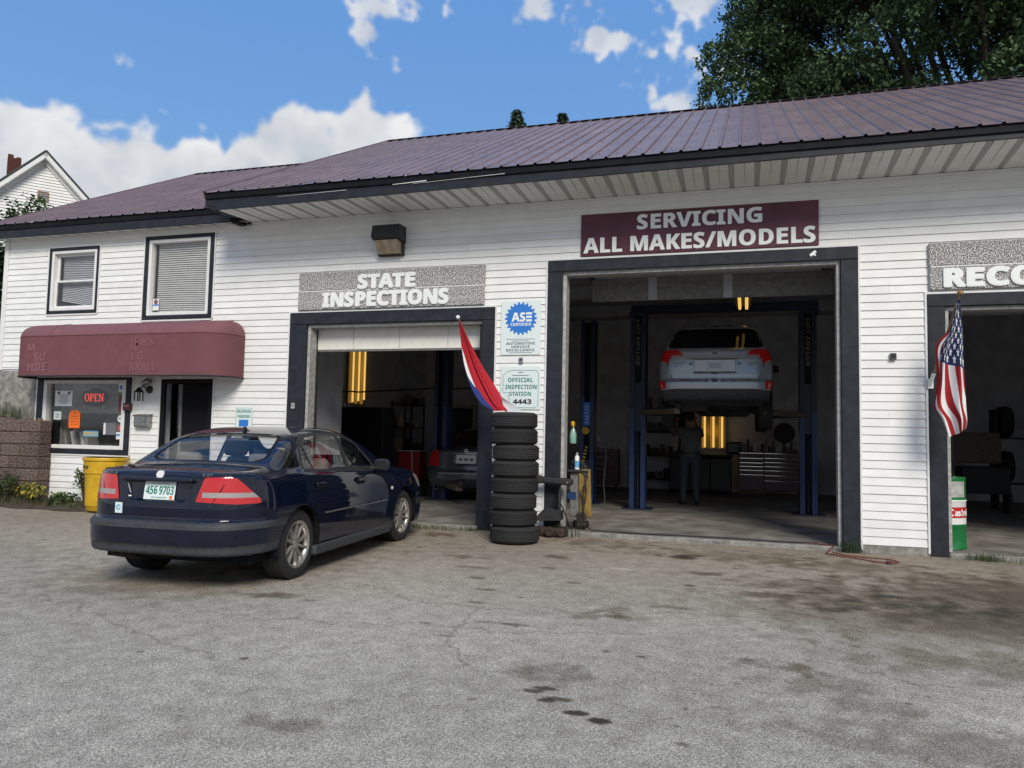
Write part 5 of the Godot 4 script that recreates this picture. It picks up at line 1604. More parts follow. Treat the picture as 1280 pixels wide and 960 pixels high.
# ---------- plants ----------
func leafy(parent: Node, called: String, pts: Array, leaf: float, per: int, spread: float, cols: Array, sd: int) -> void:   # leaf clusters at given points
	var r := RandomNumberGenerator.new()
	r.seed = sd
	var g := Geo.new()
	for k in per:
		var c := Vector3(r.randfn(0, 0.45), r.randfn(0, 0.35), r.randfn(0, 0.45)) * spread
		var b := Basis.from_euler(Vector3(r.randf_range(-1.0, 1.0), r.randf_range(0, TAU), r.randf_range(-0.7, 0.7)))
		var l := leaf * r.randf_range(0.7, 1.25)
		var nn := b.y
		var p := [Vector3(0, 0, -l * 0.55), Vector3(l * 0.3, l * 0.05, -l * 0.05), Vector3(0, 0, l * 0.55), Vector3(-l * 0.3, l * 0.05, -l * 0.05)]
		g.tri(c + b * p[0], c + b * p[1], c + b * p[2], nn, nn, nn)
		g.tri(c + b * p[0], c + b * p[2], c + b * p[3], nn, nn, nn)
	var mm := MultiMesh.new()
	mm.transform_format = MultiMesh.TRANSFORM_3D
	mm.use_colors = true
	mm.mesh = g.mesh()
	mm.instance_count = pts.size()
	for i in pts.size():
		mm.set_instance_transform(i, Transform3D(Basis.from_euler(Vector3(r.randf_range(-0.5, 0.5), r.randf_range(0, TAU), r.randf_range(-0.5, 0.5))) * Basis.from_scale(Vector3.ONE * r.randf_range(0.75, 1.25)), pts[i]))
		var c: Color = cols[r.randi() % cols.size()]
		mm.set_instance_color(i, c * r.randf_range(0.7, 1.3))
	var o := MultiMeshInstance3D.new()
	o.name = called
	parent.add_child(o, true)
	o.multimesh = mm
	if not M.has("leaf"):
		var m := pbr(L(1, 1, 1), 0.6, 0.0, 0.3)
		m.vertex_color_use_as_albedo = true
		m.backlight_enabled = true
		m.backlight = Color(0.35, 0.35, 0.35)
		m.cull_mode = BaseMaterial3D.CULL_DISABLED
		M.leaf = m
	o.material_override = M.leaf
	o.set_meta("kind", "stuff")

func big_tree() -> void:
	var r := RandomNumberGenerator.new()
	r.seed = 77
	var t := thing("deciduous_tree", "huge dark green leafy tree spreading behind the garage roof", "tree", Vector3(8.2, 0, -18.6))
	var tr := Geo.new()
	tr.tube([Vector3(0, 0, 0), Vector3(0.1, 4, 0), Vector3(0.0, 9, 0.2)], 0.55, 12)
	var lumps := []
	var tries := 0
	while lumps.size() < 175 and tries < 4000:
		tries += 1
		var d := Vector3(r.randf_range(-1, 1), r.randf_range(-0.85, 1), r.randf_range(-1, 1))
		var q := d.length()
		if q > 1.0 or q < 0.45: continue
		var c := Vector3(d.x * 8.4, 15.5 + d.y * 7.2, d.z * 6.5)
		lumps.append([c, r.randf_range(1.0, 1.9)])
	lumps.append_array([[Vector3(-8.6, 13.3, 1.5), 1.1], [Vector3(-8.0, 12.0, 1.5), 1.2], [Vector3(-7.6, 14.8, 1.0), 1.3], [Vector3(-7.0, 16.6, 1.0), 1.3], [Vector3(-6.6, 11.2, 1.6), 1.4], [Vector3(-6.0, 17.8, 0.6), 1.4], [Vector3(-8.9, 12.5, 1.0), 0.7], [Vector3(-4.4, 11.0, 2.0), 1.5], [Vector3(-2.2, 10.8, 2.0), 1.5], [Vector3(0.0, 10.6, 2.2), 1.5], [Vector3(2.4, 10.8, 2.0), 1.5], [Vector3(-7.4, 10.6, 1.0), 1.0]])
	for k in lumps.size():
		if k % 4 == 0:
			var c: Vector3 = lumps[k][0]
			var s := Vector3(0, lerpf(6.0, 9.0, r.randf()), 0.1)
			tr.tube([s, s.lerp(c, 0.5) + Vector3(0, -0.5, 0), c], 0.10, 6)
	put(t, "trunk", tr, M.bark)
	var pts := []
	for l in lumps:
		var n := int(105 * l[1] * l[1])
		for i in n:
			var d := Vector3(r.randfn(0, 1), r.randfn(0, 1), r.randfn(0, 1)).normalized()
			if d.y < -0.35 and r.randf() < 0.6: continue
			pts.append(l[0] + d * l[1] * Vector3(1.15, 0.75, 1.15) * (1.0 - 0.35 * r.randf() * r.randf()))
	leafy(t, "crown", pts, 0.16, 13, 0.36, [L(0.062, 0.108, 0.048), L(0.078, 0.130, 0.056), L(0.050, 0.090, 0.044), L(0.095, 0.150, 0.066)], 5)

func conifer(at: Vector3, h: float, label: String) -> void:
	var r := RandomNumberGenerator.new()
	r.seed = int(h * 100)
	var t := thing("conifer", label, "tree", at, 0.0, "conifer tips above the roof ridge")
	put(t, "trunk", Geo.new().cyl(Vector3.ZERO, Vector3(0, h, 0), 0.25, 0.02, 8), M.bark)
	var pts := []
	var br := Geo.new()
	var y := h * 0.5
	while y < h:
		var reach := (h - y) * 0.42 + 0.10
		for k in 9:
			var a := r.randf_range(0, TAU)
			var e := Vector3(cos(a) * reach, reach * 0.10, sin(a) * reach) * r.randf_range(0.6, 1.1)
			br.tube([Vector3(0, y, 0), Vector3(0, y, 0) + e], 0.012, 4)
			for m in 6:
				var f := (m + 1) / 6.0
				pts.append(Vector3(0, y, 0) + e * f + Vector3(0, -0.10 * f, 0) + Vector3(r.randfn(0, 0.05), 0, r.randfn(0, 0.05)))
		y += 0.30 if y < h - 2.5 else 0.2
	put(t, "branches", br, M.bark)
	leafy(t, "needles", pts, 0.13, 14, 0.17, [L(0.045, 0.075, 0.05), L(0.06, 0.095, 0.06)], int(h * 10))

func bush(at: Vector3, size: Vector3, label: String, n: int, leaf: float, cols: Array, sd: int, called := "leafy_shrub", group := "") -> void:
	var r := RandomNumberGenerator.new()
	r.seed = sd
	var t := thing(called, label, "shrub", at, 0.0, group)
	var st := Geo.new()
	var pts := []
	for k in 7:
		var c := Vector3(r.randf_range(-0.35, 0.35) * size.x, r.randf_range(0.45, 0.85) * size.y, r.randf_range(-0.35, 0.35) * size.z)
		st.tube([Vector3(c.x * 0.15, 0, c.z * 0.15), c * 0.6, c], 0.012 + size.y * 0.006, 5)
		for i in n / 7:
			var d := Vector3(r.randfn(0, 1), r.randfn(0, 1), r.randfn(0, 1)).normalized() * pow(r.randf(), 0.33)
			pts.append(c + d * size * Vector3(0.3, 0.26, 0.3))
	put(t, "stem", st, M.bark)
	leafy(t, "foliage", pts, leaf, 6, leaf * 1.5, cols, sd + 1)

func tufts(called: String, spots: Array, h: float, cols: Array, label: String, sd: int) -> void:   # grass that nobody could count
	var r := RandomNumberGenerator.new()
	r.seed = sd
	var g := Geo.new()
	var base: Vector3 = spots[0][0]
	for s in spots:
		for k in int(s[2]):
			var p: Vector3 = s[0] - base + Vector3(r.randfn(0, 0.5) * s[1], 0, r.randfn(0, 0.22) * s[1])
			var hh := h * r.randf_range(0.35, 1.1)
			var a := r.randf_range(0, TAU)
			var lean := Vector3(cos(a), 0, sin(a)) * hh * r.randf_range(0.1, 0.6)
			var w := Vector3(-sin(a), 0, cos(a)) * r.randf_range(0.002, 0.0045)
			var m := p + lean * 0.35 + Vector3(0, hh * 0.6, 0)
			g.quad(p - w, p + w, m + w * 0.7, m - w * 0.7, Vector3(0, 0.3, 1))
			g.flat(m - w * 0.7, m + w * 0.7, p + lean + Vector3(0, hh, 0), Vector3(0, 0.3, 1))
	var o := put(self, numbered(called), g, tri_map(pbr(cols[0], 0.8), noise_tex(128, 0.05, 2, g2(0.6), g2(1.0)), null, 3.0), Transform3D(Basis(), base))
	tag(o, label, "grass", "", "stuff")

# ---------- the house up the hill ----------
func hill_house() -> void:
	var turn := -0.90   # the gable wall recedes to the right
	var b := Basis(Vector3.UP, -turn)
	var t := thing("gabled_house", "white clapboard house with steep gable and brick chimney beyond the office roof", "building", Vector3(-26.2, 2.0, -12.5))
	t.basis = b
	var hw := 3.7
	var pk := 9.75
	var ev := 5.9
	put(t, "wall", Geo.new().prism(V([[-hw, 0], [hw, 0], [hw, ev], [0, pk], [-hw, ev]]), Transform3D(Basis(), Vector3(0, 0, -8)), 8.0), M.white_trim)
	var y := 0.2
	while y < pk - 0.3:
		var w := hw if y < ev else hw * (pk - y) / (pk - ev)
		var w2 := hw if y + 0.11 < ev else hw * (pk - y - 0.11) / (pk - ev)
		var g := Geo.new()
		g.quad(Vector3(-w, y, 0.035), Vector3(w, y, 0.035), Vector3(w2, y + 0.11, 0.008), Vector3(-w2, y + 0.11, 0.008), Vector3.BACK)
		g.quad(Vector3(-w, y, 0.035), Vector3(w, y, 0.035), Vector3(w, y + 0.01, 0.0), Vector3(-w, y + 0.01, 0.0), Vector3.DOWN)
		put(t, "clapboard", g, M.siding0)
		y += 0.115
	var sl := Vector2(hw, pk - ev).normalized()
	for s in [-1.0, 1.0]:
		var len := Vector2(hw + 0.45, (hw + 0.45) * (pk - ev) / hw).length()
		var bb := Basis(Vector3.BACK, -s * atan2(pk - ev, hw))
		var o := Vector3(0, pk + 0.16, 0)
		put(t, "roof_slope", Geo.new().box(o + bb * Vector3(s * (len * 0.5 - 0.04), 0.035, -3.9), Vector3(len, 0.07, 8.6), 0.01, bb), M.shingle)
		put(t, "rake_board", Geo.new().box(o + bb * Vector3(s * len * 0.5, -0.085, 0.34), Vector3(len, 0.16, 0.06), 0.01, bb), M.white_trim)
		put(t, "rake_board", Geo.new().box(o + bb * Vector3(s * len * 0.5, -0.22, 0.06), Vector3(len - 0.3, 0.12, 0.08), 0.01, bb), M.white_trim)
		put(t, "rake_soffit", Geo.new().box(o + bb * Vector3(s * len * 0.5, -0.16, 0.2), Vector3(len - 0.1, 0.03, 0.24), 0.0, bb), M.soffit)
	var v := Node3D.new()
	v.name = "gable_vent"
	t.add_child(v, true)
	put(v, "vent_frame", Geo.new().bx(-0.19, 0.19, 8.05, 8.09, 0.0, 0.07).bx(-0.19, 0.19, 8.39, 8.43, 0.0, 0.07).bx(-0.19, -0.15, 8.09, 8.39, 0.0, 0.07).bx(0.15, 0.19, 8.09, 8.39, 0.0, 0.07), M.wood)
	for k in 4: put(v, "slat", Geo.new().box(Vector3(0, 8.12 + k * 0.075, 0.045), Vector3(0.30, 0.012, 0.08), 0.0, Basis(Vector3.RIGHT, 0.7)), M.pale)
	var ch := Node3D.new()
	ch.name = "chimney"
	t.add_child(ch, true)
	var c := Vector3(-0.98, 0, -1.2)
	ch.position = Vector3(c.x * 0.36, 3.5, c.z * 0.36)
	ch.scale = Vector3(0.64, 0.64, 0.64)
	put(ch, "core", Geo.new().box(c + Vector3(0, 8.42, 0), Vector3(0.66, 3.0, 0.66)), M.mortar)
	var cg := Geo.new()
	for row in 30:
		for k in 3:
			for f in 4:
				var q := Basis(Vector3.UP, f * PI / 2)
				var w := [0.34, 0.17, 0.17] if row % 2 else [0.17, 0.17, 0.34]
				var x: float = [[-0.18, 0.085, 0.265], [-0.265, -0.085, 0.18]][row % 2][k] if false else ([-0.17, 0.09, 0.265][k] if row % 2 else [-0.265, -0.09, 0.17][k])
				cg.box(c + q * Vector3(x, 0, 0.34) + Vector3(0, 7.56 + row * 0.08, 0), Vector3(w[k] - 0.008, 0.07, 0.04), 0.0, q)
	var bricks := put(ch, "bricks", cg, M.brick)
	bricks.set_meta("kind", "stuff")
	put(ch, "broken_crown", Geo.new().box(c + Vector3(-0.2, 10.0, 0), Vector3(0.3, 0.22, 0.7), 0.02).box(c + Vector3(0.22, 9.95, 0.1), Vector3(0.24, 0.1, 0.5), 0.02), M.brick)

# ---------- signs ----------
func signs() -> void:
	var z := 0.024
	var s := thing("service_sign", "maroon board reading SERVICING ALL MAKES/MODELS over the middle bay", "sign", Vector3(-0.65, 3.78, z))
	wput(s, "board", Geo.new().bx(-2.17, 0.87, 3.785, 4.365, z, z + 0.022, 0.005), M.maroon)
	words(s, "SERVICING", Vector3(0.045, 0.435, 0.0235), 1.60, 0.205, M.paint_white, 0.012, 0.9)
	words(s, "ALL MAKES/MODELS", Vector3(-0.0, 0.145, 0.0235), 2.96, 0.215, M.paint_white, 0.012, 0.9)
	s = thing("inspection_sign", "pebbled grey board reading STATE INSPECTIONS above the smaller bay", "sign", Vector3(-5.05, 3.16, z))
	wput(s, "upper_board", Geo.new().bx(-6.555, -3.545, 3.455, 3.735, z, z + 0.035, 0.006), M.pebble)
	wput(s, "lower_board", Geo.new().bx(-6.56, -3.55, 3.165, 3.445, z, z + 0.035, 0.006), M.pebble)
	wput(s, "joint_strip", Geo.new().bx(-6.55, -3.55, 3.4455, 3.4545, z, z + 0.030), M.paint_white)
	words(s, "STATE", Vector3(-0.03, 0.405, 0.038), 0.94, 0.225, M.paint_white, 0.018, 2.2)
	words(s, "INSPECTIONS", Vector3(-0.06, 0.145, 0.038), 2.05, 0.235, M.paint_white, 0.018, 2.2)
	s = thing("repair_sign", "pebbled grey board with the letters RECO above the bay by the striped flag", "sign", Vector3(3.85, 3.16, z))
	wput(s, "upper_board", Geo.new().bx(2.10, 5.60, 3.455, 3.735, z, z + 0.035, 0.006), M.pebble)
	wput(s, "lower_board", Geo.new().bx(2.105, 5.60, 3.165, 3.445, z, z + 0.035, 0.006), M.pebble)
	wput(s, "joint_strip", Geo.new().bx(2.12, 5.58, 3.4455, 3.4545, z, z + 0.030), M.paint_white)
	words(s, "RECO", Vector3(-1.11, 0.145, 0.038), 0.98, 0.235, M.paint_white, 0.018, 2.2)
	# certified sign
	s = thing("certified_sign", "white metal sign with a blue toothed gear emblem between two bays", "sign", Vector3(-3.01, 2.44, z))
	wput(s, "plate", Geo.new().bx(-3.298, -2.722, 2.445, 3.205, z, z + 0.006, 0.002), M.sign_teal)
	var gp := PackedVector2Array()
	for k in 22:
		for q in [[-0.30, 0.202], [-0.17, 0.232], [0.17, 0.232], [0.30, 0.202]]:
			var a: float = TAU * (k + q[0]) / 22.0
			gp.append(Vector2(cos(a), sin(a)) * q[1])
	var gear := put(s, "gear_emblem", Geo.new().prism(gp, Transform3D(Basis(), Vector3(0, 0.515, 0.0062)), 0.002), M.sign_blue)
	words(gear, "AS", Vector3(-0.035, 0.535, 0.0085), 0.20, 0.13, M.paint_white, 0.001, 1.0)
	var eb := Geo.new()
	for k in 3: eb.box(Vector3(0.118, 0.486 + k * 0.049, 0.0085), Vector3(0.085, 0.03, 0.001))
	put(gear, "letter_bars", eb, M.paint_white)
	words(gear, "CERTIFIED", Vector3(0, 0.432, 0.0085), 0.30, 0.042, M.paint_white, 0.001, 0.3)
	for q in [["AUTOMOTIVE", 0.165, 0.42, 0.036], ["SERVICE", 0.118, 0.27, 0.034], ["EXCELLENCE", 0.072, 0.41, 0.036]]:
		words(s, q[0], Vector3(0, q[1], 0.0065), q[2], q[3], M.ink_grey, 0.001, 0.6)
	for q in [[0.225, 0.42], [0.2, 0.24], [0.035, 0.34]]:
		put(s, "small_print", Geo.new().box(Vector3(0, q[0], 0.0064), Vector3(q[1], 0.008, 0.0006)), M.ink_grey)
	# inspection station plate
	s = thing("station_sign", "pale sign reading OFFICIAL INSPECTION STATION 4443 above the tyre stack", "sign", Vector3(-3.0, 1.68, z))
	wput(s, "plate", Geo.new().bx(-3.287, -2.713, 1.685, 2.285, z, z + 0.006, 0.002), M.sign_teal)
	var edge := [Vector3(-0.10, 0.03, 0.007), Vector3(0.22, 0.03, 0.007), Vector3(0.255, 0.06, 0.007), Vector3(0.26, 0.50, 0.007), Vector3(0.23, 0.545, 0.007), Vector3(0.0, 0.55, 0.007), Vector3(-0.14, 0.55, 0.007), Vector3(-0.16, 0.53, 0.007), Vector3(-0.2, 0.535, 0.007), Vector3(-0.22, 0.50, 0.007), Vector3(-0.26, 0.485, 0.007), Vector3(-0.255, 0.45, 0.007), Vector3(-0.235, 0.43, 0.007), Vector3(-0.25, 0.39, 0.007), Vector3(-0.26, 0.37, 0.007), Vector3(-0.24, 0.34, 0.007), Vector3(-0.26, 0.29, 0.007), Vector3(-0.245, 0.24, 0.007), Vector3(-0.17, 0.24, 0.007), Vector3(-0.155, 0.12, 0.007), Vector3(-0.165, 0.08, 0.007), Vector3(-0.10, 0.03, 0.007)]
	put(s, "border_line", Geo.new().tube(edge, 0.0028, 5), M.ink_green)
	for q in [["OFFICIAL", 0.0, 0.415, 0.36, 0.062], ["INSPECTION", 0.01, 0.318, 0.45, 0.062], ["STATION", 0.0, 0.222, 0.31, 0.06]]:
		words(s, q[0], Vector3(q[1], q[2], 0.0065), q[3], q[4], M.ink_green, 0.001, 0.25)
	words(s, "4443", Vector3(0.03, 0.115, 0.0065), 0.27, 0.068, M.ink, 0.001, 1.0)
	put(s, "small_print", Geo.new().box(Vector3(0.0, 0.478, 0.0064), Vector3(0.24, 0.010, 0.0006)), M.ink_grey)
	put(s, "small_print", Geo.new().box(Vector3(0.0, 0.520, 0.0064), Vector3(0.07, 0.012, 0.0006)), M.ink_grey)
	# reserved parking
	s = thing("parking_sign", "small pale sign with green RESERVED PARKING lettering behind the navy sedan", "sign", Vector3(-7.46, 1.22, z))
	put(s, "plate", Geo.new().rbox(Vector3(0, 0.228, 0.003), Vector3(0.31, 0.456, 0.006), 0.003, Basis(), 8), M.sign_teal)
	words(s, "RESERVED", Vector3(0, 0.395, 0.0065), 0.25, 0.05, M.ink_green, 0.001, 0.2)
	words(s, "PARKING", Vector3(0, 0.315, 0.0065), 0.22, 0.05, M.ink_green, 0.001, 0.2)
	put(s, "symbol_field", Geo.new().box(Vector3(0, 0.19, 0.0064), Vector3(0.17, 0.15, 0.001)), M.sign_blue)
	put(s, "border_line", Geo.new().bx(-0.145, 0.145, 0.443, 0.447, 0.006, 0.0068).bx(-0.145, 0.145, 0.01, 0.014, 0.006, 0.0068).bx(-0.145, -0.141, 0.014, 0.443, 0.006, 0.0068).bx(0.141, 0.145, 0.014, 0.443, 0.006, 0.0068), M.ink_green)

func awning() -> void:
	var t := thing("awning", "faded maroon canvas awning with rounded ends over the shop window and door", "awning", Vector3(-9.8, 2.12, 0.3))
	var x0 := -11.64
	var x1 := -7.50
	var D := 0.62
	var R := 0.42
	var plan := []
	var nx := 14
	plan.append(Vector2(x0, 0.03))
	for k in 7:
		var a := PI * 0.5 * k / 6.0
		plan.append(Vector2(x0 + R - R * cos(a), D - R + R * sin(a)))
	for k in range(1, nx): plan.append(Vector2(lerpf(x0 + R, x1 - R, float(k) / nx), D + 0.006 * sin(k * 2.1)))
	for k in 7:
		var a := PI * 0.5 * (1.0 - k / 6.0)
		plan.append(Vector2(x1 - R + R * cos(a), D - R + R * sin(a)))
	plan.append(Vector2(x1, 0.03))
	var yb := 2.13
	var ys := 2.78
	var yt := 3.02
	var lo := []
	var hi := []
	for i in 5:
		var l := []
		for p in plan: l.append(Vector3(p.x, lerpf(yb, ys, i / 4.0) + 0.004 * sin(p.x * 9.0) * (1 if i == 0 else 0), p.y))
		lo.append(l)
	var cx := (x0 + x1) * 0.5
	for i in 8:
		var a := PI * 0.5 * i / 7.0
		var l := []
		for p in plan:
			var f := 1.0 - cos(a)
			var into := minf(0.40, 0.40) * f
			var q: Vector2 = p
			q.y = maxf(0.03, p.y - into * clampf(p.y / D, 0.0, 1.0) * 1.2)
			q.x = clampf(p.x, x0 + into * 0.6, x1 - into * 0.6)
			l.append(Vector3(q.x, lerpf(ys, yt, sin(a)), q.y))
		hi.append(l)
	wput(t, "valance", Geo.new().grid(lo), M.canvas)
	var top := Geo.new().grid(hi)
	var last: Array = hi[7]
	for k in last.size() - 1:
		top.quad(last[k], last[k + 1], Vector3(last[k + 1].x, yt + 0.03, 0.02), Vector3(last[k].x, yt + 0.03, 0.02), Vector3.UP)
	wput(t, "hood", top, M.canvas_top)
	var pip := Geo.new()
	var bp := []
	var sp := []
	for p in plan:
		bp.append(Vector3(p.x, yb, p.y)); sp.append(Vector3(p.x, ys, p.y + 0.002))
	wput(t, "bottom_rail", Geo.new().tube(bp, 0.012, 6), M.soot)
	wput(t, "seam", Geo.new().tube(sp, 0.006, 5), M.canvas)
	for x in [-10.75, -8.75, -8.05]:
		var l := []
		for i in 8: l.append(Vector3(x, hi[i][9].y + 0.002, hi[i][9].z + 0.002))
		wput(t, "seam", Geo.new().tube(l, 0.005, 5), M.canvas)
	# ghosts of old lettering: paler cloth where letters used to be
	for q in [["ie's", -8.86, 2.66, 0.36, 0.13], ["lE", -9.06, 2.62, 0.14, 0.2], ["LG", -9.0, 2.44, 0.22, 0.13], ["BRALL", -8.88, 2.27, 0.52, 0.13]]:
		words(t, q[0], Vector3(q[1] + 9.8, q[2] - 2.12, D - 0.3 + 0.004), q[3], q[4], M.ghost2, 0.002, 0.8, "Droid Sans", true, Basis(), "faded_lettering")
	for q in [["M", -11.12, 2.6, 0.16, 0.12], ["SU", -10.94, 2.44, 0.24, 0.14], ["HDE", -10.98, 2.28, 0.4, 0.14]]:
		words(t, q[0], Vector3(q[1] + 9.8, q[2] - 2.12, D - 0.3 + 0.006), q[3], q[4], M.ghost, 0.002, 0.8, "Droid Sans", true, Basis(), "faded_lettering")

func shop_display() -> void:
	# what hangs in and lies behind the shop window
	var zi := -0.047
	var o := thing("open_neon", "oval black panel with red OPEN letters hanging in the shop window", "sign", Vector3(-10.50, 1.68, -0.10))
	put(o, "panel", Geo.new().lathe(Vector3(0, 0.14, 0), Basis(Vector3(1.75, 0, 0), Vector3.BACK, Vector3.UP), [[0.0, -0.01], [0.15, -0.01], [0.16, 0.0], [0.15, 0.012], [0.0, 0.014]], 32, 0.5), M.dark)
	words(o, "OPEN", Vector3(0, 0.14, 0.018), 0.40, 0.13, M.neon, 0.006, 0.0, "Droid Serif", false, Basis(), "neon_letters")
	put(o, "hanger", Geo.new().cyl(Vector3(-0.1, 0.29, 0), Vector3(-0.1, 0.40, 0), 0.003).cyl(Vector3(0.1, 0.29, 0), Vector3(0.1, 0.40, 0), 0.003), M.black)
	var p := solo("notice_paper", Geo.new().bx(-11.30, -10.93, 1.67, 1.93, zi, zi + 0.002), M.paint_white, "white printed notice taped high in the shop window", "notice")
	for k in 6: put(p, "print_line", Geo.new().box(Vector3(0, 0.19 - k * 0.03, 0.0018), Vector3(0.22 - 0.03 * (k % 3), 0.010, 0.001)), M.ink_grey)
	for x in [-0.11, 0.11]: put(p, "printed_bird", Geo.new().box(Vector3(x, 0.225, 0.0018), Vector3(0.05, 0.04, 0.001), 0.0, Basis(Vector3.BACK, 0.6)), M.ink)
	var tg := solo("orange_tag", Geo.new().prism(V([[-0.11, 0], [0.11, 0], [0.12, 0.04], [0.12, 0.24], [0.07, 0.30], [-0.07, 0.30], [-0.12, 0.24], [-0.12, 0.04]]), Transform3D(Basis(), Vector3(-10.86, 1.30, zi)), 0.003), M.orange, "bright orange tag-shaped poster in the shop window", "poster")
	put(tg, "tag_hole", Geo.new().cyl(Vector3(0, 0.265, 0.0015), Vector3(0, 0.265, 0.0028), 0.014, 0.014, 10), M.ink)
	for k in 4: put(tg, "print_line", Geo.new().box(Vector3(0, 0.20 - k * 0.045, 0.0018), Vector3(0.15, 0.006, 0.001)), M.rust)
	var mg := solo("parts_sticker", Geo.new().bx(-10.66, -10.34, 1.165, 1.255, zi, zi + 0.002), M.sky_blue, "long sticker with yellow MOOG letters low in the shop window", "sticker")
	words(mg, "MOOG", Vector3(0, 0.045, 0.0018), 0.27, 0.06, M.yellow, 0.001, 1.0)
	var sq := solo("shop_sticker", Geo.new().bx(-9.97, -9.85, 1.92, 2.05, zi, zi + 0.002), M.sign_teal, "square sticker with blue ring in the shop window's top corner", "sticker", "stickers on the shop window")
	put(sq, "ring", Geo.new().cyl(Vector3(0, 0.07, 0.0015), Vector3(0, 0.07, 0.0025), 0.04, 0.04, 18), M.sign_blue)
	var sr := solo("shop_sticker", Geo.new().bx(-9.96, -9.84, 1.58, 1.88, zi, zi + 0.002), M.ghost, "tall reddish sticker down the edge of the shop window", "sticker", "stickers on the shop window")
	for k in 3: put(sr, "print_line", Geo.new().box(Vector3(-0.03 + k * 0.03, 0.15, 0.0018), Vector3(0.008, 0.24, 0.001)), M.red_dark)
	var sc := solo("shop_sticker", Geo.new().cyl(Vector3(-9.90, 1.47, zi), Vector3(-9.90, 1.47, zi + 0.002), 0.06, 0.06, 24), M.paint_white, "round white no-smoking style sticker on the shop window", "sticker", "stickers on the shop window")
	put(sc, "bar", Geo.new().box(Vector3(0, 0.06, 0.0018), Vector3(0.07, 0.016, 0.001)), M.ink)
	var sp := solo("shop_sticker", Geo.new().bx(-9.97, -9.84, 1.26, 1.38, zi, zi + 0.002), M.ghost, "mauve and orange card sticker on the shop window", "sticker", "stickers on the shop window")
	put(sp, "disc", Geo.new().cyl(Vector3(0.02, 0.06, 0.0015), Vector3(0.02, 0.06, 0.0022), 0.035, 0.035, 16), M.orange)
	var sb := solo("shop_sticker", Geo.new().bx(-9.97, -9.84, 1.13, 1.25, zi, zi + 0.002), M.sign_white, "white sticker with blue band, lowest on the shop window's edge", "sticker", "stickers on the shop window")
	put(sb, "band", Geo.new().box(Vector3(0, 0.07, 0.0018), Vector3(0.12, 0.03, 0.001)), M.sign_blue)
	var cd := solo("window_card", Geo.new().bx(-10.24, -9.98, 1.20, 1.40, zi, zi + 0.002), M.ink_grey, "grey card with pale edge standing in the shop window", "card")
	put(cd, "edge_strip", Geo.new().box(Vector3(-0.105, 0.1, 0.0018), Vector3(0.045, 0.19, 0.001)), M.sign_white)
	var wn := solo("small_notice", Geo.new().bx(-11.31, -11.15, 1.44, 1.58, zi, zi + 0.002), M.sign_teal, "small pale blue card at the shop window's outer edge", "notice")
	for k in 2: put(wn, "print_line", Geo.new().box(Vector3(0, 0.08 - k * 0.04, 0.0018), Vector3(0.08, 0.012, 0.001)), M.ink)
	var bk := thing("binder_row", "leaning row of pale binders on the shop window shelf", "binders", Vector3(-11.1, 0.9, -0.42))
	for k in 7: put(bk, "binder", Geo.new().box(Vector3(k * 0.075 - 0.2, 0.19, 0.02 * (k % 2)), Vector3(0.05, 0.36 - 0.02 * (k % 3), 0.24), 0.006, Basis(Vector3.BACK, 0.22 + 0.03 * (k % 3))), [M.pale, M.grey, M.sign_white][k % 3])
	var heap := thing("parts_heap", "dark boxes and small parts heaped behind the shop window glass", "clutter", Vector3(-10.3, 0.9, -0.45))
	for k in 12: put(heap, "box", Geo.new().rbox(Vector3(-0.35 + 0.08 * k, 0.06 + 0.03 * (k % 3), 0.06 * ((k * 5) % 4) - 0.1), Vector3(0.1, 0.12 + 0.05 * (k % 3), 0.12), 0.02, Basis(Vector3.UP, k * 0.7), 8), [M.soot, M.grey, M.dark, M.sign_white, M.red_dark][k % 5])
	var cup := solo("plastic_cup", Geo.new().lathe(Vector3(-9.98, 0.9, -0.3), Basis(), [[0.035, 0.0], [0.048, 0.16], [0.045, 0.16], [0.033, 0.005], [0.0, 0.005]], 16, 0.5), M.sign_teal, "pale cup with a straw on the shop window shelf", "cup")
	put(cup, "straw", Geo.new().cyl(Vector3(0.01, 0.02, 0), Vector3(0.03, 0.26, 0), 0.004), M.paint_white)

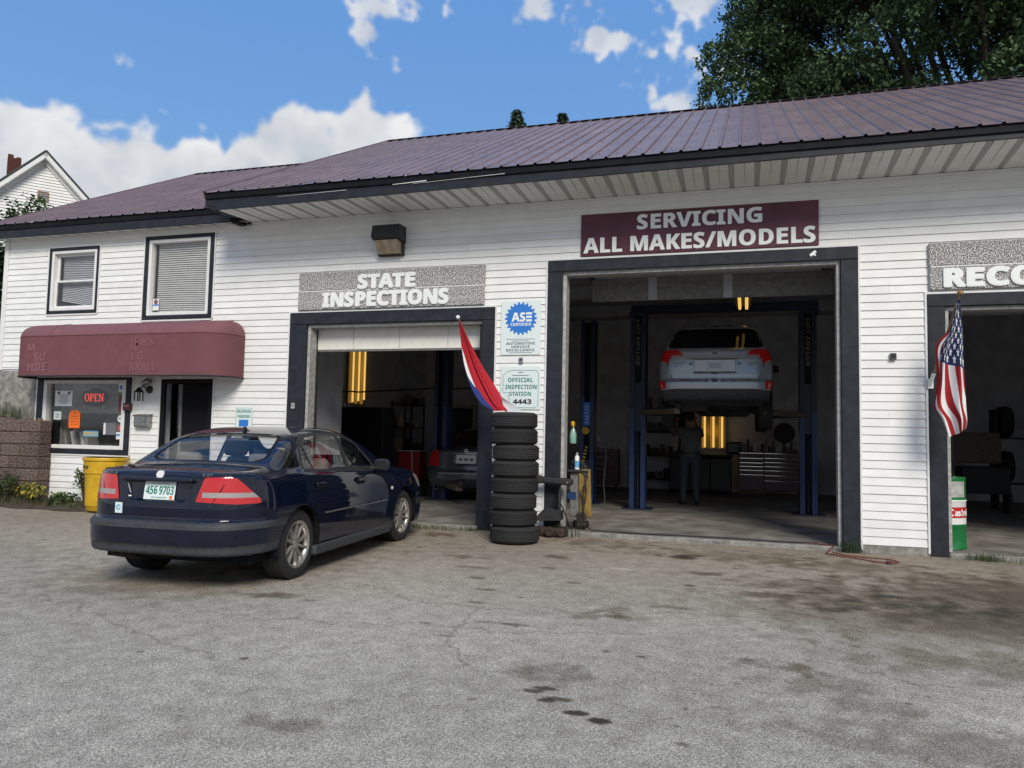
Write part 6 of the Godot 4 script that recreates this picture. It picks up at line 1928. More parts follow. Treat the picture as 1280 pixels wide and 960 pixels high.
func wall_fittings() -> void:
	var w := thing("wall_pack_light", "bronze wall light with dirty glass above the inspections sign", "light fitting", Vector3(-5.02, 3.93, 0.0))
	put(w, "housing", Geo.new().prism(V([[0.018, 0.19], [0.26, 0.21], [0.30, 0.25], [0.26, 0.42], [0.018, 0.43]]), Transform3D(Basis(Vector3(0, 0, 1), Vector3.UP, Vector3(-1, 0, 0)), Vector3(0.215, 0, 0)), 0.43), M.black)
	put(w, "back_box", Geo.new().bx(-0.205, 0.205, 0.0, 0.2, 0.018, 0.08, 0.01), M.black)
	put(w, "lens", Geo.new().prism(V([[0.081, 0.02], [0.14, 0.02], [0.245, 0.19], [0.245, 0.2], [0.081, 0.2]]), Transform3D(Basis(Vector3(0, 0, 1), Vector3.UP, Vector3(-1, 0, 0)), Vector3(0.18, 0, 0)), 0.36), tri_map(pbr(L(0.40, 0.32, 0.22), 0.2), noise_tex(256, 0.012, 3, g2(0.72), g2(1.0)), null, 2.0))
	var c := thing("carriage_lamp", "small black wall lantern under the awning between window and door", "light fitting", Vector3(-9.33, 1.76, 0.02))
	put(c, "rose", Geo.new().cyl(Vector3(0.05, 0.19, 0), Vector3(0.05, 0.19, 0.03), 0.065, 0.05, 16), M.black)
	put(c, "arm", Geo.new().tube([Vector3(0.05, 0.2, 0.03), Vector3(0.0, 0.24, 0.09), Vector3(-0.05, 0.2, 0.12)], 0.012, 6), M.black)
	put(c, "cap", Geo.new().cyl(Vector3(-0.05, 0.14, 0.12), Vector3(-0.05, 0.22, 0.12), 0.075, 0.015, 8), M.black)
	for k in 4:
		var a := TAU * k / 4.0 + 0.6
		put(c, "leg", Geo.new().box(Vector3(-0.05 + cos(a) * 0.062, 0.07, 0.12 + sin(a) * 0.062), Vector3(0.014, 0.15, 0.014)), M.black)
	var j := thing("jar_light", "small grey jar lamp on the wall just beneath the awning", "light fitting", Vector3(-9.30, 2.02, 0.02))
	put(j, "bowl", Geo.new().rbox(Vector3(0, 0.045, 0.07), Vector3(0.17, 0.09, 0.09), 0.04, Basis(Vector3.BACK, 0.4)), M.steel)
	put(j, "stem", Geo.new().cyl(Vector3(0.03, 0.06, 0), Vector3(0.02, 0.05, 0.05), 0.014), M.grey)
	var m := thing("mailbox", "grey metal mailbox on the wall between window and door", "mailbox", Vector3(-9.345, 1.34, 0.02))
	put(m, "box", Geo.new().bx(-0.15, 0.15, 0.0, 0.19, 0.0, 0.09, 0.012), M.steel)
	put(m, "lid", Geo.new().box(Vector3(0, 0.195, 0.05), Vector3(0.315, 0.014, 0.115), 0.004, Basis(Vector3.RIGHT, 0.2)), M.steel)
	put(m, "flap_edge", Geo.new().bx(0.08, 0.088, 0.03, 0.17, 0.09, 0.096), M.grey)
	var r := thing("key_drop_box", "small dark red box fixed to the shop window's edge", "box", Vector3(-9.66, 1.60, 0.041))
	put(r, "box", Geo.new().rbox(Vector3(0, 0.065, 0.03), Vector3(0.15, 0.125, 0.06), 0.012, Basis(), 8), M.red_dark)
	put(r, "label_strip", Geo.new().box(Vector3(0.0, 0.08, 0.0605), Vector3(0.1, 0.03, 0.002)), M.ghost)
	var e := thing("outlet_box", "little grey outlet box on the siding between the two larger bays", "outlet", Vector3(1.70, 2.33, 0.018))
	put(e, "box", Geo.new().rbox(Vector3(0, 0.04, 0.02), Vector3(0.075, 0.085, 0.04), 0.012, Basis(), 8), M.grey)
	put(e, "cover", Geo.new().box(Vector3(0, 0.045, 0.042), Vector3(0.05, 0.055, 0.006)), M.soot)
	e = thing("sign_bracket", "little metal bracket between the gear sign and the station sign", "bracket", Vector3(-3.0, 2.32, 0.018))
	put(e, "plate", Geo.new().rbox(Vector3(0, 0.045, 0.01), Vector3(0.06, 0.085, 0.02), 0.008, Basis(), 8), M.steel)
	put(e, "screw", Geo.new().cyl(Vector3(0, 0.06, 0.02), Vector3(0, 0.06, 0.028), 0.012, 0.010, 8), M.soot)
	e = thing("door_button", "small pale push button on the navy frame of the inspections bay", "switch", Vector3(-6.58, 1.66, 0.045))
	put(e, "box", Geo.new().rbox(Vector3(0, 0.045, 0.012), Vector3(0.06, 0.09, 0.024), 0.008, Basis(), 8), M.pale)
	put(e, "button", Geo.new().cyl(Vector3(0, 0.05, 0.024), Vector3(0, 0.05, 0.03), 0.014, 0.012, 10), M.ink_grey)
	e = thing("paper_scrap", "scrap of white tape stuck on the lintel of the middle bay", "tape", Vector3(0.80, 3.66, 0.046))
	put(e, "scrap", Geo.new().box(Vector3(0, 0.02, 0.003), Vector3(0.085, 0.035, 0.004), 0.0, Basis(Vector3.BACK, 0.7)), M.paint_white)
	put(e, "fold", Geo.new().box(Vector3(0.02, 0.0, 0.007), Vector3(0.03, 0.02, 0.003), 0.0, Basis(Vector3.BACK, -0.4)), M.paint_white)

# ---------- flags ----------
func cloth_mat(im: Image) -> StandardMaterial3D:
	var m := pbr(L(1, 1, 1), 0.85)
	m.albedo_texture = ImageTexture.create_from_image(im)
	m.backlight_enabled = true
	m.backlight = Color(0.3, 0.3, 0.3)
	m.cull_mode = BaseMaterial3D.CULL_DISABLED
	m.texture_repeat = false
	return m

func curve_at(p: Array, f: float) -> Vector3:
	var x := f * (p.size() - 1)
	var i := mini(int(x), p.size() - 2)
	var a: Vector3 = p[maxi(i - 1, 0)]
	var b: Vector3 = p[i]
	var c: Vector3 = p[i + 1]
	var d: Vector3 = p[mini(i + 2, p.size() - 1)]
	return b.cubic_interpolate(c, a, d, x - i)

func flags() -> void:
	# the striped flag by the pebbled sign
	var t := thing("national_flag", "stars and stripes hanging limp from a slanted pole beside the drum", "flag", Vector3(2.13, 1.98, 0.045))
	var o := t.position
	var tip := Vector3(2.29, 3.0, 0.62)
	var foot := Vector3(2.10, 2.06, 0.07)
	wput(t, "pole", Geo.new().cyl(foot, tip, 0.013, 0.012, 12), M.wood)
	wput(t, "finial", Geo.new().rbox(tip + Vector3(0.003, 0.02, 0.01), Vector3(0.066, 0.066, 0.066), 0.033), M.wood)
	var br := Geo.new()
	br.box(Vector3(2.10, 2.04, 0.05), Vector3(0.06, 0.12, 0.012), 0.003)
	br.cyl(foot - (tip - foot) * 0.04, foot + (tip - foot) * 0.10, 0.021, 0.021, 12)
	wput(t, "bracket", br, M.paint_white)
	var W := 416
	var H := 320
	var im := Image.create(W, H, false, Image.FORMAT_RGB8)
	var rd := Color(0.58, 0.06, 0.09)
	var wh := Color(0.86, 0.86, 0.86)
	var bl := Color(0.10, 0.14, 0.31)
	for k in 13: im.fill_rect(Rect2i(k * 32, 0, 32, H), rd if k % 2 == 0 else wh)
	im.fill_rect(Rect2i(0, 0, 224, 128), bl)
	for i in 9:
		for j in 6:
			if i % 2 == 1 and j == 5: continue
			var cx := 20 + j * 38 + (19 if i % 2 else 0)
			var cy := 13 + i * 13
			for y in range(-9, 10):
				for x in range(-9, 10):
					var a := atan2(y, x) + PI / 2
					var rr := Vector2(x, y).length()
					var ph := absf(fposmod(a + PI / 5, TAU / 5) - PI / 5) / (PI / 5)
					if rr < lerpf(9.0, 3.6, ph): im.set_pixel(cx + x, cy + y, wh)
	var mt := cloth_mat(im)
	# hoist down the pole; the fly hangs in loose folds
	var rows := []
	var uvs := []
	for i in 49:
		var f := i / 48.0
		var l := curve_at([Vector3(2.268, 2.945, 0.60), Vector3(2.20, 2.62, 0.52), Vector3(2.115, 2.36, 0.44), Vector3(2.085, 2.02, 0.45), Vector3(2.05, 1.76, 0.47), Vector3(2.12, 1.60, 0.50), Vector3(2.18, 1.40, 0.52)], f)
		var r := curve_at([Vector3(2.29, 2.945, 0.61), Vector3(2.325, 2.62, 0.60), Vector3(2.34, 2.36, 0.60), Vector3(2.36, 2.02, 0.59), Vector3(2.365, 1.76, 0.60), Vector3(2.37, 1.60, 0.58), Vector3(2.35, 1.50, 0.56)], f)
		var row := []
		var uv := []
		for j in 41:
			var u := j / 40.0
			var fold := sin(u * TAU * 1.6 + f * 1.3) * 0.045 * smoothstep(0.0, 0.5, f) + sin(u * TAU * 0.8 - f * 2.0 + 1.0) * 0.03
			row.append(l.lerp(r, u) + Vector3(0.012 * sin(u * 9.0 + f * 4.0), 0.0, fold))
			var uu := clampf(0.50 - 0.47 * u + 0.12 * smoothstep(0.38, 0.9, f), 0.01, 0.99)
			uv.append(Vector2(uu, clampf(f * 1.02 * (0.92 + 0.10 * (1.0 - u)), 0.0, 0.995)))
		rows.append(row)
		uvs.append(uv)
	wput(t, "cloth", Geo.new().grid(rows, uvs), mt)
	var bkr := []
	var buv := []
	for i in 25:
		var f := i / 24.0
		var l := curve_at([Vector3(2.215, 2.62, 0.50), Vector3(2.12, 2.52, 0.44), Vector3(2.08, 2.40, 0.40), Vector3(2.09, 2.10, 0.41), Vector3(2.05, 1.72, 0.43)], f)
		var row := []
		var uv := []
		for j in 9:
			var u := j / 8.0
			row.append(l + Vector3(0.09 * u, -0.05 * u, 0.035 * sin(u * 4.0)))
			uv.append(Vector2(0.62 + 0.3 * u, 0.30 + 0.6 * f))
		bkr.append(row)
		buv.append(uv)
	wput(t, "cloth_fold", Geo.new().grid(bkr, buv), mt)
	# the red, white and blue banner over the tyres
	t = thing("banner_flag", "red, white and blue banner draped from a pole onto the tyre stack", "flag", Vector3(-3.47, 1.75, 0.045))
	tip = Vector3(-3.66, 2.86, 0.76)
	foot = Vector3(-3.455, 1.86, 0.07)
	wput(t, "pole", Geo.new().cyl(foot, tip, 0.013, 0.012, 12), M.wood)
	wput(t, "finial", Geo.new().rbox(tip + Vector3(-0.003, 0.015, 0.01), Vector3(0.055, 0.055, 0.055), 0.0275), M.paint_white)
	wput(t, "bracket", Geo.new().box(Vector3(-3.455, 1.83, 0.05), Vector3(0.06, 0.12, 0.012), 0.003).cyl(foot - (tip - foot) * 0.04, foot + (tip - foot) * 0.09, 0.021, 0.021, 12), M.steel)
	W = 256
	H = 512
	im = Image.create(W, H, false, Image.FORMAT_RGB8)
	rd = Color(0.66, 0.10, 0.16)
	wh = Color(0.86, 0.86, 0.85)
	bl = Color(0.12, 0.20, 0.46)
	for y in H:
		var f := float(y) / H
		var ub := 0.02 + 0.20 * smoothstep(0.46, 0.66, f) - 0.12 * smoothstep(0.85, 1.0, f)
		var uw := 0.02 + 0.16 * smoothstep(0.20, 0.36, f) - 0.02 * smoothstep(0.5, 0.7, f) - 0.1 * smoothstep(0.85, 1.0, f)
		for x in W:
			var u := float(x) / W
			var c := rd
			if u < ub: c = bl
			elif u < uw: c = wh
			if f > 0.86 and u > 0.62 + 0.7 * (1.0 - f) and false: c = wh
			im.set_pixel(x, y, c)
	for q in [[0.13, 0.36, 0.12, 0.045], [0.21, 0.46, 0.13, 0.04], [0.22, 0.54, 0.10, 0.03]]:
		for y in range(int((q[1] - q[3]) * H), int((q[1] + q[3]) * H)):
			for x in range(int((q[0] - q[2]) * W), int((q[0] + q[2]) * W)):
				var d := Vector2((x / float(W) - q[0]) / q[2], (y / float(H) - q[1]) / q[3]).length()
				if d < 1.0 and d > 0.40 and im.get_pixel(x, y) == wh: im.set_pixel(x, y, Color(0.03, 0.03, 0.05))
	rows = []
	for i in 49:
		var f := i / 48.0
		var l := curve_at([Vector3(-3.655, 2.83, 0.755), Vector3(-3.625, 2.52, 0.71), Vector3(-3.575, 2.22, 0.68), Vector3(-3.47, 1.93, 0.66), Vector3(-3.33, 1.74, 0.68), Vector3(-3.14, 1.635, 0.74)], f)
		var r := curve_at([Vector3(-3.645, 2.83, 0.75), Vector3(-3.525, 2.52, 0.60), Vector3(-3.385, 2.24, 0.54), Vector3(-3.22, 2.0, 0.55), Vector3(-3.07, 1.78, 0.60), Vector3(-2.98, 1.645, 0.68)], f)
		var row := []
		for j in 33:
			var u := j / 32.0
			row.append(l.lerp(r, u) + Vector3(0, 0, 1) * (sin(u * TAU * 1.5 + f * 2.0) * 0.035 * smoothstep(0.0, 0.4, f) * (1.0 - 0.8 * smoothstep(0.8, 1.0, f)) + 0.012 * sin(u * 31.0 + f * 5.0)))
		rows.append(row)
	wput(t, "cloth", Geo.new().grid(rows), cloth_mat(im))
	rows = []
	for i in 13:
		var f := i / 12.0
		var row := []
		for j in 9:
			var u := j / 8.0
			row.append(Vector3(lerpf(-3.10, -3.02, f), lerpf(1.84, 1.632, f), 0.60).lerp(Vector3(lerpf(-3.06, -2.76, f), lerpf(1.82, 1.632, f), 0.66), u) + Vector3(0, 0.012 * sin(u * 6.0 + f * 3.0) * f, 0.05 * f))
		rows.append(row)
	wput(t, "cloth_tail", Geo.new().grid(rows), M.paint_white)

# ---------- on the lot ----------
func tyre_proto() -> Node3D:
	var t := thing("used_tyre", "", "tyre", Vector3.ZERO, 0.0, "used tyres stacked by the inspections bay")
	var R := 0.315
	var w := 0.196
	var pr := [[0.205, 0.012], [0.215, 0.002], [0.27, 0.0], [0.296, 0.014], [0.309, 0.030]]
	for k in 5:
		var c := 0.098 + (k - 2) * 0.027
		pr.append_array([[R, c - 0.0105], [R, c + 0.0105]])
		if k < 4: pr.append_array([[R - 0.008, c + 0.0118], [R - 0.008, c + 0.0152]])
	pr.append_array([[0.309, 0.166], [0.296, 0.182], [0.27, w], [0.215, w - 0.002], [0.205, w - 0.012], [0.20, w - 0.03], [0.27, w - 0.05], [0.27, 0.05], [0.20, 0.03], [0.205, 0.012]])
	put(t, "casing", Geo.new().lathe(Vector3.ZERO, Basis(), pr, 56, 0.6), M.rubber_grey)
	var g := Geo.new()
	for k in 90:   # sipes across the shoulder ribs
		var a := TAU * k / 90.0
		var d := Vector3(cos(a), 0, sin(a))
		var b := Basis(d, Vector3.UP, d.cross(Vector3.UP))
		for y in [0.042, 0.154]: g.box(d * (R + 0.0006) + Vector3(0, y, 0), Vector3(0.0022, 0.022, 0.012), 0.0, b)
	put(t, "tread_blocks", g, M.rubber)
	return t

func tyre_stack() -> void:
	var p := tyre_proto()
	var pos := ["bottom tyre of the stack, standing on the asphalt", "second tyre from the ground in the tyre stack", "third tyre from the ground in the tyre stack", "fourth tyre from the ground in the tyre stack", "fifth tyre from the ground in the tyre stack", "sixth tyre from the ground in the tyre stack", "seventh tyre, just under the top one of the stack", "topmost tyre of the stack, the banner's end lying on it"]
	var off := [Vector2(0.025, 0.02), Vector2(-0.008, 0.0), Vector2(-0.004, 0.02), Vector2(0.004, 0.0), Vector2(0.012, 0.012), Vector2(0.014, 0.0), Vector2(-0.016, 0.0), Vector2(-0.012, 0.015)]
	for k in 8:
		var at := Vector3(-2.80 + off[k].x, 0.002 + k * 0.2015, 0.90 + off[k].y)
		if k == 0:
			p.position = at
			p.set_meta("label", pos[0])
		else:
			var c := dup(p, at, k * 1.1, pos[k])
			var s := 0.95 + 0.014 * sin(k * 2.3)
			c.scale = Vector3(s, 1.02, s)
			if k in [1, 3, 6]: (c.get_child(0) as MeshInstance3D).material_override = M.rubber
	p.scale = Vector3(0.98, 1.02, 0.98)

func trash_bin() -> void:
	var t := thing("waste_bin", "bright yellow round waste bin below the shop window", "bin", Vector3(-9.70, 0.0, 0.40))
	put(t, "tub", Geo.new().lathe(Vector3.ZERO, Basis(), [[0.0, 0.02], [0.24, 0.02], [0.255, 0.035], [0.295, 0.60], [0.312, 0.605], [0.318, 0.80], [0.30, 0.80], [0.27, 0.1], [0.0, 0.08]], 40, 0.6), M.yellow)
	put(t, "rim", Geo.new().lathe(Vector3(0, 0.80, 0), Basis(), [[0.30, 0.0], [0.335, 0.002], [0.34, 0.02], [0.33, 0.05], [0.30, 0.05], [0.295, 0.03]], 40, 0.5), M.yellow)
	put(t, "bag_edge", Geo.new().lathe(Vector3(0, 0.79, 0), Basis(), [[0.295, 0.06], [0.29, -0.2]], 30, 0.5), M.dark)
	for a in [2.5, -0.6]:
		put(t, "handle", Geo.new().box(Vector3(cos(a) * 0.345, 0.74, -sin(a) * 0.345), Vector3(0.05, 0.08, 0.14), 0.015, Basis(Vector3.UP, a)), M.yellow)
	var ang := -0.30
	var k := 0
	for ch in "BRUTE":
		var a := ang + k * 0.17 - 0.55
		words(t, ch, Vector3(sin(a) * 0.318, 0.70, cos(a) * 0.318), 0.04, 0.05, M.ink, 0.002, 0.8, "Droid Sans", true, Basis(Vector3.UP, a))
		k += 1
	words(t, "44", Vector3(sin(-0.55) * 0.3175, 0.645, cos(-0.55) * 0.3175), 0.045, 0.022, M.ink, 0.002, 0.2, "Droid Sans", true, Basis(Vector3.UP, -0.55))

func block_wall() -> void:
	var w := thing("retaining_wall", "brown split-face block retaining wall beside the office corner", "wall", Vector3(-13.0, 0, 0.17))
	wput(w, "core", Geo.new().bx(-15.0, -11.27, -0.1, 1.38, 0.08, 0.24), M.mortar)
	for row in 7:
		var x := -11.22 - (0.21 if row % 2 else 0.0)
		if row % 2: wput(w, "block", Geo.new().bx(-11.43 + 0.004, -11.22, row * 0.203 + 0.003, row * 0.203 + 0.2, 0.05, 0.30 + rng.randf_range(-0.008, 0.012), 0.014), M.block1)
		while x > -15.0:
			var g := Geo.new()
			var zf := 0.30 + rng.randf_range(-0.010, 0.014)
			g.bx(x - 0.416, x - 0.002, row * 0.203 + 0.003, row * 0.203 + 0.2, 0.05, zf, 0.014)
			wput(w, "block", g, M.block if rng.randf() < 0.55 else M.block1)
			x -= 0.42
	var soil := Geo.new()
	var rows := []
	for i in 5:
		var l := []
		for j in 15:
			var fx := j / 14.0
			var x := lerpf(-15.0, -11.62, fx)
			var z := lerpf(-0.0, 0.10, i / 4.0)
			l.append(Vector3(x, 1.40 + (0.32 - 0.10 * i * 0.5) * smoothstep(0.0, 1.0, (-11.7 - x) / 1.6) * (1.0 - i / 5.0), z))
		rows.append(l)
	land("soil_bank", soil.grid(rows), M.earth)
	# rubble along the coping
	var cap := Geo.new()
	for k in 9: cap.rbox(Vector3(-11.3 - k * 0.28 - rng.randf() * 0.1, 1.43, 0.18 + rng.randf_range(-0.04, 0.06)), Vector3(rng.randf_range(0.08, 0.22), 0.05, 0.12), 0.02, Basis(Vector3.UP, rng.randf() * 3.0), 8)
	wput(w, "coping_rubble", cap, M.block)
	# bed at its foot
	rows = []
	for i in 6:
		var l := []
		for j in 22:
			var x := lerpf(-15.0, -9.95, j / 21.0)
			var z := lerpf(0.01, 0.62 + 0.06 * sin(j * 1.7), i / 5.0)
			l.append(Vector3(x, 0.10 * (1.0 - pow(i / 5.0, 2.0)) * clampf((-9.95 - x) / 0.6, 0.0, 1.0) + 0.004 + 0.012 * sin(j * 2.3 + i * 1.9) * (1.0 - i / 5.0), z))
		rows.append(l)
	land("planting_bed", Geo.new().grid(rows), M.earth)

func drum() -> void:
	var t := thing("oil_drum", "green and white oil drum with red lettered band inside the bay", "drum", Vector3(2.30, 0.05, -0.56))
	var r := 0.288
	var prof := func(y0: float, y1: float) -> Array:
		return [[r, y0], [r, y1]]
	put(t, "lower_shell", Geo.new().lathe(Vector3.ZERO, Basis(), [[0.0, 0.0], [r - 0.01, 0.0], [r + 0.006, 0.01], [r, 0.025], [r, 0.285], [r + 0.009, 0.297], [r, 0.309]], 44, 0.5), M.green)
	put(t, "white_shell", Geo.new().lathe(Vector3.ZERO, Basis(), [[r, 0.309], [r, 0.575], [r + 0.009, 0.587], [r, 0.60]], 44, 0.5), M.sign_white)
	put(t, "upper_shell", Geo.new().lathe(Vector3.ZERO, Basis(), [[r, 0.60], [r, 0.845], [r + 0.006, 0.86], [r - 0.004, 0.875], [r - 0.012, 0.865], [0.0, 0.862]], 44, 0.5), M.green)
	put(t, "red_band", Geo.new().lathe(Vector3.ZERO, Basis(), [[r + 0.0012, 0.385], [r + 0.0012, 0.515]], 44, 0.5), M.red)
	var k := 0
	for ch in "Castrol":
		var a := 0.27 + k * 0.15 + (0.04 if k > 0 else 0.0)
		var tall := ch in ["C", "t", "l"]
		words(t, ch, Vector3(sin(a) * (r + 0.002), 0.45 + (0.0 if tall else -0.012), cos(a) * (r + 0.002)), 0.042 if not ch in ["t", "l"] else 0.022, 0.085 if tall else 0.06, M.paint_white, 0.002, 0.7, "Droid Sans", true, Basis(Vector3.UP, a))
		k += 1
	var a2 := 0.03
	put(t, "round_logo", Geo.new().cyl(Vector3(sin(a2) * (r - 0.002), 0.45, cos(a2) * (r - 0.002)), Vector3(sin(a2) * (r + 0.006), 0.45, cos(a2) * (r + 0.006)), 0.048, 0.048, 20), M.paint_white)
	words(t, "C", Vector3(sin(a2) * (r + 0.007), 0.45, cos(a2) * (r + 0.007)), 0.05, 0.055, M.green, 0.001, 1.0, "Droid Sans", true, Basis(Vector3.UP, a2))
	var rows := [[], []]
	for j in 9:
		var a := lerpf(0.18, 0.95, j / 8.0)
		rows[0].append(Vector3(sin(a) * (r + 0.002), 0.635, cos(a) * (r + 0.002))); rows[1].append(Vector3(sin(a) * (r + 0.002), 0.825, cos(a) * (r + 0.002)))
	put(t, "paper_label", Geo.new().grid(rows), M.pale)
	put(t, "bung", Geo.new().cyl(Vector3(0.14, 0.862, 0.1), Vector3(0.14, 0.885, 0.1), 0.03, 0.03, 12), M.steel)

func workstand() -> void:
	# the rusty old tyre changer by the middle bay's jamb
	var t := thing("tyre_machine", "old black tyre machine with tray arm standing by the middle bay's jamb", "machine", Vector3(-2.45, 0.0, 0.22))
	put(t, "base_foot", Geo.new().rbox(Vector3(0.0, 0.06, -0.04), Vector3(0.34, 0.12, 0.26), 0.04), M.rust)
	put(t, "base_clamp", Geo.new().rbox(Vector3(-0.12, 0.075, 0.05), Vector3(0.12, 0.11, 0.10), 0.04).cyl(Vector3(-0.02, 0.07, 0.10), Vector3(-0.02, 0.07, 0.16), 0.07, 0.05, 14).cyl(Vector3(0.08, 0.05, 0.06), Vector3(0.13, 0.05, 0.10), 0.05, 0.04, 12), M.rust)
	put(t, "lower_box", Geo.new().prism(V([[-0.20, 0.0], [0.13, 0.02], [0.13, 0.14], [-0.10, 0.16], [-0.20, 0.06]]), Transform3D(Basis(), Vector3(-0.02, 0.20, -0.10)), 0.16), M.soot)
	put(t, "mast", Geo.new().cyl(Vector3(0.05, 0.1, -0.08), Vector3(0.06, 0.72, -0.08), 0.028, 0.024, 10), M.soot)
	put(t, "tray_arm", Geo.new().rbox(Vector3(-0.02, 0.735, -0.02), Vector3(0.54, 0.09, 0.13), 0.03, Basis(Vector3.BACK, -0.05)).box(Vector3(-0.22, 0.745, 0.0), Vector3(0.10, 0.11, 0.16), 0.02), M.soot)
	put(t, "bolt", Geo.new().cyl(Vector3(0.19, 0.72, 0.045), Vector3(0.19, 0.72, 0.06), 0.02, 0.018, 8), M.steel)
	put(t, "air_hose", Geo.new().tube([Vector3(0.10, 0.68, 0.02), Vector3(0.08, 0.5, 0.05), Vector3(0.15, 0.36, 0.06), Vector3(0.20, 0.22, 0.03), Vector3(0.16, 0.08, 0.02), Vector3(0.1, 0.03, 0.06)], 0.010, 7), M.black)
	put(t, "lever", Geo.new().tube([Vector3(-0.46, 0.14, 0.02), Vector3(-0.75, 0.30, 0.08), Vector3(-0.95, 0.32, 0.10), Vector3(-0.93, 0.42, 0.10)], 0.014, 7), M.rust)
	put(t, "clear_cup", Geo.new().cyl(Vector3(-0.26, 0.10, -0.02), Vector3(-0.26, 0.26, -0.02), 0.03, 0.03, 10), M.pale)
	var c := thing("service_cart", "narrow cart with yellow side panel and hoses just inside the middle bay", "cart", Vector3(-2.22, 0.05, -0.42))
	put(c, "yellow_panel", Geo.new().rbox(Vector3(0.09, 0.50, 0.14), Vector3(0.17, 0.66, 0.05), 0.02, Basis(Vector3.BACK, 0.04)), M.yellow_dull)
	put(c, "cabinet", Geo.new().rbox(Vector3(-0.05, 0.48, 0.0), Vector3(0.16, 0.62, 0.26), 0.02), M.grey)
	put(c, "blue_drawer", Geo.new().box(Vector3(-0.10, 0.46, 0.135), Vector3(0.12, 0.10, 0.02), 0.004), M.lift_blue)
	for k in 7: put(c, "small_part", Geo.new().rbox(Vector3(-0.14 + 0.035 * k, 0.845 + 0.02 * (k % 3), -0.06 + 0.05 * (k % 4)), Vector3(0.04, 0.06 + 0.04 * (k % 3), 0.04), 0.014, Basis(Vector3.BACK, 0.4 * (k % 3)), 8), [M.steel, M.soot, M.rust, M.pale][k % 4])
	put(c, "top_tray", Geo.new().box(Vector3(-0.02, 0.80, 0.02), Vector3(0.32, 0.03, 0.34), 0.008), M.soot)
	for x in [-0.1, 0.08]:
		for z in [-0.1, 0.12]: put(c, "caster", Geo.new().cyl(Vector3(x - 0.015, 0.05, z), Vector3(x + 0.015, 0.05, z), 0.05, 0.05, 14), M.black)
	for k in 3: put(c, "hose", Geo.new().tube([Vector3(0.02, 0.84, 0.16), Vector3(0.10 + 0.02 * k, 0.74, 0.19), Vector3(0.12 - 0.04 * k, 0.5, 0.20), Vector3(0.08, 0.25 + 0.05 * k, 0.2), Vector3(0.0 + 0.05 * k, 0.12, 0.22)], 0.008, 6), M.black)
	put(c, "casting", Geo.new().rbox(Vector3(0.05, 0.14, 0.16), Vector3(0.14, 0.2, 0.08), 0.035), M.rust)
	var b := solo("spray_can", Geo.new().lathe(Vector3(-2.26, 0.87, -0.33), Basis(), [[0.0, 0.0], [0.032, 0.0], [0.033, 0.17], [0.024, 0.19], [0.014, 0.195], [0.0, 0.2]], 18, 0.5), M.sign_white, "pale blue spray can standing on the cart's tray", "can")
	put(b, "blue_band", Geo.new().lathe(Vector3(0, 0, 0), Basis(), [[0.0335, 0.03], [0.0335, 0.12]], 18, 0.5), M.sky_blue)
	put(b, "cap", Geo.new().cyl(Vector3(0, 0.195, 0), Vector3(0, 0.235, 0), 0.018, 0.016, 12), M.pale)
	var s := thing("spray_bottle", "trigger spray bottle with green liquid hanging by the middle bay's jamb", "bottle", Vector3(-2.315, 1.23, -0.30))
	put(s, "bottle", Geo.new().lathe(Vector3.ZERO, Basis(), [[0.0, 0.0], [0.042, 0.0], [0.048, 0.02], [0.048, 0.13], [0.03, 0.19], [0.016, 0.215], [0.014, 0.235]], 20, 0.6), M.bottle)
	put(s, "liquid", Geo.new().lathe(Vector3.ZERO, Basis(), [[0.0, 0.004], [0.040, 0.004], [0.045, 0.02], [0.045, 0.085], [0.0, 0.085]], 20, 0.6), M.liquid)
	put(s, "trigger_head", Geo.new().rbox(Vector3(0.0, 0.275, 0.01), Vector3(0.045, 0.07, 0.09), 0.018).cyl(Vector3(0, 0.235, 0), Vector3(0, 0.26, 0), 0.02, 0.018, 12).box(Vector3(0.01, 0.24, 0.045), Vector3(0.012, 0.05, 0.012), 0.004), M.yellow)
	put(s, "hook", Geo.new().tube([Vector3(0, 0.28, -0.04), Vector3(-0.03, 0.30, -0.02), Vector3(-0.07, 0.30, 0.05)], 0.004, 5), M.steel)
	var cd := solo("extension_cord", Geo.new().tube([Vector3(0.75, 0.062, -0.12), Vector3(1.0, 0.062, -0.05), Vector3(1.02, 0.065, 0.055), Vector3(0.93, 0.012, 0.20), Vector3(0.90, 0.01, 0.38), Vector3(1.1, 0.01, 0.55), Vector3(1.35, 0.01, 0.78), Vector3(1.5, 0.01, 0.86), Vector3(1.62, 0.01, 0.72), Vector3(1.55, 0.01, 0.55), Vector3(1.3, 0.01, 0.50), Vector3(1.1, 0.012, 0.42), Vector3(0.98, 0.014, 0.28)], 0.007, 7), pbr(L(0.16, 0.03, 0.018), 0.6), "dark red extension cord looped on the asphalt below the pier", "cord")
	put(cd, "plug", Geo.new().rbox(Vector3(0.31, 0.012, 0.46), Vector3(0.07, 0.035, 0.035), 0.012, Basis(Vector3.UP, 0.5), 8), M.red_dark)
	solo("floor_hose", Geo.new().tube([Vector3(-2.15, 0.12, -0.25), Vector3(-2.0, 0.07, -0.12), Vector3(-1.4, 0.064, -0.10), Vector3(-0.4, 0.064, -0.14), Vector3(0.5, 0.064, -0.10), Vector3(0.85, 0.064, -0.2)], 0.009, 7), M.black, "long black hose lying along the middle bay's threshold", "hose")

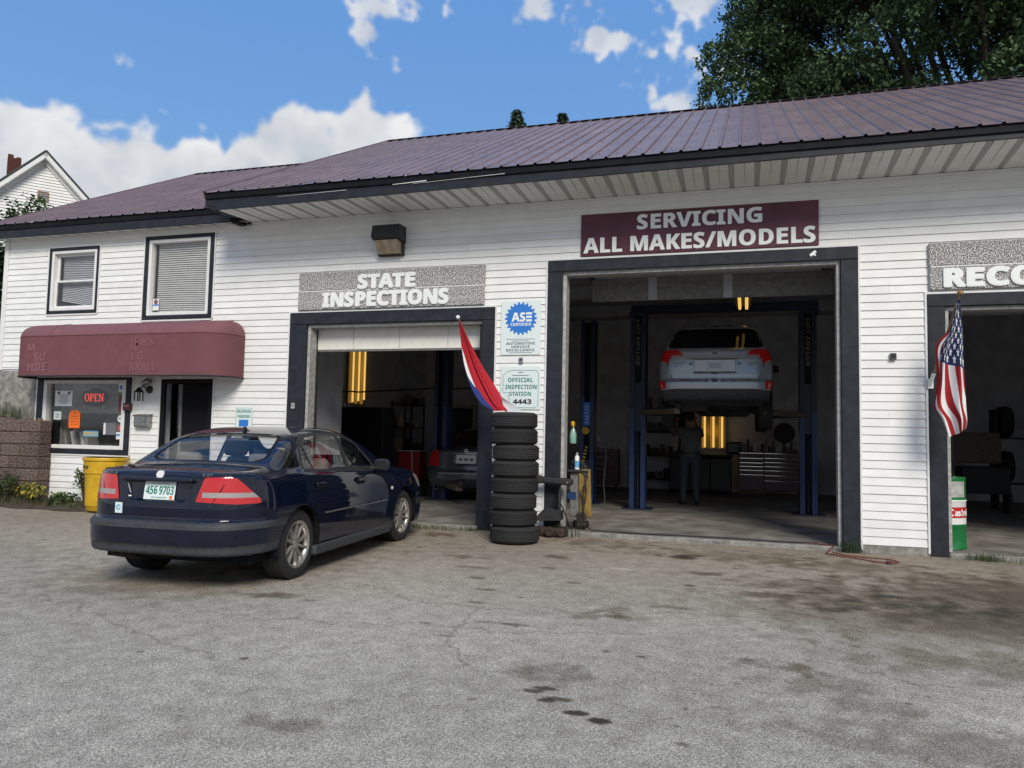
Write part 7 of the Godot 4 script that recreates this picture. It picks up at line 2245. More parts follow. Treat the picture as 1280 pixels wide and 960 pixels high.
# ---------- inside the shop ----------
func lift_post(at: Vector3, inward: float, label: String, group: String, arm_y: float, lettered: bool, split := 1.8) -> Node3D:
	var t := thing("lift_post", label, "vehicle lift", at, 0.0, group)
	var p := Geo.new()
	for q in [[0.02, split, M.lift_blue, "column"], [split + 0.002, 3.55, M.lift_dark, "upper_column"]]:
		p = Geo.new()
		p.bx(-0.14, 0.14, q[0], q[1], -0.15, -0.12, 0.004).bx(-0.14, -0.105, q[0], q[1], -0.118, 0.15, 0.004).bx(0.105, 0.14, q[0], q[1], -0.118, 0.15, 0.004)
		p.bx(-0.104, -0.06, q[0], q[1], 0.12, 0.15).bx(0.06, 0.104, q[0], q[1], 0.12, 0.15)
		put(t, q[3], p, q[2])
	put(t, "base_plate", Geo.new().bx(-0.26, 0.26, 0.0, 0.022, -0.25, 0.25, 0.004), M.lift_dark)
	put(t, "carriage", Geo.new().bx(-0.10, 0.10, arm_y - 0.35, arm_y + 0.55, -0.10, 0.10, 0.01), M.lift_dark)
	put(t, "screw", Geo.new().cyl(Vector3(0, 0.05, 0.03), Vector3(0, 3.5, 0.03), 0.02, 0.02, 8), M.soot)
	for s in [-1.0, 1.0]:
		put(t, "swing_arm", Geo.new().box(Vector3(inward * 0.42, arm_y, s * 0.55), Vector3(0.12, 0.10, 1.25), 0.01, Basis(Vector3.UP, -inward * s * -0.62)), M.arm if s > 0 else M.lift_dark)
	put(t, "arm_pad", Geo.new().cyl(Vector3(inward * 0.80, arm_y + 0.05, 1.05), Vector3(inward * 0.80, arm_y + 0.11, 1.05), 0.07, 0.06, 12), M.soot)
	if lettered:
		words(t, "ROTARY LIFT", Vector3(-inward * 0.0, 3.02, 0.152), 0.85, 0.075, M.grey, 0.002, 0.2, "Droid Sans", true, Basis(Vector3.BACK, PI / 2))
	return t

func tool_chest(called: String, at: Vector3, turn: float, w: float, h: float, d: float, cols: Array, m: Material, label: String) -> void:
	var t := thing(called, label, "tool chest", at, turn)
	put(t, "carcass", Geo.new().bx(-w / 2, w / 2, 0.13, h, -d / 2, d / 2 - 0.02, 0.01), m)
	for x in [-w / 2 + 0.08, w / 2 - 0.08]:
		for z in [-d / 2 + 0.08, d / 2 - 0.08]: put(t, "caster", Geo.new().cyl(Vector3(x - 0.02, 0.06, z), Vector3(x + 0.02, 0.06, z), 0.06, 0.06, 12), M.black)
	var x0 := -w / 2 + 0.015
	for c in cols:
		var x1: float = x0 + c[0] * (w - 0.03)
		var y := h - 0.02
		for k in c[1].size():
			var hh: float = c[1][k] * (h - 0.17)
			var dw := put(t, "drawer", Geo.new().bx(x0 + 0.005, x1 - 0.005, y - hh + 0.006, y, d / 2 - 0.019, d / 2 + 0.004, 0.005), m)
			put(dw, "drawer_pull", Geo.new().bx(x0 + 0.012, x1 - 0.012, y - 0.022, y - 0.006, d / 2 + 0.005, d / 2 + 0.02, 0.004), M.chrome)
			y -= hh
		x0 = x1

func interior() -> void:
	lift_post(Vector3(-1.88, 0.05, -3.85), 1.0, "blue lift column holding up the silver wagon's side nearer the cart", "lift columns in the shop", 1.74, true)
	lift_post(Vector3(1.03, 0.05, -4.2), -1.0, "blue lift column between the silver wagon and the wide tool chest", "lift columns in the shop", 1.74, true)
	var lp := lift_post(Vector3(-2.96, 0.05, -4.6), -1.0, "blue lift column with round yellow sticker behind the spray bottle", "lift columns in the shop", 0.3, false, 2.05)
	put(lp, "round_sticker", Geo.new().cyl(Vector3(-0.02, 1.40, 0.151), Vector3(-0.02, 1.40, 0.154), 0.075, 0.075, 24), M.yellow)
	put(lp, "label_plate", Geo.new().box(Vector3(0.0, 1.72, 0.1515), Vector3(0.13, 0.46, 0.002)), M.sign_blue)
	words(lp, "SAFETY", Vector3(0, 1.72, 0.153), 0.36, 0.06, M.sign_white, 0.001, 0.0, "Droid Serif", false, Basis(Vector3.BACK, PI / 2)).name = "label_lettering"
	var hz := Geo.new()
	for k in 5: hz.box(Vector3(0.0 - 0.014 * k, 1.08 - k * 0.065, 0.153), Vector3(0.055, 0.035, 0.002), 0.0, Basis(Vector3.BACK, -0.2))
	put(lp, "striped_sticker", hz, M.yellow)
	lift_post(Vector3(-5.75, 0.05, -3.95), 1.0, "blue lift column behind the inspections bay, beside the dark grey sedan", "lift columns in the shop", 0.3, false)
	solo("lift_beam", Geo.new().bx(-2.05, 1.2, 3.62, 3.78, -4.1, -3.95, 0.01).bx(-2.05, -1.75, 3.55, 3.62, -4.15, -3.7).bx(0.9, 1.2, 3.55, 3.62, -4.4, -3.95), M.lift_dark, "dark beam across the top of the lift over the silver wagon", "lift beam")
	var eb := thing("switch_box", "small grey switch box hung on a conduit beside the stickered lift column", "switch", Vector3(-2.72, 1.24, -4.45))
	put(eb, "box", Geo.new().rbox(Vector3(0, 0.05, 0), Vector3(0.10, 0.10, 0.06), 0.012, Basis(), 8), M.grey)
	put(eb, "conduit", Geo.new().cyl(Vector3(-0.02, 0.1, 0), Vector3(-0.02, 2.4, 0), 0.012, 0.012, 8), M.grey)
	put(eb, "cable", Geo.new().tube([Vector3(0.04, 0.02, 0), Vector3(0.13, 0.0, 0.03), Vector3(0.15, -0.3, 0.03), Vector3(0.11, -0.8, 0.03), Vector3(0.14, -1.15, 0.03)], 0.009, 6), M.grey)
	# tool chests and benches along the back
	tool_chest("wide_tool_chest", Vector3(0.55, 0.05, -8.5), 0.0, 1.45, 1.02, 0.55, [[0.38, [0.14, 0.12, 0.1, 0.1, 0.12, 0.42]], [0.62, [0.13, 0.11, 0.11, 0.11, 0.13, 0.14, 0.27]]], M.maroon_dark, "wide dark red tool chest with bright drawer pulls at the back")
	tool_chest("red_tool_chest", Vector3(-3.35, 0.05, -8.6), 0.1, 0.75, 1.0, 0.5, [[1.0, [0.2, 0.17, 0.17, 0.46]]], M.red_dark, "narrow red tool chest at the back beside the stickered lift column")
	tool_chest("corner_tool_chest", Vector3(2.25, 0.05, -7.7), -0.3, 0.6, 1.0, 0.5, [[1.0, [0.1, 0.1, 0.1, 0.1, 0.1, 0.5]]], M.soot, "black tool chest behind the middle bay's far jamb")
	var wb := thing("work_bench", "black work bench at the back under the lit tubes", "bench", Vector3(-1.05, 0.05, -8.9))
	put(wb, "bench_top", Geo.new().bx(-0.75, 0.75, 0.86, 0.92, -0.35, 0.35, 0.01), M.soot)
	put(wb, "cabinet", Geo.new().bx(-0.72, 0.70, 0.04, 0.855, -0.33, 0.30, 0.01), M.dark)
	for k in 3: put(wb, "cabinet_door", Geo.new().bx(-0.70 + k * 0.47, -0.25 + k * 0.47, 0.08, 0.82, 0.302, 0.318, 0.004), M.black)
	var cl := thing("bench_clutter", "jars, cans and tools crowding the top of the wide tool chest", "clutter", Vector3(0.55, 1.07, -8.5))
	for k in 18:
		var x := -0.68 + k * 0.08
		var hh := 0.08 + 0.05 * ((k * 7) % 5)
		put(cl, "can", Geo.new().cyl(Vector3(x, 0.0, 0.12 * ((k * 3) % 3) - 0.12), Vector3(x, hh, 0.12 * ((k * 3) % 3) - 0.12), 0.032, 0.03, 10), [M.soot, M.grey, M.black, M.red_dark, M.steel, M.pale][k % 6])
	var tv := thing("parts_display", "small pale gauge box on the bench beneath the silver wagon", "gauge", Vector3(-0.28, 0.97, -8.75))
	put(tv, "case", Geo.new().rbox(Vector3(0, 0.16, 0), Vector3(0.36, 0.3, 0.16), 0.03), M.soot)
	put(tv, "face", Geo.new().box(Vector3(0, 0.17, 0.082), Vector3(0.29, 0.20, 0.004)), M.grey)
	var vac := thing("shop_fan", "round dark fan on a stand behind the lift", "fan", Vector3(0.85, 1.06, -8.9))
	put(vac, "cage", Geo.new().lathe(Vector3(0, 0.45, 0), Basis(Vector3.RIGHT, Vector3.BACK, Vector3.DOWN), [[0.0, -0.08], [0.2, -0.08], [0.24, 0.0], [0.2, 0.08], [0.0, 0.09]], 24, 0.5), M.soot)
	put(vac, "stand", Geo.new().cyl(Vector3(0, 0, 0), Vector3(0, 0.3, 0), 0.03, 0.02, 8), M.soot)
	# lit fixtures: amber tubes in gold reflectors
	for q in [[Vector3(-0.79, 1.10, -9.70), 0.0, "gold reflector with lit amber tubes upright on the back wall", 0.62, 0.9], [Vector3(-8.62, 1.98, -5.72), PI / 2, "gold reflector with lit amber tubes on the shop's side wall", 0.80, 1.5]]:
		var f := thing("tube_lamp", q[2], "lamp", q[0], q[1], "amber tube lamps")
		var w: float = q[3]
		var hh: float = q[4]
		put(f, "reflector", Geo.new().box(Vector3(0, hh / 2, -0.04), Vector3(w, hh, 0.04), 0.006), M.gold)
		for k in 3:
			var x := (k - 1) * w * 0.34
			var drop := -0.04 * k if q[1] > 0.1 else 0.0
			put(f, "reflector_wing", Geo.new().box(Vector3(x - w * 0.10, hh / 2, 0.0), Vector3(0.012, hh - 0.01, 0.09), 0.0, Basis(Vector3.UP, 0.5)), M.amber_dim)
			put(f, "lamp_tube", Geo.new().cyl(Vector3(x, 0.03 - drop, 0.03), Vector3(x, hh - 0.02, 0.03), 0.024, 0.024, 12), M.amber)
		var li := OmniLight3D.new()
		li.name = "tube_light"
		f.add_child(li, true)
		li.position = Vector3(0, hh * 0.5, 0.25)
		li.light_color = Color(1.0, 0.75, 0.35)
		li.light_energy = 0.012
		li.light_size = 0.2
		li.omni_range = 25.0
		li.omni_attenuation = 2.0
		li.shadow_enabled = true
	var cf := thing("ceiling_tube_lamp", "pair of lit yellow tubes hung under the shop ceiling", "lamp", Vector3(-0.05, 3.50, -2.55), 0.0, "amber tube lamps")
	put(cf, "housing", Geo.new().bx(-0.14, 0.14, 0.06, 0.12, -0.6, 0.6, 0.01), M.soot)
	for x in [-0.055, 0.055]: put(cf, "lamp_tube", Geo.new().cyl(Vector3(x, 0.03, -0.55), Vector3(x, 0.03, 0.55), 0.025, 0.025, 10), M.amber)
	put(cf, "hanger", Geo.new().cyl(Vector3(0, 0.12, -0.4), Vector3(0, 0.92, -0.4), 0.006).cyl(Vector3(0, 0.12, 0.4), Vector3(0, 0.92, 0.4), 0.006), M.steel)
	# behind the inspections bay
	var cb := thing("steel_cabinet", "tall black steel cabinet at the side of the inspections bay", "cabinet", Vector3(-7.65, 0.05, -4.3))
	put(cb, "carcass", Geo.new().bx(-0.55, 0.55, 0.04, 1.80, -0.3, 0.3, 0.012), M.soot)
	for k in 2: put(cb, "cabinet_door", Geo.new().bx(-0.54 + k * 0.545, -0.005 + k * 0.545, 0.08, 1.77, 0.302, 0.32, 0.006), M.dark)
	put(cb, "handle", Geo.new().tube([Vector3(0.06, 1.0, 0.32), Vector3(0.06, 1.0, 0.36), Vector3(0.06, 0.86, 0.36), Vector3(0.06, 0.86, 0.32)], 0.01, 6), M.chrome)
	for x in [-0.42, -0.30]:
		solo("gauge_dial", Geo.new().cyl(Vector3(-7.65 + x, 1.89, -4.0), Vector3(-7.65 + x, 1.89, -3.95), 0.045, 0.045, 18).box(Vector3(-7.65 + x, 1.855, -4.02), Vector3(0.05, 0.03, 0.04)), M.pale, ["small round pale dial on the black cabinet, nearer the wall", "small round pale dial on the black cabinet, nearer the door"][0 if x < -0.4 else 1], "gauge", "dials on the steel cabinet")
	var hc := solo("hose_coil", Geo.new().lathe(Vector3(-8.62, 1.78, -3.6), Basis(Vector3.UP, Vector3.RIGHT, Vector3.BACK), [[0.10, -0.03], [0.15, -0.05], [0.19, 0.0], [0.15, 0.05], [0.10, 0.03], [0.10, -0.03]], 26, 0.4), M.black, "coiled black hose hanging on the side wall of the inspections bay", "hose")
	put(hc, "hose_tail", Geo.new().tube([Vector3(0.02, 0.05, 0.1), Vector3(0.03, -0.4, 0.12), Vector3(0.03, -1.0, 0.06)], 0.012, 6), M.black)
	solo("wall_shelf", Geo.new().bx(-8.69, -8.50, 1.98, 2.04, -4.5, -3.8, 0.006), M.soot, "small dark shelf on the side wall above the hose coil", "shelf")
	solo("sagging_cable", Geo.new().tube([Vector3(-8.66, 2.30, -3.3), Vector3(-8.6, 2.22, -4.2), Vector3(-8.5, 2.25, -5.6), Vector3(-7.6, 2.5, -8.0), Vector3(-6.8, 2.6, -9.7)], 0.018, 7), M.black, "thick black cable sagging along the inspections bay's wall", "cable")
	var dr := thing("back_door", "dark inner door in pale casing behind the black cabinet", "door", Vector3(-7.65, 0.05, -9.74))
	put(dr, "leaf", Geo.new().bx(-0.44, 0.44, 0.01, 2.0, -0.03, 0.01, 0.004), M.soot)
	put(dr, "casing", Geo.new().bx(-0.54, -0.442, 0.0, 2.1, -0.03, 0.04, 0.004).bx(0.442, 0.54, 0.0, 2.1, -0.03, 0.04, 0.004).bx(-0.441, 0.441, 2.003, 2.1, -0.03, 0.04, 0.004), M.pale)
	put(dr, "knob", Geo.new().rbox(Vector3(0.36, 0.98, 0.04), Vector3(0.06, 0.06, 0.06), 0.03, Basis(), 10), M.steel)
	var jk := thing("floor_jack", "red and black floor jack with upright handle beside the dark grey sedan", "jack", Vector3(-6.45, 0.05, -4.2))
	put(jk, "frame", Geo.new().rbox(Vector3(0, 0.11, 0), Vector3(0.26, 0.14, 0.6), 0.04), M.red_dark)
	put(jk, "handle", Geo.new().cyl(Vector3(0.08, 0.12, 0.22), Vector3(0.12, 0.95, 0.42), 0.02, 0.02, 8), M.steel)
	for s in [-1.0, 1.0]:
		for z in [-0.22, 0.22]: put(jk, "wheel", Geo.new().cyl(Vector3(s * 0.14 - 0.02, 0.06, z), Vector3(s * 0.14 + 0.02, 0.06, z), 0.06, 0.06, 12), M.black)
	var rb := thing("red_cart", "low red tool cart between the cabinet and the lift column", "cart", Vector3(-6.95, 0.05, -5.2))
	put(rb, "body", Geo.new().rbox(Vector3(0, 0.58, 0), Vector3(0.5, 0.6, 0.4), 0.03), M.red)
	put(rb, "tray", Geo.new().box(Vector3(0, 0.90, 0), Vector3(0.56, 0.03, 0.46), 0.006), M.pale)
	for x in [-0.18, 0.18]: put(rb, "caster", Geo.new().cyl(Vector3(x - 0.02, 0.12, 0.12), Vector3(x + 0.02, 0.12, 0.12), 0.12, 0.12, 12), M.black)
	var eq := thing("exhaust_analyser", "dark upright test stand near the dark grey sedan's tail light", "machine", Vector3(-6.25, 0.05, -5.4))
	put(eq, "column", Geo.new().rbox(Vector3(0, 0.65, 0), Vector3(0.42, 1.3, 0.4), 0.04), M.soot)
	put(eq, "screen", Geo.new().rbox(Vector3(0, 1.45, 0.06), Vector3(0.44, 0.32, 0.1), 0.03), M.black)
	put(eq, "hose", Geo.new().tube([Vector3(0.1, 1.1, 0.2), Vector3(0.25, 0.9, 0.3), Vector3(0.15, 0.4, 0.35), Vector3(0.2, 0.06, 0.4)], 0.02, 7), M.black)
	for k in 3:
		solo("wall_poster", Geo.new().bx(-6.6 + k * 0.55, -6.25 + k * 0.55, 2.2 - 0.15 * k, 2.75 - 0.15 * k, -9.79, -9.785), M.pale if k != 1 else M.grey, ["pale poster highest on the back wall behind the inspections bay", "grey poster between two pale ones on the back wall", "pale poster lowest on the back wall behind the inspections bay"][k], "poster", "posters on the back wall")
	# far bay
	var ap := thing("parts_washer", "dark parts washer with raised grey lid standing deep in the bay by the drum", "machine", Vector3(4.25, 0.05, -6.3))
	put(ap, "tub", Geo.new().rbox(Vector3(0, 0.62, 0), Vector3(0.8, 0.5, 0.6), 0.04), M.soot)
	put(ap, "lid", Geo.new().box(Vector3(0, 1.22, -0.26), Vector3(0.8, 0.6, 0.05), 0.02, Basis(Vector3.RIGHT, -0.15)), M.arm)
	for x in [-0.42, 0.42]: put(ap, "leg", Geo.new().bx(x - 0.03, x + 0.03, 0.0, 0.38, -0.2, 0.2, 0.005), M.soot)
	var tr := thing("tyre_rack", "dark rack of tyres far back beside the parts washer", "rack", Vector3(5.6, 0.05, -7.6))
	put(tr, "rails", Geo.new().bx(-0.8, 0.8, 0.5, 0.54, 0.2, 0.24).bx(-0.8, 0.8, 1.4, 1.44, 0.2, 0.24).bx(-0.82, -0.78, 0.0, 2.0, -0.2, 0.24).bx(0.78, 0.82, 0.0, 2.0, -0.2, 0.24), M.soot)
	for k in 6: put(tr, "tyre", Geo.new().lathe(Vector3(-0.6 + (k % 3) * 0.58, 0.85 + (k / 3) * 0.9, 0.0), Basis(Vector3.UP, Vector3.RIGHT, Vector3.BACK), [[0.2, -0.09], [0.3, -0.1], [0.32, 0.0], [0.3, 0.1], [0.2, 0.09]], 20, 0.5), M.rubber)
	# shelves of parts along the walls
	for q in [[-6.2, -9.45, 0.0, 3], [3.6, -9.45, 0.0, 4], [-2.2, -9.5, 0.0, 4], [-8.45, -8.2, PI / 2, 4]]:
		var sh := thing("parts_shelf", ["open dark shelf rack on the back wall behind the dark grey sedan", "open dark shelf rack on the back wall of the bay by the drum", "open dark shelf rack at the back between the red chest and the work bench", "open dark shelf rack against the side wall near the inner door"][[-6.2, 3.6, -2.2, -8.45].find(q[0])], "shelf", Vector3(q[0], 0.05, q[1]), q[2], "shelf racks in the shop")
		var po := Geo.new()
		for x in [-0.6, 0.6]:
			for z in [-0.18, 0.18]: po.bx(x - 0.02, x + 0.02, 0.0, 2.1, z - 0.02, z + 0.02)
		put(sh, "uprights", po, M.soot)
		for k in q[3]:
			var y: float = 0.25 + k * 1.75 / (q[3] - 1)
			put(sh, "shelf_board", Geo.new().bx(-0.62, 0.62, y, y + 0.03, -0.2, 0.2), M.soot)
			var x := -0.56
			var nth := 0
			while x < 0.5:
				var w := rng.randf_range(0.10, 0.26)
				var hh := rng.randf_range(0.10, 0.32)
				var at := Transform3D(Basis(Vector3.UP, q[2]), sh.position) * Vector3(x + w * 0.5, y + 0.032, rng.randf_range(-0.05, 0.08))
				var bx := Geo.new()
				if rng.randf() < 0.4: bx.cyl(at, at + Vector3(0, hh, 0), w * 0.42, w * 0.38, 12)
				else: bx.box(at + Vector3(0, hh * 0.5, 0), Vector3(w, hh, 0.22), 0.006, Basis(Vector3.UP, q[2] + rng.randf_range(-0.15, 0.15)))
				var tone := rng.randi() % 7
				solo("parts_box", bx, [M.soot, M.arm, M.grey, M.red_dark, M.black, M.lift_dark, M.pale][tone], "%s box, %s along the %s shelf %s" % [["sooty", "drab brown", "grey", "dull red", "black", "dark blue", "pale"][tone], ["first", "second", "third", "fourth", "fifth", "sixth", "seventh", "eighth", "ninth", "tenth"][mini(nth, 9)], ["lowest", "second lowest", "third lowest", "highest"][3 if k == q[3] - 1 else k], ["behind the dark grey sedan", "beyond the green drum", "behind the lifted wagon", "by the side wall"][[-6.2, 3.6, -2.2, -8.45].find(q[0])]], "box", "boxes and cans on the shelf racks")
				nth += 1
				x += w + rng.randf_range(0.01, 0.08)
	mechanic()

# ---------- the mechanic: bones joined into one skin ----------
class Field:
	var lo: Vector3
	var cell := 0.02
	var nx: int
	var ny: int
	var nz: int
	var d := PackedFloat32Array()
	var c := PackedByteArray()
	func _init(a: Vector3, b: Vector3, s: float) -> void:
		lo = a
		cell = s
		nx = int((b.x - a.x) / s) + 2
		ny = int((b.y - a.y) / s) + 2
		nz = int((b.z - a.z) / s) + 2
		d.resize(nx * ny * nz)
		d.fill(1.0)
		c.resize(nx * ny * nz)
	func bone(a: Vector3, b: Vector3, ra: float, rb: float, col: int, k := 0.03) -> void:
		var m := maxf(ra, rb) + k + cell * 2.0
		var p0 := (a.min(b) - Vector3(m, m, m) - lo) / cell
		var p1 := (a.max(b) + Vector3(m, m, m) - lo) / cell
		var ab := b - a
		var l2 := maxf(ab.length_squared(), 1e-8)
		for z in range(maxi(0, int(p0.z)), mini(nz, int(p1.z) + 1)):
			for y in range(maxi(0, int(p0.y)), mini(ny, int(p1.y) + 1)):
				for x in range(maxi(0, int(p0.x)), mini(nx, int(p1.x) + 1)):
					var p := lo + Vector3(x, y, z) * cell
					var h := clampf((p - a).dot(ab) / l2, 0.0, 1.0)
					var e := (p - a - ab * h).length() - lerpf(ra, rb, h)
					var i := (z * ny + y) * nx + x
					if e < d[i]: c[i] = col
					var q := maxf(k - absf(e - d[i]), 0.0)
					d[i] = minf(e, d[i]) - q * q * 0.25 / k
	func skin(v: PackedVector3Array, n: PackedVector3Array, cols: PackedColorArray, ix: PackedInt32Array, pal: Array) -> void:
		var id := {}
		var off := [0, 1, nx, nx + 1, nx * ny, nx * ny + 1, nx * ny + nx, nx * ny + nx + 1]
		for z in nz - 1:
			for y in ny - 1:
				for x in nx - 1:
					var i := (z * ny + y) * nx + x
					var s := 0
					for o in off: s += int(d[i + o] < 0.0)
					if s == 0 or s == 8: continue
					var p := Vector3.ZERO
					var k := 0
					for a in 8:
						for ax in 3:
							if a & (1 << ax): continue
							var da := d[i + off[a]]
							var db := d[i + off[a | (1 << ax)]]
							if (da < 0.0) != (db < 0.0):
								var q := Vector3(a & 1, (a >> 1) & 1, (a >> 2) & 1)
								q[ax] += da / (da - db)
								p += q
								k += 1
					p /= k
					id[i] = v.size()
					v.append(lo + (Vector3(x, y, z) + p) * cell)
					n.append(Vector3(d[i + 1] - d[i], d[i + nx] - d[i], d[i + nx * ny] - d[i]).normalized() if true else Vector3.UP)
					cols.append(pal[c[i]])
		for key in id:
			var i: int = key
			for ax in 3:
				var st: int = [1, nx, nx * ny][ax]
				var u: int = [nx, nx * ny, 1][ax]
				var w: int = [nx * ny, 1, nx][ax]
				if (d[i] < 0.0) == (d[i + st] < 0.0): continue
				if not (id.has(i - u) and id.has(i - w) and id.has(i - u - w)): continue
				var a: int = id[i]
				var b: int = id[i - u]
				var e: int = id[i - u - w]
				var f: int = id[i - w]
				if d[i] < 0.0: ix.append_array([a, e, b, a, f, e])
				else: ix.append_array([a, b, e, a, e, f])

func mechanic() -> void:
	# standing under the raised wagon, hands up at its underside, seen from behind
	var t := thing("person", "mechanic in dark work clothes standing under the raised wagon, arms lifted", "person", Vector3(-1.05, 0.05, -5.15), 0.25)
	var pal := [L(0.09, 0.093, 0.10), L(0.04, 0.048, 0.065), L(0.3, 0.17, 0.12), L(0.02, 0.016, 0.012), L(0.015, 0.013, 0.012)]
	var F := Field.new(Vector3(-0.45, -0.02, -0.62), Vector3(0.45, 1.95, 0.32), 0.02)
	F.bone(Vector3(0, 1.0, 0.0), Vector3(0, 1.22, 0.0), 0.15, 0.145, 0, 0.06)
	F.bone(Vector3(-0.07, 1.34, 0.0), Vector3(0.07, 1.34, 0.0), 0.15, 0.15, 0, 0.06)
	F.bone(Vector3(-0.16, 1.44, -0.01), Vector3(0.16, 1.44, -0.01), 0.075, 0.075, 0, 0.05)
	F.bone(Vector3(-0.08, 0.94, 0.0), Vector3(0.08, 0.94, 0.0), 0.13, 0.13, 1, 0.04)
	for s in [-1.0, 1.0]:
		F.bone(Vector3(s * 0.10, 0.92, 0), Vector3(s * 0.12, 0.50, -0.03), 0.098, 0.068, 1, 0.04)
		F.bone(Vector3(s * 0.12, 0.50, -0.03), Vector3(s * 0.13, 0.09, 0.02), 0.07, 0.052, 1, 0.03)
		F.bone(Vector3(s * 0.13, 0.05, 0.05), Vector3(s * 0.15, 0.045, -0.15), 0.048, 0.042, 4, 0.02)
		F.bone(Vector3(s * 0.19, 1.43, -0.01), Vector3(s * 0.27, 1.36, -0.26), 0.062, 0.05, 0, 0.04)
		F.bone(Vector3(s * 0.27, 1.36, -0.26), Vector3(s * 0.20, 1.54, -0.43), 0.048, 0.034, 2, 0.02)
		F.bone(Vector3(s * 0.20, 1.54, -0.43), Vector3(s * 0.185, 1.60, -0.47), 0.034, 0.036, 2, 0.02)
	F.bone(Vector3(0, 1.46, 0.0), Vector3(0, 1.56, -0.02), 0.06, 0.055, 2, 0.03)
	var v := PackedVector3Array()
	var n := PackedVector3Array()
	var cols := PackedColorArray()
	var ix := PackedInt32Array()
	F.skin(v, n, cols, ix, pal)
	var Hd := Field.new(Vector3(-0.14, 1.48, -0.18), Vector3(0.14, 1.86, 0.16), 0.008)
	Hd.bone(Vector3(0, 1.47, -0.0), Vector3(0, 1.57, -0.02), 0.06, 0.054, 2, 0.02)
	Hd.bone(Vector3(0, 1.70, -0.01), Vector3(0, 1.72, 0.02), 0.085, 0.092, 3, 0.02)
	Hd.bone(Vector3(0, 1.66, -0.04), Vector3(0, 1.60, -0.07), 0.066, 0.042, 2, 0.02)
	Hd.bone(Vector3(0, 1.68, -0.105), Vector3(0, 1.655, -0.125), 0.012, 0.016, 2, 0.01)
	Hd.bone(Vector3(-0.02, 1.62, -0.105), Vector3(0.02, 1.62, -0.105), 0.010, 0.010, 2, 0.008)
	for s in [-1.0, 1.0]:
		Hd.bone(Vector3(s * 0.032, 1.69, -0.10), Vector3(s * 0.036, 1.69, -0.10), 0.013, 0.013, 3, 0.004)
		Hd.bone(Vector3(s * 0.086, 1.69, 0.0), Vector3(s * 0.09, 1.66, 0.0), 0.016, 0.012, 2, 0.01)
	Hd.skin(v, n, cols, ix, pal)
	for s in [-1.0, 1.0]:
		var H := Field.new(Vector3(s * 0.185 - 0.09, 1.53, -0.62), Vector3(s * 0.185 + 0.09, 1.76, -0.40), 0.006)
		var wr := Vector3(s * 0.185, 1.60, -0.47)
		H.bone(Vector3(s * 0.195, 1.56, -0.445), wr, 0.034, 0.030, 2, 0.01)
		H.bone(wr, wr + Vector3(0, 0.075, -0.03), 0.030, 0.034, 2, 0.012)
		for k in 4:
			var x := (k - 1.5) * 0.021
			var l: float = [0.85, 1.0, 0.95, 0.75][k]
			var a := wr + Vector3(x, 0.085, -0.035)
			var b := a + Vector3(x * 0.2, 0.036 * l, -0.012)
			var c := b + Vector3(0, 0.012, -0.026 * l)
			H.bone(a, b, 0.0105, 0.0095, 2, 0.005)
			H.bone(b, c, 0.0095, 0.0085, 2, 0.004)
			H.bone(c, c + Vector3(0, -0.008, -0.018 * l), 0.0085, 0.007, 2, 0.004)
		var th := wr + Vector3(-s * 0.028, 0.035, -0.02)
		H.bone(th, th + Vector3(-s * 0.026, 0.028, -0.02), 0.0125, 0.0105, 2, 0.008)
		H.bone(th + Vector3(-s * 0.026, 0.028, -0.02), th + Vector3(-s * 0.026, 0.052, -0.036), 0.0105, 0.008, 2, 0.004)
		H.skin(v, n, cols, ix, pal)
	for i in n.size(): n[i] = Vector3.ZERO
	for i in range(0, ix.size(), 3):
		var m := (v[ix[i + 2]] - v[ix[i]]).cross(v[ix[i + 1]] - v[ix[i]])
		for k in 3: n[ix[i + k]] += m
	for i in n.size(): n[i] = n[i].normalized()
	var a := []
	a.resize(Mesh.ARRAY_MAX)
	a[Mesh.ARRAY_VERTEX] = v; a[Mesh.ARRAY_NORMAL] = n; a[Mesh.ARRAY_COLOR] = cols; a[Mesh.ARRAY_INDEX] = ix
	var me := ArrayMesh.new()
	me.add_surface_from_arrays(Mesh.PRIMITIVE_TRIANGLES, a)
	var mt := pbr(L(1, 1, 1), 0.9)
	mt.vertex_color_use_as_albedo = true
	put(t, "body", me, mt)
	put(t, "belt", Geo.new().lathe(Vector3(0, 1.0, 0), Basis(Vector3(1.25, 0, 0), Vector3.UP, Vector3(0, 0, 1)), [[0.162, -0.02], [0.166, 0.0], [0.162, 0.02]], 24, 0.5), M.black)

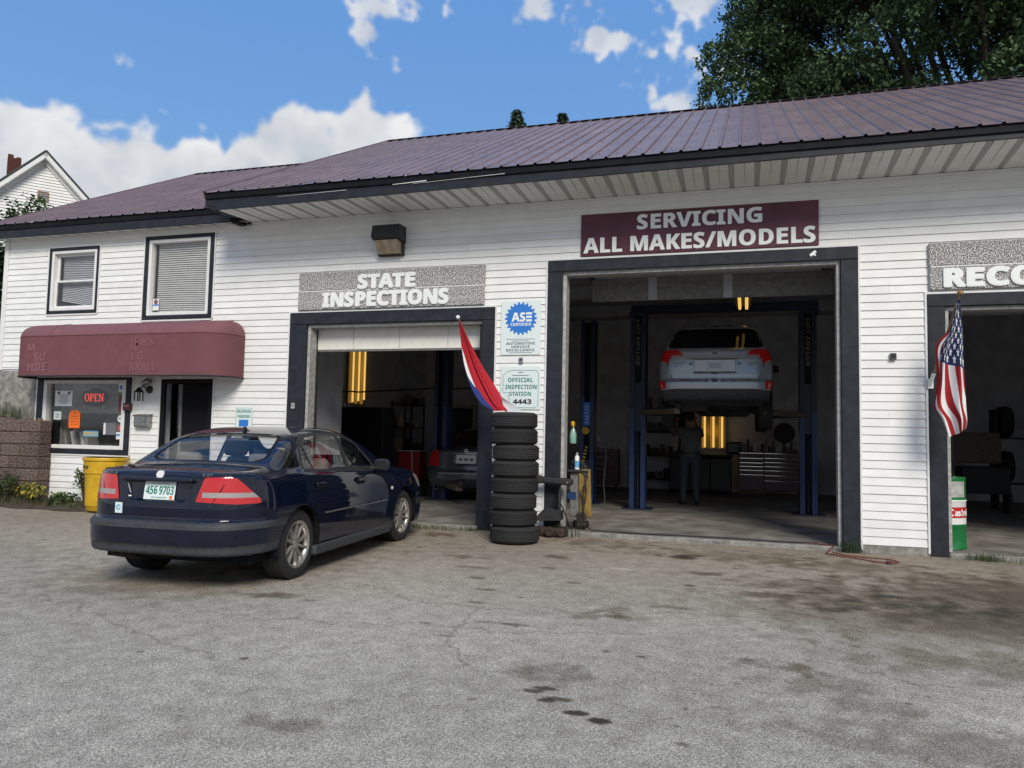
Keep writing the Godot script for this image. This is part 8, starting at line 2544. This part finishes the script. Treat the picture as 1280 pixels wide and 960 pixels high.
func _ready() -> void:
	rng.seed = 20
	# camera: standing on the lot, turned a little towards the office
	var cam := Camera3D.new()
	cam.name = "camera"
	add_child(cam)
	var yaw := deg_to_rad(16.995)
	var pitch := deg_to_rad(3.850)
	var roll := deg_to_rad(1.163)
	cam.transform = Transform3D(Basis(Vector3.UP, yaw) * Basis(Vector3.RIGHT, pitch) * Basis(Vector3.BACK, roll), Vector3(0, 1.32, 10.24))
	cam.fov = 53.08
	cam.near = 0.05
	cam.far = 1200.0
	cam.current = true
	# sky, light, exposure
	var sm := PanoramaSkyMaterial.new()
	sm.panorama = ImageTexture.create_from_image(sky_image())
	var sky := Sky.new()
	sky.sky_material = sm
	var env := Environment.new()
	env.background_mode = Environment.BG_SKY
	env.sky = sky
	env.background_energy_multiplier = 0.47
	env.tonemap_mode = Environment.TONE_MAPPER_LINEAR
	env.tonemap_exposure = 2.1
	env.sdfgi_enabled = true
	env.ssao_enabled = true
	env.ssil_enabled = true
	var we := WorldEnvironment.new()
	we.name = "environment"
	we.environment = env
	add_child(we)
	var sun := DirectionalLight3D.new()
	sun.name = "sun"
	add_child(sun)
	sun.rotation = Vector3(deg_to_rad(-37.0), deg_to_rad(28.0), 0)
	sun.light_color = Color(1.0, 0.965, 0.91)
	sun.light_energy = 0.5
	sun.light_angular_distance = 22.0
	sun.shadow_enabled = true
	materials()
	ground()
	garage()
	hill_house()
	big_tree()
	conifer(Vector3(-11.4, 0, -27.0), 18.15, "taller conifer tip showing over the long roof ridge")
	conifer(Vector3(-9.6, 0, -29.6), 18.85, "smaller conifer tip showing over the ridge, nearer the big tree")
	bush(Vector3(-16.3, 0, -3.4), Vector3(2.2, 6.35, 2.0), "loose green shrub top showing before the gabled house", 1500, 0.10, [L(0.05, 0.09, 0.03), L(0.08, 0.13, 0.05), L(0.035, 0.07, 0.03)], 31, "tall_shrub")
	bush(Vector3(-14.4, 0, -1.7), Vector3(2.2, 4.9, 2.0), "dark green shrub against the office's outer corner", 900, 0.14, [L(0.03, 0.05, 0.022), L(0.04, 0.07, 0.03)], 35, "corner_shrub")
	signs()
	awning()
	shop_display()
	wall_fittings()
	interior()
	silver_wagon(Vector3(-0.51, 1.63, -4.81))
	slate_sedan(Vector3(-5.09, 0.05, -5.70), 0.0)
	block_wall()
	trash_bin()
	tyre_stack()
	drum()
	workstand()
	flags()
	navy_sedan()
	# weeds
	var gr := [L(0.07, 0.11, 0.03)]
	tufts("threshold_grass", [[Vector3(-4.6, 0.0, 0.10), 0.5, 240], [Vector3(-4.0, 0.0, 0.12), 0.5, 260], [Vector3(-3.6, 0.0, 0.12), 0.2, 80]], 0.07, gr, "short grass growing along the inspections bay's threshold", 3)
	tufts("pier_grass", [[Vector3(1.2, 0.0, 0.10), 0.16, 150]], 0.17, [L(0.05, 0.085, 0.03)], "tuft of grass at the foot of the pier by the red cord", 4)
	tufts("jamb_grass", [[Vector3(-2.42, 0.0, 0.14), 0.16, 150], [Vector3(-2.3, 0.0, 0.12), 0.2, 60]], 0.20, [L(0.06, 0.10, 0.035)], "grass growing at the tyre machine's foot", 5)
	tufts("drum_grass", [[Vector3(2.62, 0.0, 0.12), 0.22, 200], [Vector3(3.0, 0.0, 0.12), 0.6, 120]], 0.10, [L(0.08, 0.12, 0.035)], "low grass before the threshold by the green drum", 6)
	tufts("bank_grass", [[Vector3(-12.6, 1.5, 0.08), 0.7, 320], [Vector3(-13.4, 1.55, 0.08), 0.7, 320], [Vector3(-12.0, 1.45, 0.08), 0.3, 100]], 0.28, [L(0.10, 0.13, 0.05)], "rough grass on the soil bank above the block wall", 7)
	tufts("bed_grass", [[Vector3(-11.0, 0.05, 0.35), 0.5, 200], [Vector3(-10.5, 0.05, 0.3), 0.4, 200], [Vector3(-11.6, 0.06, 0.45), 0.5, 120]], 0.16, [L(0.13, 0.14, 0.05)], "dry grass in the bed below the shop window", 8)
	bush(Vector3(-10.25, 0.03, 0.22), Vector3(0.30, 0.75, 0.2), "spindly weed climbing the siding beside the yellow bin", 60, 0.05, [L(0.07, 0.11, 0.03), L(0.09, 0.13, 0.05)], 41, "weed", "weeds in the bed by the block wall")
	bush(Vector3(-11.25, 0.06, 0.42), Vector3(0.5, 0.26, 0.22), "yellowing weed heap at the block wall's end", 90, 0.07, [L(0.28, 0.22, 0.03), L(0.2, 0.2, 0.05), L(0.12, 0.13, 0.04)], 42, "weed", "weeds in the bed by the block wall")
	bush(Vector3(-11.75, 0.06, 0.42), Vector3(0.7, 0.42, 0.22), "dark weed growing before the block wall's lower courses", 80, 0.07, [L(0.05, 0.07, 0.03), L(0.07, 0.09, 0.03)], 43, "weed", "weeds in the bed by the block wall")
	bush(Vector3(-10.65, 0.05, 0.3), Vector3(0.5, 0.15, 0.2), "low broad-leaved weed under the shop window", 60, 0.08, [L(0.06, 0.10, 0.035), L(0.09, 0.13, 0.05)], 44, "weed", "weeds in the bed by the block wall")
